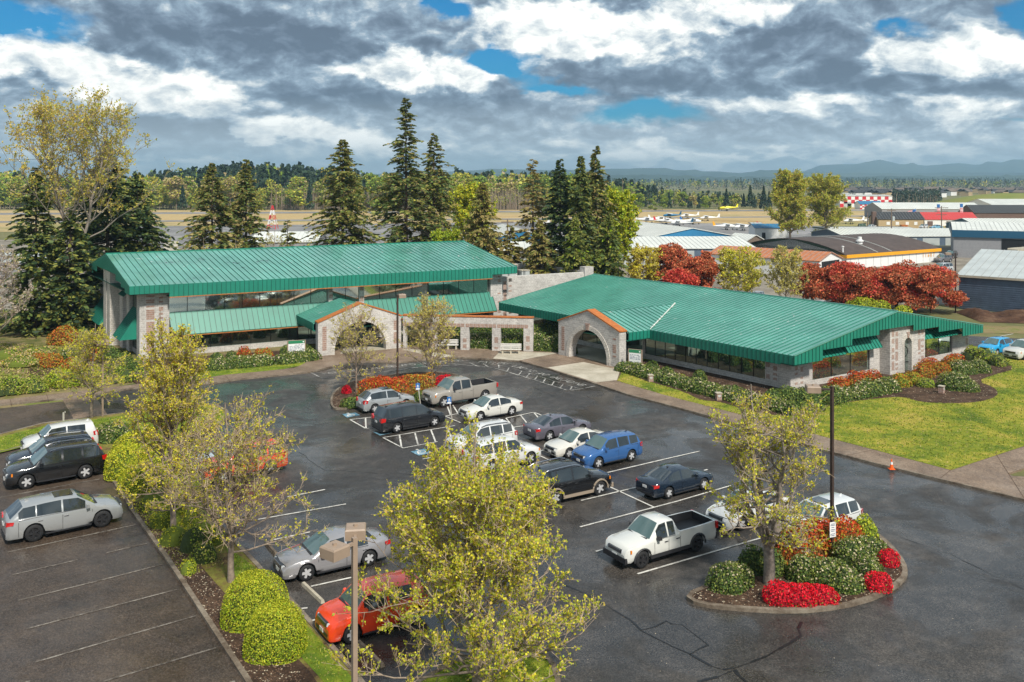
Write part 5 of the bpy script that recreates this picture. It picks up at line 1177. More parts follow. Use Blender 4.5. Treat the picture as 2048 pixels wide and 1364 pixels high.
def btubes(mb, P0, P1, r0, r1, n=3, mi=0):
    P0 = np.asarray(P0, float); P1 = np.asarray(P1, float); k = len(P0)
    if k == 0: return
    d = unit(P1 - P0); ref = np.where(np.abs(d[:, 2:3]) > .9, np.array([[1., 0, 0]]), np.array([[0., 0, 1]])); a = unit(np.cross(d, ref)); b = np.cross(d, a)
    th = np.arange(n) / n * 2 * math.pi; cs = np.cos(th)[None, :, None]; sn = np.sin(th)[None, :, None]
    r0 = np.broadcast_to(r0, (k,))[:, None, None]; r1 = np.broadcast_to(r1, (k,))[:, None, None]
    A0 = P0[:, None] + r0 * (cs * a[:, None] + sn * b[:, None]); A1 = P1[:, None] + r1 * (cs * a[:, None] + sn * b[:, None])
    v = np.concatenate([A0, A1], 1).reshape(-1, 3); base = np.arange(k)[:, None] * 2 * n; j = np.arange(n)[None]; j2 = (j + 1) % n
    mb.add(v, np.stack([base + j, base + j2, base + n + j2, base + n + j], -1).reshape(-1, 4), mi)
def pick(rng, n, w_): return rng.choice(len(w_), n, p=np.array(w_) / sum(w_))
def blob(mb, rng, c, rx, ry, h, size, w_, ncore, form='dome', lump=.12, cov=2.6, topw=None, nlump=7):
    """leafy shrub: leaves over a lumpy dome, dark core inside. w_: weights of the leaf materials; topw: weights near the top"""
    area = 2 * math.pi * ((rx * ry + (rx + ry) / 2 * h) / 2); n = int(area * cov / (size * size) * .85)
    d = unit(rng.normal(size=(n, 3))); d[:, 2] = np.abs(d[:, 2]) * 1.0 - .12 * rng.random(n); d = unit(d)
    if form == 'box':
        p = 5.; k = (np.abs(d[:, 0]) ** p + np.abs(d[:, 1]) ** p + np.abs(d[:, 2]) ** p) ** (-1 / p); rad = k
    elif form == 'round': p = 2.6; rad = (np.abs(d[:, 0]) ** p + np.abs(d[:, 1]) ** p + np.abs(d[:, 2]) ** p) ** (-1 / p)
    else: rad = np.ones(n)
    L_ = unit(rng.normal(size=(nlump, 3))); L_[:, 2] = np.abs(L_[:, 2]); bump = np.zeros(n)
    for q in L_: bump = np.maximum(bump, np.exp(-((d - q) ** 2).sum(1) / .22))
    rr_ = rad * (1 - lump + lump * 1.4 * bump) * (1 - .16 * rng.random(n) ** 2)
    P_ = d * rr_[:, None] * np.array([rx, ry, h]) + np.array(c)
    P_[:, 2] = np.maximum(P_[:, 2], c[2] + .03)
    mi = pick(rng, n, w_)
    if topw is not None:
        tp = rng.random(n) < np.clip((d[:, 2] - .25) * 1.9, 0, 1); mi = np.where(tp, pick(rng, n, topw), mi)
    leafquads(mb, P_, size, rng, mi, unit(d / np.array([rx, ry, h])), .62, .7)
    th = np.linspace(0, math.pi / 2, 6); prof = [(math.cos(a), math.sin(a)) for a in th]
    q = MB(); q.lathe([(x * .8 * (1.18 if form == 'box' else 1) , z * .8) for x, z in prof], 14, ncore); vv = q.v[0] * np.array([rx, ry, h]) + np.array([c[0], c[1], c[2] + .0]); mb.add(vv, q.f[0], ncore)  # core colour is darkened to stand in for shade between the leaves
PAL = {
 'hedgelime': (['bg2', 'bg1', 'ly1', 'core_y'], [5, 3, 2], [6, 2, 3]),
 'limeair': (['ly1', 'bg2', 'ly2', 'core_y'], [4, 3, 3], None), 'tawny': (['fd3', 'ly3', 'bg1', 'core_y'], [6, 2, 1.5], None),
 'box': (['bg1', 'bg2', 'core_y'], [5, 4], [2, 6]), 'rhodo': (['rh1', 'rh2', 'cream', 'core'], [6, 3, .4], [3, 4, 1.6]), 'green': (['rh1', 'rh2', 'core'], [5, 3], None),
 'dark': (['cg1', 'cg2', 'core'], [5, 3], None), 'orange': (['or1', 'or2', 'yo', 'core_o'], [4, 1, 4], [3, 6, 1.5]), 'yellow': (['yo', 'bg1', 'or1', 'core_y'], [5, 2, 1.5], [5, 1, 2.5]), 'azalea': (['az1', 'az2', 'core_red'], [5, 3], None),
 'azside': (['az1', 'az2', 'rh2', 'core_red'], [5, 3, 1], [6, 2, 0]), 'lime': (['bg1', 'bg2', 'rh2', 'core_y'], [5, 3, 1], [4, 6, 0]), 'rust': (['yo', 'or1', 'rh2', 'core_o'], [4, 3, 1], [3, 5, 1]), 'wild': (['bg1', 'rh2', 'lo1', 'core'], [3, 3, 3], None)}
seed = [100]
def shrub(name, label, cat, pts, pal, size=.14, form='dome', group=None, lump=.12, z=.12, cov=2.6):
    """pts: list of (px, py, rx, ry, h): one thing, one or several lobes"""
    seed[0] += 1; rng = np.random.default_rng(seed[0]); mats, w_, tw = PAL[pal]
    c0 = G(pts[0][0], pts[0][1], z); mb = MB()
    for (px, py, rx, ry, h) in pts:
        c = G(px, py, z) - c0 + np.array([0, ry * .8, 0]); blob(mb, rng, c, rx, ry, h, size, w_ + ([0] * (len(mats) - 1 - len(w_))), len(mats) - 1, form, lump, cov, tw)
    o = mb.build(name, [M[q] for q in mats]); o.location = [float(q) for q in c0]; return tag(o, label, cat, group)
def run(px0, py0, px1, py1, n, rx, ry, h, jit=.12):
    out = []; a, b = G(px0, py0), G(px1, py1)
    for i in range(n):
        q = a + (b - a) * i / max(1, n - 1); f = 1 + random.Random(px0 + i).uniform(-jit, jit)
        out.append((1024 + q[0] / q[1] * FPX, YH + HC / q[1] * FPX, rx * f, ry * f, h * (1 + random.Random(py0 + i * 3).uniform(-jit, jit))))
    return out
# --- clipped and flowering shrubs: pixel of the near foot, half sizes in metres
shrub('clipped_bush', 'yellow-green clipped bush, left and farther of the rounded pair at bottom', 'bush', [(496, 1262, 1.3, 1.25, 1.8)], 'box', .058, 'round', 'clipped bushes', .02, cov=3.4)
shrub('clipped_bush', 'yellow-green clipped bush, right and nearer of the rounded pair at bottom', 'bush', [(538, 1326, 1.15, 1.1, 1.75)], 'box', .056, 'round', 'clipped bushes', .02, cov=3.4)
shrub('clipped_hedge', 'big lime-green clipped hedge behind the parked black SUV', 'hedge', [(240, 962, 1.35, 1.2, 1.9), (272, 990, 1.3, 1.1, 1.75), (262, 925, 1.5, 1.2, 1.8), (300, 950, 1.3, 1.1, 1.7)], 'hedgelime', .085, 'round', None, .1)
shrub('leafy_shrub', 'loose yellow-green shrub below the tall tree in the planted strip', 'shrub', [(378, 1108, .8, .8, 1.2), (400, 1130, .7, .7, .9)], 'wild', .09, 'dome', None, .3, cov=1.4)
shrub('leafy_shrub', 'small bright green shrub beside the kerb of left car park', 'shrub', [(372, 1152, .45, .45, .6)], 'lime', .07, 'dome', None, .3, cov=2)
shrub('rhododendron', 'rounded dark shrub with yellowish buds right of the white box-shaped car', 'shrub', [(212, 888, 1.35, 1.2, 1.35)], 'rhodo', .12)
# upper island
shrub('clipped_hedge', 'long orange-topped clipped hedge in the upper island', 'hedge', run(738, 800, 792, 797, 5, 1.0, .95, 1.55, .04), 'orange', .12, 'box')
shrub('clipped_hedge', 'short orange and yellow clipped hedge right of the long one in upper island', 'hedge', run(822, 788, 846, 786, 2, .95, .9, 1.45, .03), 'rust', .12, 'box')
shrub('azalea', 'bright red azalea mound behind the beige pickup truck', 'azalea', [(888, 774, .95, .75, .95)], 'azalea', .09, 'round', 'azaleas')
shrub('azalea', 'small red azalea tuft at left end of upper island', 'azalea', [(691, 788, .45, .4, .7)], 'azalea', .09, group='azaleas'); shrub('azalea', 'small red azalea tuft behind silver hatchback roof', 'azalea', [(766, 792, .4, .3, .6)], 'azalea', .09, group='azaleas')
shrub('rhododendron', 'low leafy shrub at left end of the upper island', 'shrub', [(700, 816, .95, .8, .75), (727, 808, .9, .7, .7)], 'green', .14)
shrub('rhododendron', 'low leafy shrub below the orange hedges beside the pickup bonnet', 'shrub', [(815, 806, .9, .6, .6), (842, 801, .9, .6, .7), (866, 790, .6, .5, .6)], 'green', .13)
# flower island
shrub('rhododendron', 'green shrub with cream buds at left tip of flower island', 'shrub', [(1462, 1190, .95, .85, 1.1), (1478, 1180, .9, .8, 1.0)], 'rhodo', .09)
shrub('rhododendron', 'dark green shrub behind the multi-stemmed trunk on flower island', 'shrub', [(1515, 1152, .9, .7, 1.15), (1545, 1156, .8, .6, 1.2)], 'green', .1)
shrub('azalea', 'long scarlet azalea mound at the front of flower island', 'azalea', [(1568, 1214, .75, .55, .85), (1605, 1216, .75, .55, .85), (1650, 1212, .75, .55, .7)], 'azside', .07, 'round', 'azaleas')
shrub('azalea', 'round red azalea at the right front of flower island', 'azalea', [(1766, 1186, .62, .55, .72)], 'azside', .07, 'round', 'azaleas')
shrub('azalea', 'round red azalea at the far right kerb of flower island', 'azalea', [(1784, 1136, .5, .5, .75)], 'azside', .07, 'round', 'azaleas')
shrub('rhododendron', 'broad green shrub with cream buds in the middle of flower island', 'shrub', [(1622, 1172, 1.0, .85, 1.15), (1668, 1180, 1.1, .9, 1.15), (1700, 1190, .9, .8, 1.0)], 'rhodo', .09)
shrub('rhododendron', 'green shrub behind the broad one, near the right azaleas', 'shrub', [(1715, 1135, 1.0, .9, 1.1), (1750, 1128, .95, .8, 1.1), (1745, 1155, .7, .7, .8)], 'rhodo', .09)
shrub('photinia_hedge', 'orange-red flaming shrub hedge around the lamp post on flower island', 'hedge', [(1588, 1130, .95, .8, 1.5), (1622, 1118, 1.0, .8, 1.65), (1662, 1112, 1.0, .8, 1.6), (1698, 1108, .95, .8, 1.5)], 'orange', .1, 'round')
shrub('rhododendron', 'yellowish green shrub at the back corner of flower island', 'shrub', [(1738, 1088, .75, .7, 1.2)], 'lime', .09)
# left building front
shrub('hedge', 'flowering hedge left of the brick path light under the left awning', 'hedge', run(425, 742, 522, 733, 8, 1.15, .8, 1.15), 'rhodo', .15)
shrub('hedge', 'flowering hedge between the brick path light and left stone arch', 'hedge', run(562, 730, 622, 721, 6, 1.0, .75, 1.1), 'rhodo', .15)
shrub('rounded_shrub', 'orange-red and yellow shrub behind hedge, left of the pair under lower windows', 'shrub', [(486, 716, .8, .6, 1.1)], 'orange', .14, group='shrubs behind the left hedge'); shrub('rounded_shrub', 'orange-tinged shrub right of the other orange one, left of the directory sign', 'shrub', [(530, 716, .75, .6, .9), (515, 718, .5, .4, 1.1)], 'rust', .14, group='shrubs behind the left hedge')
shrub('rounded_shrub', 'dark green round shrub at the left end behind the left hedge', 'shrub', [(429, 724, .75, .6, .9), (460, 719, .6, .5, .8)], 'green', .13, group='shrubs behind the left hedge')
shrub('rounded_shrub', 'green shrub behind the left directory sign', 'shrub', [(570, 714, .8, .6, 1.3), (613, 706, .7, .5, .9)], 'green', .14)
# courtyard
shrub('hedge', 'blossoming hedge seen through the left openings of the colonnade', 'hedge', run(815, 690, 920, 694, 7, 1.1, .9, 1.6), 'rhodo', .16); shrub('hedge', 'cream blossoming hedge seen through the right openings of the colonnade', 'hedge', run(930, 696, 1050, 700, 8, 1.1, .9, 1.6), 'rhodo', .16)
shrub('hedge', 'leafy hedge between colonnade end and right stone arch', 'hedge', run(1068, 702, 1114, 704, 4, .95, .8, 1.7), 'rhodo', .15); shrub('hedge', 'tall dark hedge along the glass wall behind the colonnade', 'hedge', run(900, 672, 1110, 680, 10, 1.3, .9, 1.9), 'green', .18)
shrub('fern_clump', 'small dark plant inside the right stone arch', 'plant', [(1150, 708, .35, .35, .9)], 'dark', .12)
# right building front
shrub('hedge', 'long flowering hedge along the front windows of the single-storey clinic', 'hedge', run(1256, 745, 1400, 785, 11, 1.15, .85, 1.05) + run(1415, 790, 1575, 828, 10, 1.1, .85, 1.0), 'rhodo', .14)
shrub('rounded_shrub', 'green shrub behind the long hedge next to right directory sign', 'shrub', [(1305, 748, .9, .6, 1.1), (1335, 757, .9, .6, 1.0)], 'green', .14, group='shrubs under the clinic windows'); shrub('rounded_shrub', 'brownish low shrub behind the long hedge', 'shrub', [(1363, 764, .6, .5, .75)], 'rust', .12, group='shrubs under the clinic windows')
shrub('rounded_shrub', 'small dark green shrub alone against the low clinic wall', 'shrub', [(1402, 763, .7, .5, 1.0)], 'green', .13, group='shrubs under the clinic windows'); shrub('rounded_shrub', 'tiny green shrub at the clinic wall near the corner pier', 'shrub', [(1472, 786, .45, .4, .7)], 'green', .12, group='shrubs under the clinic windows')
shrub('hedge', 'dark green hedge wrapping the corner pier of the clinic', 'hedge', run(1560, 812, 1660, 812, 5, 1.1, .9, 1.35) + run(1590, 832, 1635, 824, 3, .9, .8, .95), 'green', .14)
shrub('hedge', 'green mounded hedge with pale buds right of the corner, before the orange shrubs', 'hedge', run(1680, 806, 1785, 786, 6, 1.15, .95, 1.2), 'rhodo', .14)
for i, (px, py, rx, h, pal, lb) in enumerate([(1683, 784, .95, 1.2, 'orange', 'scarlet-topped clipped shrub, leftmost by the clinic gable'), (1716, 774, .9, 1.25, 'orange', 'orange-red clipped shrub second from left by the clinic gable'), (1745, 772, 1.3, 1.25, 'orange', 'wide orange and yellow clipped shrub left of arched window'),
    (1809, 775, .85, 1.1, 'yellow', 'yellow clipped shrub just right of the arched window'), (1832, 769, .7, 1.0, 'yellow', 'smaller yellow shrub behind the first one right of arched window'), (1853, 757, 1.05, 1.25, 'rust', 'orange-topped yellow shrub third right of arched window'), (1888, 751, .9, 1.15, 'rust', 'yellow shrub with red tips in front of right gable window'), (1858, 776, .8, .7, 'wild', 'low olive green shrub in front of the yellow shrubs'),
    (1865, 741, 1.2, 1.05, 'orange', 'red-tipped low hedge shrub against the right gable window'), (1910, 738, .9, 1.1, 'rust', 'yellow-green shrub near the right end of the gable'), (1917, 728, .9, .9, 'orange', 'red-tipped shrub at the far right of the gable')]):
    shrub('clipped_shrub', lb, 'shrub', [(px, py, rx, .8, h)], pal, .12, 'round', 'clipped shrubs along the gable')
shrub('rhododendron', 'big pale green mounded shrub nearest in the round bark bed', 'shrub', [(1925, 782, 1.7, 1.3, 1.5), (1945, 785, 1.1, .9, .9)], 'rhodo', .12); shrub('rhododendron', 'wide pale green mounded shrub behind the big one', 'shrub', [(1935, 750, 1.5, 1.1, 1.3), (1968, 747, 1.2, 1.0, 1.2)], 'rhodo', .12)
shrub('pine_shrub', 'spreading olive green shrub at right beside the sky-blue hatchback', 'shrub', [(1955, 722, 1.3, 1.0, 1.3), (1980, 726, 1.2, 1.0, 1.4), (2004, 733, 1.1, .9, 1.2)], 'wild', .14, lump=.3)
# left garden
shrub('wild_bush', 'rust and green domed bush on bark under the dark firs', 'bush', [(118, 690, 1.8, 1.4, 1.9)], 'rust', .14); shrub('clipped_bush', 'lime green round bush beside the left pavement', 'bush', [(116, 775, 1.5, 1.2, 1.4)], 'lime', .12, 'round')
shrub('wild_bush', 'low sprawling green bush at the left edge beside pavement', 'bush', [(5, 790, 1.8, 1.2, 1.5), (50, 786, 1.5, 1.1, 1.2), (-30, 795, 1.5, 1.2, 1.4)], 'wild', .13, lump=.25); shrub('wild_bush', 'small red-tipped bush left of the twin-headed lamp', 'bush', [(133, 740, .9, .8, 1.1), (150, 745, .7, .7, .9)], 'rust', .13)
shrub('wild_bush', 'dark shrub with cream buds behind the red-tipped bush', 'bush', [(130, 722, 1.0, .8, 1.2)], 'rhodo', .13); shrub('wild_bush', 'dark green shrubs at the foot of the left building corner', 'bush', [(235, 738, 1.3, 1.0, 1.5), (265, 750, 1.2, 1.0, 1.3), (215, 722, 1.0, .8, 1.4)], 'green', .14)
shrub('wild_bush', 'green bush against the dark firs left of building', 'bush', [(160, 680, 1.0, .8, 1.3)], 'green', .14); shrub('wild_bush', 'dark undergrowth below the firs at the left edge', 'bush', [(20, 655, 3, 2, 2.2), (60, 665, 2.5, 2, 1.6), (-30, 665, 3, 2, 2.4), (100, 650, 2.5, 2, 1.6)], 'dark', .22, lump=.3)
# behind the clinic ridge
shrub('wild_bush', 'low green bushes peeping over the green ridge below the red maples', 'bush', [(1735, 628, 2.0, 1.2, 2.2), (1765, 632, 1.8, 1.2, 2.0), (1810, 640, 1.4, 1.1, 1.9), (1720, 626, 2, 1.2, 2)], 'lime', .2); shrub('wild_bush', 'yellowish low bushes over the ridge under the left red maple', 'bush', [(1352, 592, 2.0, 1.5, 1.6), (1375, 596, 2, 1.5, 1.5)], 'rust', .2)

shrub('wild_bush', 'rust-tipped bush low on the slope left of the twin-headed lamp', 'bush', [(95, 735, 1.2, 1.0, 1.2), (70, 728, 1.0, .9, 1.0)], 'rust', .13); shrub('wild_bush', 'tawny grassy bush in the rough ground at left', 'bush', [(30, 735, 2.2, 1.6, 1.0), (5, 720, 2.0, 1.5, 1.0), (60, 712, 2.2, 1.6, .8)], 'tawny', .16, lump=.3, cov=1.6)
shrub('wild_bush', 'yellow-green bush by the pavement behind the small leafing tree', 'bush', [(205, 768, 1.5, 1.1, 1.5), (235, 765, 1.3, 1.0, 1.3), (170, 760, 1.2, .9, 1.2)], 'wild', .11, lump=.3, cov=1.8); shrub('wild_bush', 'orange-brown bush between rusty bush and building corner', 'bush', [(178, 722, 1.1, .9, 1.2)], 'rust', .12)
shrub('wild_bush', 'lime green bush in front of the grey corner pier', 'bush', [(285, 760, 1.3, .9, 1.3), (310, 757, 1.2, .9, 1.1)], 'wild', .11, cov=2)
shrub('leafy_shrub', 'airy yellow-green shrub left of the tall tree trunk in the strip', 'shrub', [(305, 1030, 1.1, .9, 1.4), (322, 1060, 1.0, .8, 1.2), (340, 1095, .9, .7, 1.0)], 'limeair', .08, 'dome', None, .3, cov=1.0)
shrub('leafy_shrub', 'airy yellow-green shrub right of the tall tree trunk in the strip', 'shrub', [(390, 1060, 1.1, 1.0, 1.5), (408, 1095, 1.0, .9, 1.2), (372, 1030, 1.0, .9, 1.3)], 'limeair', .08, 'dome', None, .3, cov=1.0)
shrub('leafy_shrub', 'bright yellow-green hedge along the kerb behind the orange-red SUV', 'hedge', [(330, 950, 1.2, 1.0, 1.5), (352, 985, 1.1, 1.0, 1.4), (315, 915, 1.2, 1.0, 1.4), (375, 1010, 1.0, .9, 1.2)], 'limeair', .085, 'dome', None, .25, cov=1.5)
# --- trees with spring leaves
def spring_tree(name, label, cat, pos, h, R, seed_, clear=.22, NL=26, subs=7, twigs=4, lpt=6, lsize=.12, mats=('ly1', 'ly2', 'ly3'), wts=(5, 3, 1.5), r0=None, egg=.75, bark='bark', group=None, stems=1, up=.55, leafp=1., twr=.010, shape=None, flat=1.0, bottom_dense=0):
    rng = np.random.default_rng(seed_); t = thing(name, label, cat, pos, 0, group); r0 = r0 or h * .016
    tr_ = MB(); zc = clear * h
    tops = []
    if stems == 1:
        zz = np.linspace(0, .97, 12) * h; wob = np.cumsum(rng.normal(0, .012 * h, (12, 2)), 0) * np.linspace(0, 1, 12)[:, None]
        pts = np.column_stack([wob, zz]); tr_.tube(pts, r0 * (1 - .93 * np.linspace(0, 1, 12) ** .8) + .01, 8); tops.append(pts)
    else:
        base = np.array([[0, 0, 0], [0.02, 0, zc * .5], [0, 0.03, zc]]); tr_.tube(base, [r0 * 1.1, r0, r0 * .95], 8)
        for s in range(stems):
            a = s * 2 * math.pi / stems + .4; sp = R * rng.uniform(.22, .42); zz = np.linspace(zc * .9, h * rng.uniform(.84, .98), 10); k = ((zz - zz[0]) / (zz[-1] - zz[0]))
            pts = np.column_stack([np.cos(a) * sp * k ** .6, np.sin(a) * sp * k ** .6, zz]); pts[:, :2] += rng.normal(0, .015 * h, (10, 2)) * k[:, None]; tr_.tube(pts, r0 * .62 * (1 - .9 * k) + .012, 6); tops.append(pts)
    env = (lambda f: R * float(np.interp(f, [0, .12, .3, .5, .7, .85, .94, 1], shape))) if shape is not None else (lambda f: R * max(.05, math.sin(math.pi * min(1, max(0, f)) ** egg)) ** .75)
    L0, L1, R0_, R1_ = [], [], [], []; T0, T1 = [], []; leafC = []
    for i in range(NL):
        pts = tops[i % len(tops)]; f = (i + .5 + rng.uniform(-.4, .4)) / NL; zs = zc + (h * .93 - zc) * f * .82; zs = min(zs, pts[-1, 2] - .1)
        st = np.array([np.interp(zs, pts[:, 2], pts[:, 0]), np.interp(zs, pts[:, 2], pts[:, 1]), zs]); a = i * 2.4 + rng.uniform(-.4, .4)
        rise = up * (h - zs) * rng.uniform(-.1 if shape is not None else .45, .85) ; ze = min(h * .97, zs + rise); fe = (ze - zc) / (h - zc); rad = env(fe) * rng.uniform(.55, 1.18)
        en = np.array([math.cos(a) * rad, math.sin(a) * rad * flat, ze]); mid = (st + en) / 2 + np.array([math.cos(a), math.sin(a), 0]) * rad * .1 - np.array([0, 0, rise * .12])
        k = np.linspace(0, 1, 6)[:, None]; cur = (1 - k) ** 2 * st + 2 * k * (1 - k) * mid + k * k * en; cur[1:] += rng.normal(0, .02 * R, (5, 3))
        rb = max(.012, r0 * .34 * (1 - .6 * f)); tr_.tube(cur, np.linspace(rb, .008, 6), 5)
        for s in range(subs):
            kk_ = .22 + .78 * (s + rng.random()) / subs; j = min(4, int(kk_ * 5)); q = cur[j] + (cur[j + 1] - cur[j]) * (kk_ * 5 - j)
            d = unit(unit(cur[j + 1] - cur[j]) * .7 + rng.normal(0, .55, 3) + np.array([0, 0, .5])); ls = R * rng.uniform(.16, .34) * (1.15 - .4 * kk_); q2 = q + d * ls
            L0.append(q); L1.append(q2); R0_.append(max(.006, rb * .35)); R1_.append(twr)
            for w2 in range(twigs):
                k2 = rng.uniform(.25, 1); b = q + (q2 - q) * k2; e = b + unit(d * .6 + rng.normal(0, .7, 3) + np.array([0, 0, .4])) * R * rng.uniform(.06, .16); T0.append(b); T1.append(e)
                if rng.random() < leafp * (1.25 - .55 * (1 - kk_)):
                    kl = rng.uniform(.3, 1.05, (lpt, 1)); leafC.append(b + (e - b) * kl + rng.normal(0, lsize * .45, (lpt, 3)))
    btubes(tr_, L0, L1, np.array(R0_), np.array(R1_), 4); trunk = tr_.build('trunk', M[bark], t, True)
    tw = MB(); btubes(tw, T0, T1, twr, twr * .5, 3); tw.build('twigs', M['twig'], t)
    lf = MB(); C = np.concatenate(leafC); leafquads(lf, C, lsize, rng, pick(rng, len(C), wts), None, 0, .8); lf.build('crown', [M[q] for q in mats], t)
    return t
GT = 'young leafing trees around the car park'
spring_tree('leafing_tree', 'large yellow-green leafing tree on the grass island at bottom centre', 'tree', G(952, 1386), 9.35, 4.05, 3, .04, 84, 10, 7, 8, .082, wts=(5, 4.5, 1.5), r0=.16, shape=[1.12, 1.1, .98, .8, .56, .36, .22, .08], group=GT, up=.7, leafp=.82, twr=.01)
spring_tree('leafing_tree', 'tall egg-shaped yellow leafing tree left of centre in the planted strip', 'tree', G(346, 1087), 11.5, 2.55, 4, .13, 90, 9, 6, 6, .08, wts=(6, 2, 2.5), r0=.15, shape=[.7, .95, 1, .82, .6, .42, .25, .08], group=GT, up=.85, leafp=.75, twr=.01)
spring_tree('leafing_tree', 'broad half-bare tree with twiggy brown crown before the orange-red SUV', 'tree', G(462, 1168), 8.2, 3.3, 5, .16, 60, 9, 7, 5, .08, wts=(6, 3, 2), r0=.15, shape=[.75, 1, 1, .95, .7, .45, .3, .1], group=GT, up=.9, leafp=.42, twr=.010)
spring_tree('leafing_tree', 'small open leafing tree beside the twin-headed short lamp', 'tree', G(183, 838), 7.1, 2.45, 6, .2, 48, 9, 6, 5, .09, wts=(6, 3, 1), r0=.13, shape=[.6, .95, 1, .85, .6, .4, .25, .1], group=GT, up=.85, leafp=.6)
spring_tree('leafing_tree', 'feathery olive tree in front of the left stone arch', 'tree', G(713, 787), 7.6, 2.75, 7, .13, 44, 8, 6, 5, .085, ('lo1', 'lo2', 'ly1'), (1, 4, 5), r0=.09, shape=[.75, 1, 1, .85, .62, .42, .28, .1], twr=.010, group=GT, up=.85, leafp=.42)
spring_tree('leafing_tree', 'feathery olive tree in front of the colonnade', 'tree', G(865, 771), 8.3, 2.7, 8, .12, 60, 9, 7, 5, .085, ('lo1', 'lo2', 'ly1'), (1, 4, 5), r0=.10, shape=[.7, 1, .95, .85, .62, .42, .28, .1], twr=.012, group=GT, up=.85, leafp=.5)
spring_tree('leafing_tree', 'multi-stemmed half-bare tree with thick grey trunk on the flower island', 'tree', G(1538, 1173), 8.7, 2.95, 9, .2, 56, 9, 6, 5, .085, wts=(6, 4, 1), r0=.24, shape=[.6, .9, 1, 1, .85, .6, .4, .15], bark='barkgrey', group=GT, stems=4, up=.85, leafp=.68, twr=.011)
# behind the clinic
GB = 'trees behind the clinic ridge'
def T_(px, y, topy, R, seed_, label, mats, wts, name='leafing_tree', **kw):
    h = Zat(topy, y); return spring_tree(name, label, 'tree', A(px, y), h, R, seed_, group=GB, mats=mats, wts=wts, **kw)
T_(1288, 127, 482, 3.1, 21, 'pale yellow rounded tree at left end of the row behind clinic', ('ly1', 'lo2', 'ly3'), (5, 3, 2), clear=.12, NL=44, subs=8, twigs=5, lpt=7, lsize=.2)
T_(1476, 124, 487, 4.0, 22, 'yellow-green tree between the two groups of red maples', ('ly1', 'lo2', 'ly2'), (5, 3, 2), clear=.1, NL=44, subs=8, twigs=5, lpt=7, lsize=.2)
T_(1571, 121, 480, 2.9, 23, 'olive twiggy tree right of the yellow-green one', ('lo2', 'lo1', 'ly1'), (5, 3, 1.5), clear=.1, NL=44, subs=8, twigs=5, lpt=5, lsize=.17)
def maple(px, y, topy, R, seed_, label, crimson=.15, low=0):
    R *= 1.12; rng = np.random.default_rng(seed_); h = Zat(topy, y); t = thing('red_maple', label, 'tree', A(px, y), 0, 'red maples behind the clinic'); mb = MB()
    for k in range(4): a = k * 1.6; mb.tube([(0, 0, 0), (math.cos(a) * .3, math.sin(a) * .3, h * .3), (math.cos(a) * R * .5, math.sin(a) * R * .5, h * .75)], [.14, .1, .03], 6)
    mb.build('trunk', M['bark_dark'], t); lf = MB(); n = 85; C = []; W_ = []
    for i in range(n):
        d = unit(rng.normal(size=3)); d[2] = abs(d[2]) * 1.05 - .15; c = d * np.array([R, R, h * .46]) * rng.uniform(.55, 1.0) + np.array([0, 0, h * (.5 - rng.random() * .3 * (d[2] < .35))]); r_ = R * rng.uniform(.14, .28)
        m_ = int(170 * (r_ / .8) ** 1.4) + 40; p = unit(rng.normal(size=(m_, 3))) * r_ * rng.uniform(.6, 1.1, (m_, 1)) * np.array([1.2, 1.2, .7]); C.append(c + p); w3 = [6, 4, 1] if rng.random() > crimson else [2, 0, 7]; W_.append(pick(rng, m_, w3))
    C = np.concatenate(C); leafquads(lf, C, .24, rng, np.concatenate(W_), None, 0, .8); blobn = MB()
    lf.build('crown', [M['ma1'], M['ma2'], M['ma3']], t); return t
maple(1342, 129, 478, 3.0, 31, 'dark red maple, leftmost and tallest of the left group', .0); maple(1392, 125, 506, 3.1, 32, 'dark red maple on the right of the left group', .0)
maple(1360, 121.5, 532, 2.3, 33, 'bright crimson low maple in front of the left group', 1.0); maple(1412, 132, 484, 1.1, 38, 'small rust maple sprig rising behind the left group', 0)
maple(1625, 127, 520, 2.2, 34, 'brownish red maple behind the olive twiggy tree', 0); maple(1700, 123, 520, 4.2, 35, 'orange-red maple, left one of the big group at right', .25); maple(1738, 122, 540, 3.4, 39, 'rust maple filling between the big red ones at right', .1)
maple(1793, 120, 520, 4.1, 36, 'red maple in the middle of the big group at right', .3); maple(1862, 118, 524, 3.7, 37, 'red maple, right one of the big group beside lamp post', .2)
# big cottonwood on the left, poplars far right
spring_tree('cottonwood', 'tall sparse ochre-leafed cottonwood rising against the clouds at left', 'tree', A(152, 104), Zat(168, 104), 8.8, 41, .36, 54, 9, 6, 7, .19, ('ly3', 'lo1', 'ly2'), (5, 4, 1), r0=.3, egg=.8, stems=2, up=.85, leafp=.9, twr=.012, bark='barkgrey')
spring_tree('poplar', 'yellow-green poplar, left one of the pair before the checkered hangar', 'tree', A(1580, 250), Zat(332, 250), 6.4, 42, .1, 90, 9, 6, 8, .34, ('lo1', 'ly3', 'ly2'), (3, 3, 4), r0=.35, shape=[.6, .95, 1, .85, .65, .5, .35, .1], up=.9, twr=.02, group='poplars'); spring_tree('poplar', 'yellow-green poplar, right one of the pair before the checkered hangar', 'tree', A(1652, 255), Zat(342, 255), 5.8, 43, .12, 80, 9, 6, 7, .32, ('lo1', 'ly2', 'ly3'), (4, 4, 2), r0=.32, shape=[.5, .85, 1, .95, .85, .7, .5, .15], up=.9, twr=.02, group='poplars')
spring_tree('leafing_tree', 'bright lime leafing tree against the dark firs, right of centre', 'tree', A(1236, 132), Zat(350, 132), 3.2, 44, .2, 44, 8, 5, 8, .3, ('ly2', 'bg1', 'ly1'), (5, 3, 3), r0=.2, egg=.75, up=.6, twr=.012)
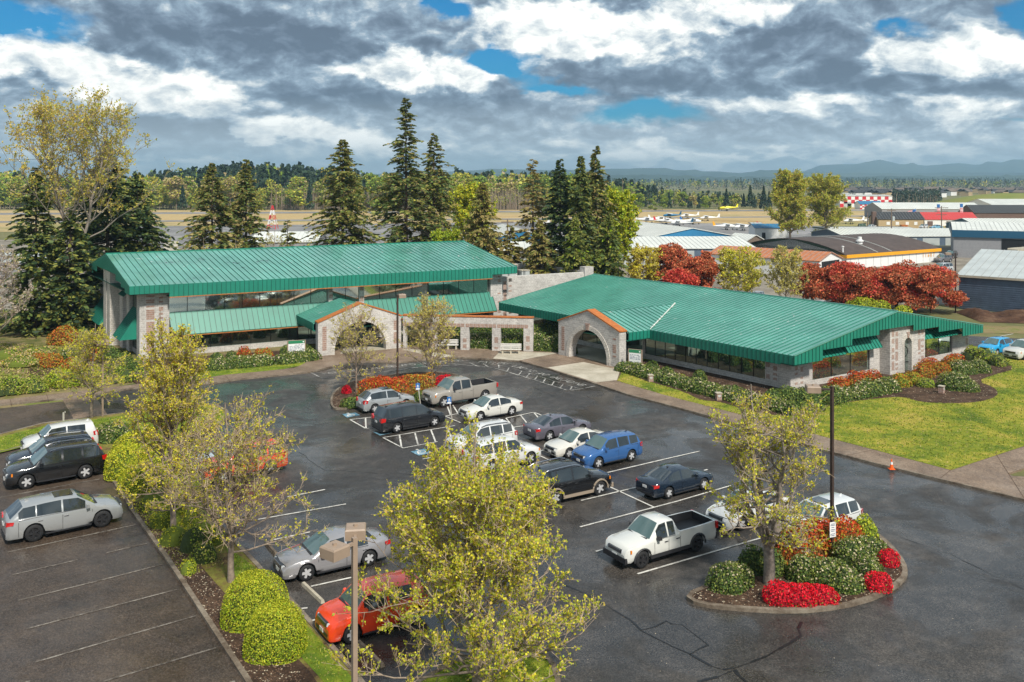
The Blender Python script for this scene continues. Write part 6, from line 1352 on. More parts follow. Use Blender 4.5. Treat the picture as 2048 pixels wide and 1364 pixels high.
spring_tree('leafing_tree', 'bright yellow-green tree glimpsed right of the tallest fir', 'tree', A(938, 165), Zat(352, 165), 5.5, 45, .2, 40, 8, 5, 8, .36, ('bg2', 'bg1', 'ly1'), (5, 3, 3), egg=.7, up=.6, twr=.014)
spring_tree('leafing_tree', 'fresh green bushy tree right behind the ridge of the two-storey roof', 'tree', A(890, 126), Zat(440, 126), 3.6, 46, .1, 40, 8, 5, 8, .24, ('bg1', 'ly2', 'bg2'), (5, 3, 2), egg=.6, up=.5, twr=.01)
spring_tree('blossom_tree', 'pale blossoming tree at the left edge', 'tree', A(-12, 88), Zat(470, 88), 3.6, 47, .15, 36, 8, 5, 6, .12, ('pink', 'lo2'), (6, 1), egg=.6, up=.6)
spring_tree('leafing_tree', 'bare twiggy tree behind the roof left of the big spruce', 'tree', A(545, 132), Zat(450, 132), 2.6, 48, .1, 24, 7, 5, 4, .16, ('lo2', 'lo1'), (3, 2), egg=.6, up=.6, leafp=.4)
for i, (px, topy, y) in enumerate([(400, 470, 121), (470, 468, 123), (610, 470, 120), (700, 476, 118)]): spring_tree('leafing_tree', ['pale twiggy shrub tree behind roof below the left spruces', 'pale twiggy shrub tree right of the second left spruce', 'thin twiggy shrub tree left of the big spruce foot', 'thin twiggy shrub tree under the big spruce'][i], 'tree', A(px, y), Zat(topy, y), 2.0, 60 + i, .1, 18, 6, 4, 4, .16, ('lo2', 'lo1'), (3, 2), egg=.6, up=.6, leafp=.5, group='twiggy shrub trees behind the long roof')

# --- conifers
def conifer(label, pos, h, R, seed_, nb=260, dens=1.0, mats=('cg1', 'cg2', 'cg4'), wts=(5, 2.5, 3), droop=.35, base=.02, pw=.85, name='fir_tree', irregular=.25, sz=.95, lean=0, shape=None):
    rng = np.random.default_rng(seed_); t = thing(name, label, 'conifer', pos, 0, 'tall conifers behind the offices')
    tr_ = MB(); k = np.linspace(0, 1, 8); tp = np.column_stack([lean * k ** 2, np.zeros(8), k * h]); tr_.tube(tp, np.linspace(h * .014, .02, 8), 7)
    f = base + (1 - base) * (np.arange(nb) + rng.random(nb)) / nb; f = f ** 1.0; a = rng.uniform(0, 2 * math.pi, nb)
    R = R * 1.28; rad = np.minimum(R * (1 - f) ** (pw * .68), R * 1.7 * (1 - f)) * (1 - (irregular + .15) * rng.random(nb)) * (1 + .3 * (rng.random(nb) > .93)) + .12
    if shape is not None: rad = R * np.interp(f, shape[0], shape[1]) * (1 - irregular * rng.random(nb)) + .1
    sec = 1 + .35 * np.sin(a * 2 + f * 9 + seed_) * np.clip(irregular * 2, 0, 1) * .5; rad = rad * sec
    st = np.column_stack([lean * f ** 2, np.zeros(nb), f * h]); d = np.column_stack([np.cos(a), np.sin(a), np.zeros(nb)])
    rise = rng.uniform(-.1, .3, nb) * (f + .2); en = st + d * rad[:, None]; en[:, 2] += (rise - droop * (1 - f)) * rad
    btubes(tr_, st, en, .05 * (1 - f) + .015, .008, 3); tr_.build('trunk', M['bark_dark'], t)
    lf = MB(); m_ = int(26 * dens); Cs, As, Bs, Ss = [], [], [], []
    for j in range(m_):
        kk_ = .16 + .84 * ((j + rng.random(nb)) / m_); q = st + (en - st) * kk_[:, None]; q[:, 2] += .14 * rad * np.sin(kk_ * math.pi); lat = np.column_stack([-d[:, 1], d[:, 0], np.zeros(nb)]) * rng.choice([-1, 1], nb)[:, None]
        ln_ = (sz * rng.uniform(.6, 1.3, nb) * (1.15 - .5 * kk_) * (.45 + .55 * np.clip(rad / R * 1.6, 0, 1))); dr = unit(d * .75 + lat * rng.uniform(.3, 1.1, (nb, 1)) + np.array([0, 0, -1]) * rng.uniform(.0, .75, (nb, 1)) * (droop * 2)); nrm_ = unit(np.cross(dr, rng.normal(size=(nb, 3)) * .6 + np.array([0, 0, .3])))
        Cs.append(q); As.append(dr * ln_[:, None]); Bs.append(nrm_ * ln_[:, None] * .2)
    C, A_, B_ = map(np.concatenate, (Cs, As, Bs)); v = np.stack([C, C + A_ * .55 + B_, C + A_, C + A_ * .55 - B_], 1).reshape(-1, 3); n = len(C)
    lf.add(v, np.arange(n * 4).reshape(-1, 4), pick(rng, n, wts)); lf.build('crown', [M[q] for q in mats], t); return t
BR = ('cg3', 'cg2', 'cg1')
def CF(px, topy, y, R, sd2, label, **kw): return conifer(label, A(px, y), Zat(topy, y), R, sd2, **kw)
CF(72, 335, 102, 3.4, 51, 'slim dark fir at far left beside the cottonwood', nb=240, wts=(4, 3, 2)); CF(215, 285, 116, 6.4, 52, 'huge broad dark fir left of the two-storey building', nb=420, dens=1.3, droop=.4, pw=.7, wts=(4, 2, 5))
CF(275, 345, 118, 5.0, 59, 'dark fir just left of the green roof peak', nb=300, droop=.4, pw=.7, wts=(4, 2, 4)); CF(140, 420, 103, 4.0, 58, 'shorter dark fir in front of the huge one', nb=220, wts=(3, 3, 3))
CF(424, 326, 130, 5.0, 53, 'pointed spruce behind the left part of the long roof', nb=300, mats=BR, wts=(3, 3, 4)); CF(492, 318, 136, 3.8, 54, 'narrower spruce right of the pointed one', nb=260, mats=BR, wts=(3, 3, 4))
CF(685, 279, 132, 6.8, 55, 'broad bushy spruce left of the tallest tree', nb=440, dens=1.2, mats=BR, wts=(3, 4, 4), irregular=.45, pw=.75)
CF(812, 196, 136, 6.0, 56, 'tallest ragged fir with an uneven leaning top', nb=400, dens=1.2, irregular=.55, mats=('cg1', 'cg2', 'cg3'), wts=(5, 2, 2), shape=([0, .3, .5, .6, .62, .75, .8, .9, 1], [1, .98, .9, .75, .34, .42, .24, .18, .03]))
CF(868, 266, 140, 5.2, 57, 'ragged fir touching the tallest one on its right', nb=340, irregular=.5, mats=('cg1', 'cg2', 'cg3'), wts=(4, 3, 3)); CF(965, 366, 124, 4.3, 61, 'brownish drooping cedar behind right end of long roof', nb=280, mats=BR, wts=(6, 4, 1), droop=.6)
CF(1066, 318, 130, 2.6, 62, 'thin see-through brown fir with bare lower trunk', nb=130, dens=.5, mats=BR, wts=(8, 2, 0), base=.3, irregular=.4, shape=([.3, .5, .8, .92, .95, 1], [.9, 1, .55, .1, .3, .05])); CF(1120, 318, 126, 3.3, 63, 'dense dark conical fir, left of the group right of centre', nb=320, wts=(4, 1, 6), droop=.3)
CF(1162, 312, 123, 2.7, 64, 'green cedar in the middle of the group right of centre', nb=260, mats=('cg2', 'cg1', 'cg4'), wts=(4, 4, 2), droop=.7); CF(1192, 292, 126, 3.8, 65, 'tallest fir of the group right of centre with tufted top', nb=300, mats=('cg1', 'cg3', 'cg2'), wts=(5, 3, 2), irregular=.5, droop=.5)
CF(1080, 440, 120, 3.0, 66, 'short brown drooping cedar behind the roof equipment', nb=180, mats=BR, wts=(6, 4, 1), droop=.5); CF(1150, 440, 117, 3.0, 67, 'short green cedar left of the lime leafing tree', nb=200, mats=('cg2', 'bg1', 'cg1'), wts=(5, 1, 4), droop=.6); CF(1215, 430, 118, 3.0, 68, 'short green cedar below the lime leafing tree', nb=200, mats=('cg2', 'bg1', 'cg1'), wts=(5, 1, 4), droop=.6)
CF(575, 440, 128, 2.2, 69, 'small sparse spruce left of the broad bushy one', nb=90, dens=.6, mats=BR, wts=(4, 3, 2)); CF(1020, 450, 128, 2.2, 70, 'small brown cedar before the blue hangar', nb=110, mats=BR, wts=(6, 3, 1))
# ------------------------------------------------------------------ airfield buildings
def shed(name, label, cat, px, y, ang, L_, D_, ze, zp, wall, roof, ridge='x', fascia_m=None, fh=.5, arch=False, group=None, ov=.25, z0=0, doors=(), zf=None):
    """front-left wall corner seen at column px, depth y; L_ along the front (direction ang), D_ back. ridge 'x' runs along the front, 'y' runs back"""
    t = thing(name, label, cat, A(px, y), math.radians(ang), group); mb = MB()
    mb.box(0, L_, 0, D_, z0, ze); 
    if ridge == 'x':
        for x in (0, L_): mb.add([(x, 0, ze), (x, D_, ze), (x, D_ / 2, zp)], np.array([[0, 1, 2]]))
    else:
        for yy in (0, D_): mb.add([(0, yy, ze), (L_, yy, ze), (L_ / 2, yy, zp)], np.array([[0, 1, 2]]))
    if arch:
        pass
    mb.build('wall', M[wall], t); mb = MB(); th = .12
    if arch:
        k = np.linspace(0, 1, 13); prof = [(D_ * q, ze + (zp - ze) * math.sin(math.pi * q) ** .85) for q in k]
        for i in range(12):
            (a, b), (c, d) = prof[i], prof[i + 1]; mb.hexa([(-ov, a, b), (L_ + ov, a, b), (L_ + ov, c, d), (-ov, c, d), (-ov, a, b + th), (L_ + ov, a, b + th), (L_ + ov, c, d + th), (-ov, c, d + th)])
        g = MB()
        for x in (0, L_): g.add([(x, a, b) for a, b in prof], [list(range(13))])
        g.build('gable', M['darkgreen'], t)
    elif ridge == 'x': seam_roof(mb, (-ov, -ov, ze), (L_ + ov, -ov, ze), (L_ + ov, D_ / 2, zp + .1), (-ov, D_ / 2, zp + .1), th, 1.0, .05); seam_roof(mb, (-ov, D_ + ov, ze), (L_ + ov, D_ + ov, ze), (L_ + ov, D_ / 2, zp + .1), (-ov, D_ / 2, zp + .1), th, 1.0, .05)
    else: seam_roof(mb, (-ov, -ov, ze), (-ov, D_ + ov, ze), (L_ / 2, D_ + ov, zp + .1), (L_ / 2, -ov, zp + .1), th, 1.0, .05); seam_roof(mb, (L_ + ov, -ov, ze), (L_ + ov, D_ + ov, ze), (L_ / 2, D_ + ov, zp + .1), (L_ / 2, -ov, zp + .1), th, 1.0, .05)
    mb.build('roof', M[roof], t)
    if fascia_m: mb = MB(); mb.box(-.32, L_ + .32, -.36, -.27, ze - fh, ze + .1); mb.box(-.36, -.321, -.3, D_, ze - fh, ze + .05); mb.build('fascia', M[fascia_m], t)
    if cat == 'hangar' and not doors and not arch and L_ > 15:
        mb = MB()
        for x in np.arange(2.5, L_ - 3, 6.2): mb.box(x, x + 4.6, -.05, .0, .05, min(ze - .5, 3.4))
        mb.build('hangar_door', M['greymetal'], t)
    for (x0, x1, z0_, z1, m_, nm) in doors: mb = MB(); mb.box(x0, x1, -.06, .02, z0_, z1); mb.build(nm, M[m_], t)
    return t
UD = 33.4
shed('blue_hangar', 'bright blue hangar with low gable and white metal roof behind the red maples', 'hangar', 1300, 205, 14, 21, 42, Zat(474, 205), Zat(456, 209), 'bluemetal', 'whitemetal', 'y')
shed('storage_hangar', 'pale grey-roofed low hangar between blue hangar and red maples', 'hangar', 1195, 180, 2, 32, 26, Zat(497, 180), Zat(474, 193), 'steelblue', 'whitemetal', 'x')
shed('blue_hangar', 'blue hangar glimpsed left of the dark fir group', 'hangar', 1002, 195, 10, 9.5, 26, Zat(472, 195), Zat(461, 195), 'bluemetal', 'whitemetal', 'y')
shed('storage_hangar', 'white-roofed low shed behind the roof equipment among the cedars', 'hangar', 985, 160, 2, 22, 14, Zat(500, 160), Zat(484, 167), 'greywall', 'whitemetal', 'x')
# arch-roofed hangar with yellow fascia
t = shed('arched_hangar', 'white hangar with brown curved roof and yellow front fascia', 'hangar', 1693, 175, 33, 31, 27, 2.75, 5.2, 'white', 'brownroof', 'x', 'yellow', .55, True)
mb = MB(); 
for i, ch in enumerate('11607'): text_on(mb, ch, (25.2 + i * .95, -.08, 1.55), (1, 0, 0), (0, 0, 1), 1.25, 0, .9)
mb.build('lettering', M['yellow'], t)
mb = MB(); mb.lathe([(.55, 0), (.55, .5), (.75, .55), (.75, .8), (.4, .95), (.4, 1.5), (.001, 1.55)], 12, 0, (11, 5.0, 4.2)); mb.build('vent', M['white'], t); mb = MB(); mb.lathe([(.14, 0), (.14, 1), (.26, 1.05), (.26, 1.25), (.001, 1.3)], 8, 0, (.5, 1.2, 3.2)); mb.build('vent', M['white'], t)
mb = MB()
for x in (9.9, 14.5): mb.tube([(x, 27 * q, 2.9 + 2.45 * math.sin(math.pi * q) ** .85) for q in np.linspace(.0, 1, 13)], .09, 4)
mb.build('roof_seam', M['whitemetal'], t)
mb = MB()
for x in np.arange(1.2, 30, 2.4): mb.box(x, x + .05, -.05, -.001, 0, 2.2)
mb.box(0, 31, -.07, -.001, 2.12, 2.2); mb.build('door_track', M['greymetal'], t)
e = A(1418, 176) - A(1638, 160); t = shed('orange_roof_shed', 'white shed with rust-orange ribbed roof behind the yellow trees', 'shed', 1638, 160, math.degrees(math.atan2(-e[1], -e[0])) + 0, np.linalg.norm(e), 9, 3.0, 4.3, 'white', 'orange_roof', 'x')
t.location = [float(q) for q in A(1418, 176)]
mb = MB(); mb.box(np.linalg.norm(e) - .02, np.linalg.norm(e) + .05, 1, 8, 0, 2.8); mb.build('door_opening', M['black'], t)
t = shed('grey_hangar', 'large grey hangar with blue fascia and dark open door at right edge', 'hangar', 1907, 202, -25, 50, 34, 6.1, 7.2, 'greywall', 'whitemetal', 'x', 'darkblue', 1.5, doors=[(9.5, 14.0, 0, 4.4, 'black', 'door_opening')])
t = shed('metal_shed', 'blue-grey ribbed metal shed with pale grey roof at right edge', 'shed', 1918, 122, -40, 34, 27, Zat(549, 122), 7.2, 'steelblue', 'greymetal', 'x')
mb = MB()
for z in np.arange(.2, 4.4, .28): mb.box(-.04, 34, -.05, -.001, z, z + .09)
mb.build('cladding_rib', M['steelblue'], t)
mb = MB(); mb.box(-.3, 34.2, -.34, -.26, 4.35, 4.62); mb.build('gutter', M['concrete'], t)
shed('storage_hangar', 'long white-roofed blue-walled hangar left of the large grey one', 'hangar', 1690, 236, 4, 36, 22, 2.5, 3.9, 'steelblue', 'whitemetal', 'x')
shed('storage_hangar', 'flat white-roofed building right of the poplars', 'hangar', 1670, 268, 0, 26, 20, 2.4, 2.7, 'white', 'whitemetal', 'x', 'darkgreen', .3)
shed('storage_hangar', 'low gabled white and blue hangar above the large grey one', 'hangar', 1960, 262, -4, 40, 24, 3.6, 5.6, 'darkblue', 'whitemetal', 'x')
t = shed('tan_house', 'tan clapboard house with dark shingle roof and brick chimney', 'house', 1757, 322, -3, 16, 10, 3.2, 5.6, 'tan', 'darkroof', 'x', doors=[(2.8, 4, 1.2, 2.3, 'white', 'window'), (6.0, 7.2, 1.2, 2.3, 'white', 'window'), (9.5, 10.6, 1.2, 2.3, 'white', 'window'), (12.5, 13.6, 1.2, 2.3, 'white', 'window')])
mb = MB(); mb.box(-1.4, -.02, 2, 3.8, 0, 5.9); mb.build('chimney', M['brickwall'], t); mb = MB(); mb.box(7.6, 9.6, -1.8, -.05, 0, 1.3); mb.build('porch', M['rust'], t)
t = shed('red_roof_shop', 'long low white shop with bright red roof', 'shop', 1822, 338, -3, 24.5, 10, 2.9, 5.4, 'white', 'redroof', 'x', doors=[(6, 8, .2, 2.3, 'brickwall', 'door'), (13, 15, .2, 2.3, 'brickwall', 'door'), (2, 5, .8, 2, 'glass', 'window'), (16.5, 22, .8, 2, 'glass', 'window')]); t.location[2] = -.5
shed('grey_warehouse', 'long grey warehouse with pale roof behind the red-roofed shop', 'warehouse', 1764, 400, -2, 45, 22, 4.3, 6.8, 'greywall', 'whitemetal', 'x')
shed('brown_building', 'dark brown brick building with black roof at the right edge', 'building', 1950, 345, -3, 36, 14, 4.6, 7.4, 'brickwall', 'darkroof', 'x'); shed('grey_warehouse', 'white-roofed warehouse above the dark brown building', 'warehouse', 1985, 470, 0, 60, 30, 4.0, 6.8, 'white', 'whitemetal', 'x')
# checkered hangar
def checker(t, L_, z1, n, m_, y=-.05, mat='red', z0=.0):
    mb = MB(); w_, h_ = L_ / n, (z1 - z0) / m_
    for i in range(n):
        for j in range(m_):
            if (i + j) % 2 == 0: mb.box(i * w_, (i + 1) * w_, y, y + .04, z0 + j * h_ + .02, z0 + (j + 1) * h_ - .02)
    mb.build('checkers', M[mat], t)
t = shed('checkered_hangar', 'large red and white checkered hangar far across the airfield', 'hangar', 1680, 560, 0, 32.5, 25, 7.0, 7.6, 'white', 'whitemetal', 'x'); checker(t, 32.5, 7, 14, 3)
t = shed('checkered_shed', 'small red and white checkered shed with blue roof before the large hangar', 'shed', 1720, 525, 0, 13, 8, 2.9, 4.6, 'white', 'bluemetal', 'x'); checker(t, 13, 2.8, 10, 3)
t = shed('small_hangar', 'small white hangar with sky-blue roof left of the poplars', 'hangar', 1510, 262, -2, 9.5, 8, 3.4, 4.3, 'white', 'bluemetal', 'x', doors=[(2, 3, 0, 2, 'black', 'door')])
shed('wooden_shed', 'weathered wooden gabled shed beside the blue hangar', 'shed', 1493, 206, 20, 5, 8, 3.4, 4.7, 'wood', 'whitemetal', 'y'); shed('playhouse', 'tiny white hut with green roof left of the tan house', 'hut', 1721, 300, 0, 1.8, 2, 1.5, 2.6, 'white', 'darkgreen', 'x')
shed('fuel_canopy', 'rust framed canopy beside the small white hangar', 'canopy', 1503, 268, 0, 3, 3, 4.4, 4.5, 'wood', 'greymetal', 'x', z0=4.2); shed('pavilion', 'small grey pavilion before the grassy mound', 'pavilion', 1820, 510, 0, 10, 8, 3.2, 3.5, 'greywall', 'concrete', 'x')
# left side
shed('white_tent', 'pale metal-roofed shed glimpsed between the spruces left', 'shed', 500, 205, 5, 15, 18, 3.2, 5, 'greywall', 'whitemetal', 'x'); shed('white_tent', 'pale metal-roofed shed glimpsed left of the huge fir', 'shed', -20, 160, 4, 9, 9, 2.8, 4, 'greywall', 'greymetal', 'x')
# lattice mast, poles, flags
t = thing('approach_mast', 'red and white banded tapering lattice mast seen between spruces', 'mast', A(545, 316)); h = Zat(411, 316)
for i in range(5):
    mb = MB(); z0, z1 = h * i / 5, h * (i + 1) / 5; r0_, r1_ = 1.5 * (1 - i / 5) + .12, 1.5 * (1 - (i + 1) / 5) + .12
    for sx, sy in ((1, 1), (1, -1), (-1, 1), (-1, -1)): mb.bar((sx * r0_, sy * r0_, z0), (sx * r1_, sy * r1_, z1), .13)
    for sx in (1, -1): mb.bar((sx * r0_, -r0_, z0), (-sx * r1_, -r1_, z1), .09); mb.bar((-r0_, sx * r0_, z0), (-r1_, -sx * r1_, z1), .09)
    mb.build('mast_section', M['red'] if i % 2 == 0 else M['white'], t)
def pole(px, y, topy, label, arm=1.2, transformer=False):
    t = thing('utility_pole', label, 'utility pole', A(px, y), 0, 'wooden utility poles'); h = Zat(topy, y); mb = MB(); mb.tube([(0, 0, 0), (0, 0, h)], [.2, .13], 7, cap=True); mb.build('pole', M['wood'], t)
    mb = MB(); mb.box(-arm, arm, -.08, .08, h - .7, h - .5)
    if arm > 1.5: mb.box(-arm, arm, -.08, .08, h - 1.9, h - 1.7); mb.box(-arm * .8, arm * .8, -.08, .08, h - 3, h - 2.8)
    mb.build('crossarm', M['wood'], t)
    if transformer: mb = MB(); mb.lathe([(.001, h - 3.4), (.35, h - 3.4), (.35, h - 2.2), (.001, h - 2.2)], 10, 0, (.5, 0, 0)); mb.build('transformer', M['greymetal'], t)
pole(1783, 250, 417, 'wooden utility pole in front of the tan house', transformer=True); pole(1883, 300, 412, 'tall utility pole with three crossarms before the red roof', 2.2); pole(1735, 290, 424, 'plain dark pole left of the tan house', .1); pole(1015, 175, 438, 'utility pole with transformer beside the brown cedar', transformer=True); pole(1848, 300, 437, 'thin dark pole in the lot before the red roof', .1)
def flag(px, y, topy, label, kind):
    t = thing('flagpole', label, 'flagpole', A(px, y), 0, 'flagpoles'); h = Zat(topy, y); mb = MB(); mb.tube([(0, 0, 0), (0, 0, h)], [.09, .05], 6, cap=True); mb.build('pole', M['white'], t)
    fl = MB(); W2, H2 = (3.2, 2.0) if kind == 'us' else (1.2, 3.6)
    for j in range(13):
        k = 10; z1 = h - .1 - j * H2 / 13; z0 = z1 - H2 / 13
        for i in range(k):
            x0, x1 = -W2 * i / k, -W2 * (i + 1) / k; f_ = lambda x: (x, .18 * math.sin(x * 2.5), x * .3 if kind == 'us' else 0); a, b = np.array(f_(x0)), np.array(f_(x1)); u_ = np.array([0, 0, 1])
            mi = 2 if (j < 6 and i < 4 if kind == 'us' else j < 5) else (j % 2); fl.add([a + u_ * z0, b + u_ * z0, b + u_ * z1, a + u_ * z1], np.array([[0, 1, 2, 3]]), mi)
    fl.build('flag', [M['red'], M['white'], M['signblue']], t)
flag(1832, 330, 417, 'flagpole with star-spangled striped flag at the red roof', 'us'); flag(1880, 345, 408, 'flagpole with drooping blue-topped flag behind utility pole', 'b'); flag(1926, 345, 407, 'flagpole with drooping striped flag near the brown building', 'b')
# ------------------------------------------------------------------ aircraft
def plane(label, px, y, ang, body, tail, hi=True, s=1.0):
    t = thing('light_aircraft', label, 'aircraft', A(px, y), math.radians(ang), 'light aircraft on the apron'); bm_ = MB(); x = [3.6, 3.3, 2.6, 1.4, .4, -1.5, -3.4, -4.0]; r_ = [.12, .38, .52, .62, .66, .42, .18, .08]; z = [1.15, 1.15, 1.2, 1.3, 1.35, 1.35, 1.4, 1.45]
    bm_.tube([(a, 0, b) for a, b in zip(x, z)], r_, 10, cap=True); bm_.build('fuselage', M[body], t, True)
    m_ = MB(); zz = 1.95 if hi else .95; m_.hexa([(1.5, -5, zz + .05), (1.7, 0, zz - .04), (.1, 0, zz - .04), (.4, -5, zz + .05), (1.5, -5, zz + .12), (1.7, 0, zz + .12), (.1, 0, zz + .08), (.4, -5, zz + .1)]); m_.hexa([(.4, 5, zz + .05), (.1, 0, zz - .04), (1.7, 0, zz - .04), (1.5, 5, zz + .05), (.4, 5, zz + .1), (.1, 0, zz + .08), (1.7, 0, zz + .12), (1.5, 5, zz + .12)]); m_.build('wing', M['white'], t)
    m_ = MB(); m_.hexa([(-4.2, -.05, 1.4), (-3.1, -.05, 1.4), (-3.1, .05, 1.4), (-4.2, .05, 1.4), (-4.4, -.03, 2.9), (-3.9, -.03, 2.9), (-3.9, .03, 2.9), (-4.4, .03, 2.9)]); m_.build('fin', M[tail], t); m_ = MB(); m_.hexa([(-4.2, -1.6, 1.45), (-3.7, -1.6, 1.45), (-3.7, 1.6, 1.45), (-4.2, 1.6, 1.45), (-4.2, -1.6, 1.5), (-3.6, -1.6, 1.5), (-3.6, 1.6, 1.5), (-4.2, 1.6, 1.5)]); m_.build('tailplane', M['white'], t)
    m_ = MB(); m_.box(.9, 1.6, -.58, .58, 1.55, 1.85); m_.build('canopy', M['carglass'], t); m_ = MB()
    for a, b in ((2.7, 0), (.5, 1), (.5, -1)): m_.lathe([(.01, -.08), (.24, -.08), (.24, .08), (.01, .08)], 10, 0, (a, b, .24), 1); m_.bar((a, b, .3), (a, b * .4, 1.0), .04)
    m_.build('undercarriage', M['black'], t); t.scale = (s,) * 3; return t
for i, (px, y, a, b_, tl, lb) in enumerate([(1290, 362, 5, 'white', 'white', 'white light aircraft, leftmost on the apron beside another'), (1318, 368, 8, 'white', 'white', 'white light aircraft just right of the leftmost one'), (1330, 352, 0, 'white', 'red', 'white light aircraft with red tail fin on the apron'), (1343, 405, 182, 'bluemetal', 'darkblue', 'blue light aircraft at the back of the apron'),
    (1352, 345, 4, 'white', 'greywall', 'white light aircraft right of the red-tailed one'), (1383, 350, 0, 'white', 'signblue', 'white light aircraft with blue tail fin in the middle of apron'), (1378, 400, 184, 'white', 'white', 'white light aircraft at the back, above the blue-tailed one'), (1418, 378, 180, 'white', 'white', 'white light aircraft with dark belly right of the middle'),
    (1450, 312, 3, 'white', 'yellow', 'white light aircraft with orange-yellow tail in front of the small hangar'), (1490, 308, 185, 'white', 'red', 'white and red light aircraft beside the small hangar'), (1362, 335, 170, 'white', 'darkblue', 'dark-tailed light aircraft nearest the blue hangar roof'), (1706, 352, 182, 'white', 'white', 'white high-wing aircraft right of the poplars'), (1745, 352, 178, 'white', 'rust', 'white aircraft with orange tail left of the tan house'),
    (1005, 300, 10, 'white', 'white', 'white aircraft glimpsed left of the thin brown fir'), (1075, 330, 170, 'white', 'white', 'white aircraft glimpsed right of the thin brown fir')]): plane(lb, px, y, a, b_, tl, True, 1.05 if i != 8 else 1)
p_ = plane('bright yellow aircraft alone on the far grass by the wood', 1456, 500, 180, 'byellow', 'byellow', False, 1.3); p_['group'] = 'light aircraft across the runway'
# ------------------------------------------------------------------ far woods
def far_tree_mesh(rng, conif, h, n, mats):
    t_ = MB(); t_.tube([(0, 0, 0), (0, 0, h * .9)], [.22, .05], 5); lf = MB()
    if conif:
        f = rng.random(n) ** .9; a = rng.uniform(0, 6.283, n); r_ = h * .17 * (1 - f) * rng.uniform(.55, 1.05, n) + .1; C = np.column_stack([np.cos(a) * r_, np.sin(a) * r_, h * (.08 + .93 * f)]); leafquads(lf, C, h * .075, rng, pick(rng, n, (4, 2)), None, 0, .7, 1.0)
    else:
        k = 9; cs = np.column_stack([rng.uniform(-1, 1, k) * h * .16, rng.uniform(-1, 1, k) * h * .16, h * rng.uniform(.2, .86, k)]); cs[0] = (0, 0, h * .88)
        j = rng.integers(0, k, n); C = cs[j] + unit(rng.normal(size=(n, 3))) * rng.uniform(.5, 1, (n, 1)) * h * .13; leafquads(lf, C, h * .045, rng, pick(rng, n, mats), None, 0, .9)
    return t_, lf
protos = []
rng = np.random.default_rng(77)
GF = 'trees along the far edge of the airfield'
DM = ['fd1', 'fd2', 'fd3']
for i in range(5):
    a, b = far_tree_mesh(rng, True, 20, 620, None); protos.append(('far_fir', a, b, ['fc1', 'fc2']))
for i in range(6):
    a, b = far_tree_mesh(rng, False, 20, 1500, [(6, 1, .3), (4, 4, 1), (1, 2, 5), (6, 1, 0), (3, 4, 1), (4, 2, 2)][i]); protos.append(('far_broadleaf', a, b, DM))
meshes = []
for nm, a, b, ml in protos:
    ta = a.build('trunk', M['fartrunk']); tb = b.build('crown', [M[q] for q in ml]); meshes.append((nm, ta.data, tb.data)); bpy.data.objects.remove(ta); bpy.data.objects.remove(tb)
def far_tree(k, px, y, topy, label=None, wide=1.0, zb=0):
    nm, ma, mb_ = meshes[k]; s = max(3, Zat(topy, y) - zb) / 20.3; r = rnd
    t = thing(nm, label, 'tree', A(px, y, zb), r.uniform(0, 6.28), GF)
    for nme, me in (('trunk', ma), ('crown', mb_)): o = bpy.data.objects.new(nme, me); COL.objects.link(o); o.parent = t
    t.scale = (s * wide, s * wide, s); return t
def skyline(px): return float(np.interp(px, [-50, 0, 60, 130, 300, 360, 420, 520, 620, 700, 760, 860, 930, 1000, 1050, 1120, 1200, 1240, 1280, 1330, 1400, 1500, 1560, 1640], [336, 330, 338, 345, 338, 332, 326, 322, 327, 334, 342, 342, 334, 335, 340, 338, 345, 352, 362, 372, 378, 384, 386, 390]))
# front row: individual trees
front = []
px = -30
while px < 1560:
    right = px > 1240; con = rnd.random() < (.35 if right else .12); y = 520 + rnd.uniform(-18, 30)
    if not right: topy = rnd.uniform(350, 378) if px < 700 else rnd.uniform(342, 372)
    else: topy = rnd.uniform(368, 402) if con else rnd.uniform(380, 410)
    front.append((con, px, y, topy)); px += rnd.uniform(10, 19) if not right else rnd.uniform(8, 15)
cw = ['pale green', 'yellow-green', 'tan', 'green', 'bright yellow', 'olive']
where = lambda x: 'behind the cottonwood at far left' if x < 330 else ('behind the two left spruces' if x < 560 else ('between mast and bushy spruce' if x < 780 else ('right of the ragged firs' if x < 1060 else ('above the lime tree' if x < 1250 else ('across the apron, left half' if x < 1400 else 'across the apron, near the poplars')))))
ordn = ['first', 'second', 'third', 'fourth', 'fifth', 'sixth', 'seventh', 'eighth', 'ninth', 'tenth', 'eleventh', 'twelfth']; cnt_ = {}
for i, (con, px, y, topy) in enumerate(front):
    k = rnd.randint(0, 4) if con else 5 + rnd.randint(0, 5); kind_ = 'dark far fir' if con else cw[k - 5] + ' far tree'
    kk_ = (kind_, where(px)); cnt_[kk_] = cnt_.get(kk_, 0) + 1
    far_tree(k, px, y, topy, f'{kind_}, {ordn[min(11, cnt_[kk_] - 1)]} of its colour from left, {where(px)}', 1.35 if not con else 1.1)
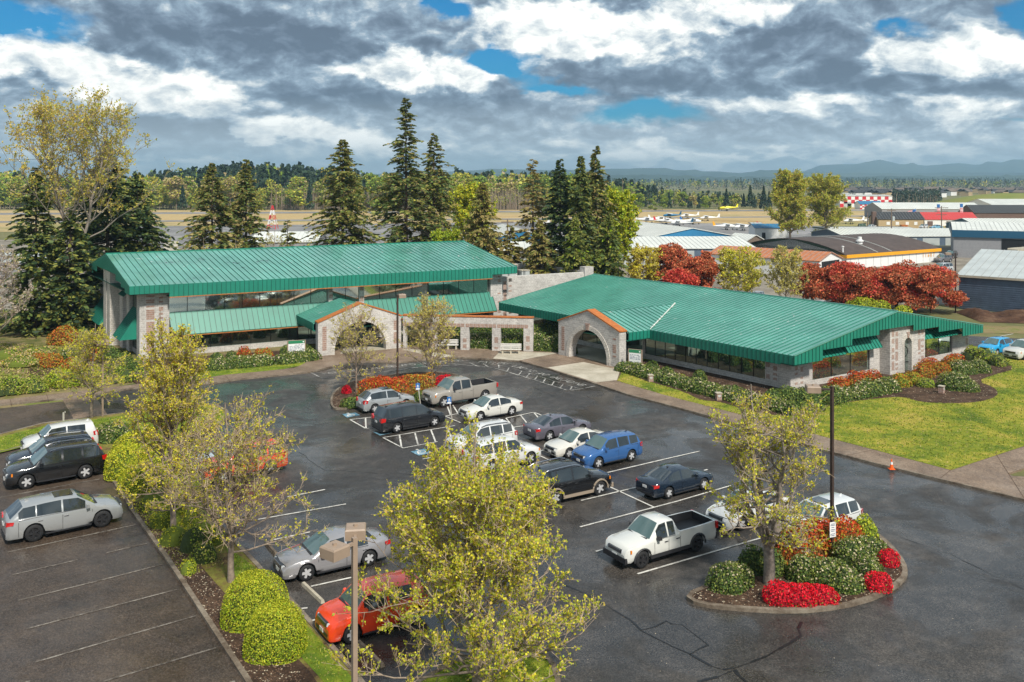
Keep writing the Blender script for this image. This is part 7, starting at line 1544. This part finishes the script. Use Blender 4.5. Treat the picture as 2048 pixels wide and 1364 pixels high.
# mass behind: one wood
def wood(name, label, specs, mats_sets, rng, nq=26, cq=3.2):
    mb = MB()
    P0, P1 = [], []
    for (con, px, y, zt, zb) in specs:
        c = A(px, y, zb); h = zt - zb
        P0.append(c); P1.append(c + np.array([0, 0, h * .8]))
        n = nq
        if con: f = rng.random(n); a = rng.uniform(0, 6.28, n); r_ = h * .17 * (1 - f) + .3; C = c + np.column_stack([np.cos(a) * r_, np.sin(a) * r_, h * (.12 + .9 * f)]); mi = pick(rng, n, (4, 2, 0, 0, 0)); leafquads(mb, C, h * .12, rng, mi, None, 0, .8, 1)
        else: C = c + unit(rng.normal(size=(n, 3))) * rng.uniform(.4, 1, (n, 1)) * np.array([h * .24, h * .24, h * .36]) + np.array([0, 0, h * .62]); w5 = (0, 0) + tuple(rng.dirichlet([1.2, 1, .5])); leafquads(mb, C, h * .105, rng, pick(rng, n, np.array(w5) + 1e-6), None, 0, .9)
    btubes(mb, P0, P1, .25, .1, 3, 5)
    o = mb.build(name, [M[q] for q in ('fc1', 'fc2', 'fd1', 'fd2', 'fd3', 'fartrunk')]); return tag(o, label, 'forest', None, 'stuff')
sp = []
for i in range(950):
    px = rnd.uniform(-60, 1290); y = rnd.uniform(560, 700); con = rnd.random() < np.interp(px, [0, 250, 400, 650, 760, 1200], [.25, .35, .85, .85, .25, .4]); top = skyline(px) + rnd.uniform(0, 16) + (700 - y) * .09; sp.append((con, px, y, Zat(top, y), 0))
for i in range(420): px = rnd.uniform(1230, 1660); y = rnd.uniform(555, 760); con = rnd.random() < .62; top = skyline(px) + rnd.uniform(2, 26); sp.append((con, px, y, max(4, Zat(top, y)), 0))
for i in range(420): px = rnd.uniform(-60, 1250); y = rnd.uniform(515, 545); sp.append((False, px, y, rnd.uniform(5, 10), 0))
wood('airfield_wood', 'mixed wood of dark firs and yellow-green broadleaf trees across the airfield', sp, None, np.random.default_rng(8), 90)
bt = MB(); P0, P1, r_ = [], [], np.random.default_rng(9)
for i in range(900):
    px = rnd.uniform(540, 780) if i % 3 else rnd.uniform(960, 1060); y = rnd.uniform(508, 535); c = A(px, y); P0.append(c); P1.append(c + np.array([rnd.uniform(-.6, .6), 0, rnd.uniform(7, 13)]))
btubes(bt, P0, P1, .14, .05, 3); tag(bt.build('bare_alder_trunks', M['fartrunk']), 'thicket of pale bare trunks below the wood, left of centre', 'trees', None, 'stuff')
# right: woods further out
sp = []
for i in range(1300): px = rnd.uniform(1180, 2100); y = rnd.uniform(1250, 2600); con = rnd.random() < .7; sp.append((con, px, y, rnd.uniform(11, 19), 0))
for i in range(260): px = rnd.uniform(1785, 1880); y = rnd.uniform(620, 720); sp.append((True, px, y, rnd.uniform(5, 10.5), 0))
for i in range(500): px = rnd.uniform(1650, 2100); y = rnd.uniform(2700, 3600); sp.append((True, px, y, rnd.uniform(16, 24), 0))
wood('distant_wood', 'bluish distant wood beyond the airfield at right', sp, None, np.random.default_rng(12), 24)
# grassy mound and distant housing
def hillmesh(name, prof, y, depth, mat, zbase=-5, bump=0, label=None, seed_=1, steps=6):
    r_ = random.Random(seed_); mb = MB(); n = len(prof); rows = []
    for j in range(steps + 1):
        k = j / steps; yy = y - depth * (1 - k); rows.append([A(px, yy, zbase + (Zat(py, y) + bump * r_.uniform(-1, 1) * (1 if 0 < j < steps else 0) - zbase) * (math.sin(k * math.pi / 2))) for px, py in prof])
    rows.append([A(px, y + depth * .6, zbase) for px, py in prof])
    v = [q for row in rows for q in row]; mb.add(v, np.array([[j * n + i, j * n + i + 1, (j + 1) * n + i + 1, (j + 1) * n + i] for j in range(len(rows) - 1) for i in range(n - 1)])); return struct(mb.build(name, M[mat], smooth=True), label)
hillmesh('mound', [(1850, 409), (1880, 402), (1920, 395), (1960, 389), (2000, 386), (2060, 386), (2200, 385), (2600, 384)], 560, 60, 'mound', -.5)
r_ = random.Random(4); hm = None
hw_ = MB(); hw_.box(-6, 6, -4.5, 4.5, 0, 4.5); wallp = hw_.build('wall', M['tan']); hr = MB(); seam_roof(hr, (-6.5, -5, 4.5), (6.5, -5, 4.5), (6.5, 0, 7), (-6.5, 0, 7), .2, 20); seam_roof(hr, (-6.5, 5, 4.5), (6.5, 5, 4.5), (6.5, 0, 7), (-6.5, 0, 7), .2, 20); roofp = hr.build('roof', M['darkroof'])
wallw = wallp.data.copy(); wallw.materials[0] = M['white']; roof2 = roofp.data.copy(); roof2.materials[0] = M['wood']
for i in range(110):
    px = r_.uniform(1690, 2080); y = r_.uniform(840, 1250); white = r_.random() < .4; r2 = r_.random() < .4
    t = thing('suburban_house', ('white' if white else 'tan') + ' far house with ' + ('brown' if r2 else 'dark') + ' roof ' + ('above the checkered hangar' if px < 1790 else ('left of the grassy mound' if px < 1860 else ('over the left slope of the mound' if px < 1950 else 'over the mound at the right edge'))) + (', nearer row' if y < 950 else (', middle row' if y < 1100 else ', farthest row')), 'house', A(px, y), r_.uniform(0, 3), 'houses of the distant estate')
    for nm, me in (('wall', wallw if white else wallp.data), ('roof', roof2 if r2 else roofp.data)): o = bpy.data.objects.new(nm, me); COL.objects.link(o); o.parent = t
bpy.data.objects.remove(wallp); bpy.data.objects.remove(roofp)
# hills and mountains
def fuzz(pts, k, amp, sd3):
    r_ = random.Random(sd3); out = []
    for (a, b), (c, d) in zip(pts[:-1], pts[1:]):
        n = max(1, int((c - a) / k))
        for i in range(n): out.append((a + (c - a) * i / n, b + (d - b) * i / n + r_.uniform(-amp, amp)))
    out.append(pts[-1]); return out
hillmesh('wooded_ridge', fuzz([(900, 349), (1200, 350), (1320, 350), (1420, 354), (1600, 354), (1750, 353), (1900, 352), (2100, 350), (2400, 352)], 12, .7, 1), 4200, 900, 'hill', -10, 6)
hillmesh('hills', fuzz([(600, 352), (850, 345), (1000, 338), (1100, 341), (1200, 338), (1290, 337.5), (1390, 341), (1405, 344), (1440, 343), (1480, 346), (1520, 341), (1560, 341), (1600, 346), (1700, 346), (2400, 344)], 20, .4, 2), 6500, 1500, 'hill', -10, 12)
hillmesh('mountains', fuzz([(1300, 352), (1500, 350), (1590, 348), (1610, 342), (1640, 333), (1680, 333), (1700, 328), (1760, 325), (1800, 328), (1850, 331), (1885, 329), (1950, 330), (2000, 325), (2048, 324), (2200, 328), (2500, 322)], 22, .5, 3), 9000, 2500, 'hill', -10, 30)
# ------------------------------------------------------------------ grass tufts and litter
def inside(P, poly):
    x, y = P[:, 0], P[:, 1]; c = np.zeros(len(P), bool); n = len(poly); j = n - 1
    for i in range(n):
        xi, yi, xj, yj = poly[i][0], poly[i][1], poly[j][0], poly[j][1]
        c ^= ((yi > y) != (yj > y)) & (x < (xj - xi) * (y - yi) / (yj - yi + 1e-12) + xi); j = i
    return c
def scatter(mb, poly, dens, size, wts, z, rng, holes=(), flat=False):
    p = np.array([q[:2] for q in poly]); a, b = p.min(0), p.max(0); n = int((b - a).prod() * dens); P = rng.uniform(a, b, (n, 2)); P = P[inside(P, p)]
    for h in holes: P = P[~inside(P, np.array([q[:2] for q in h]))]
    f = np.abs(P[:, 0]) / P[:, 1] < .6; P = P[f]; C = np.column_stack([P, np.full(len(P), z)])
    nr = np.tile([[0., 0., 1.]], (len(P), 1)) if flat else None
    leafquads(mb, C + np.array([0, 0, size * (.02 if flat else .3)]), size, rng, pick(rng, len(C), wts), nr, .93 if flat else 0, .5)
rng = np.random.default_rng(31)
gb = MB(); bedw = gp(bed, .13)
scatter(gb, gp([(1234, 762.5), (1330, 791), (1502, 835.5), (1645, 873.5), (1752, 901.5), (1902, 939), (2048, 891.5), (2200, 845), (2200, 735), (2060, 722), (1990, 715), (1250, 720)], .12), 42, .10, (5, 3, 1.5, 1), .12, rng, [smooth_poly(bedw, 1, True)])
scatter(gb, gp([(455, 1095), (505, 1133), (596, 1231), (702, 1354), (900, 1640), (830, 1640), (652, 1364), (594, 1300), (556, 1250), (506, 1190), (476, 1150)], .13), 150, .07, (5, 4, 1.5, .6), .132, rng)
scatter(gb, isl4, 140, .07, (5, 4, 1.5, .6), .13, rng); scatter(gb, gp([(0, 876), (85, 854), (160, 844), (260, 831), (370, 813), (430, 816), (450, 828), (420, 852), (330, 872), (280, 884), (200, 876), (160, 864), (60, 888), (0, 900)], .13), 90, .08, (5, 4, 1.5, .6), .126, rng)
scatter(gb, gp([(425, 750), (505, 743), (590, 734.5), (612, 723), (520, 730), (430, 739), (330, 749)], .125), 60, .09, (5, 4, 1, .6), .126, rng)
scatter(gb, gp([(-200, 815), (0, 796), (125, 782), (190, 774), (270, 763)]) + [A(255, 92), A(-200, 100)], 26, .2, (3, 3, 3, 4), .02, rng); scatter(gb, gp([(256, 1000), (340, 1117), (366, 1156), (450, 1130), (376, 975), (300, 900), (215, 900)], .13), 90, .08, (3, 4, 4, 3), .13, rng)
for nm, c in (('grass_blade', (.13, .19, .015)), ('grass_blade_yellow', (.27, .29, .03)), ('grass_blade_pale', (.38, .34, .09)), ('grass_blade_straw', (.42, .32, .15))): M[nm] = leaf(nm, c, .2)
tag(gb.build('grass_tufts', [M['grass_blade'], M['grass_blade_yellow'], M['grass_blade_pale'], M['grass_blade_straw']]), 'short grass tufts over the lawns and verges', 'grass', None, 'stuff')
lb_ = MB(); scatter(lb_, gp([(258, 1004), (340, 1117), (366, 1156), (502, 1364), (600, 1540), (740, 1540), (560, 1290), (470, 1215), (400, 1130), (290, 1010)], .14), 120, .09, (4, 3, 1), .14, rng, flat=True)
scatter(lb_, isl3, 110, .09, (4, 3, 1), .145, rng, flat=True); scatter(lb_, isl2, 60, .1, (4, 3, 1), .135, rng, flat=True); scatter(lb_, bedw, 22, .12, (4, 3, 1), .135, rng, flat=True)
scatter(lb_, gp([(430, 760), (1040, 750), (1400, 850), (2048, 1020), (2048, 1364), (700, 1364), (500, 1130)]), .5, .05, (1, 2, 4), .04, rng, flat=True)
M['chip_dark'] = plain('bark_chip_dark', (.03, .016, .01), .9); M['chip'] = plain('bark_chip', (.17, .10, .06), .9); M['chip_pale'] = plain('fallen_petal', (.5, .42, .3), .8)
tag(lb_.build('bark_chips', [M['chip_dark'], M['chip'], M['chip_pale']]), 'bark chips and fallen petals on beds and paving', 'litter', None, 'stuff')
# ------------------------------------------------------------------ air
hz_ = MB(); hz_.box(-9500, 9500, -60, 11500, -12, 232); hb = hz_.build('haze', None); hb.data.materials.clear()
hm_ = bpy.data.materials.new('haze_air'); hm_.use_nodes = True; nt = hm_.node_tree
for n in list(nt.nodes): nt.nodes.remove(n)
pv = nt.nodes.new('ShaderNodeVolumePrincipled'); pv.inputs['Color'].default_value = (.52, .80, 1, 1); pv.inputs['Density'].default_value = HAZE if 'HAZE' in globals() else .00016; pv.inputs['Anisotropy'].default_value = .2
oo = nt.nodes.new('ShaderNodeOutputMaterial'); nt.links.new(pv.outputs[0], oo.inputs['Volume']); hb.data.materials.append(hm_); tag(hb, None, None, None, 'stuff'); hb['label'] = 'thin bluish haze over the whole view'
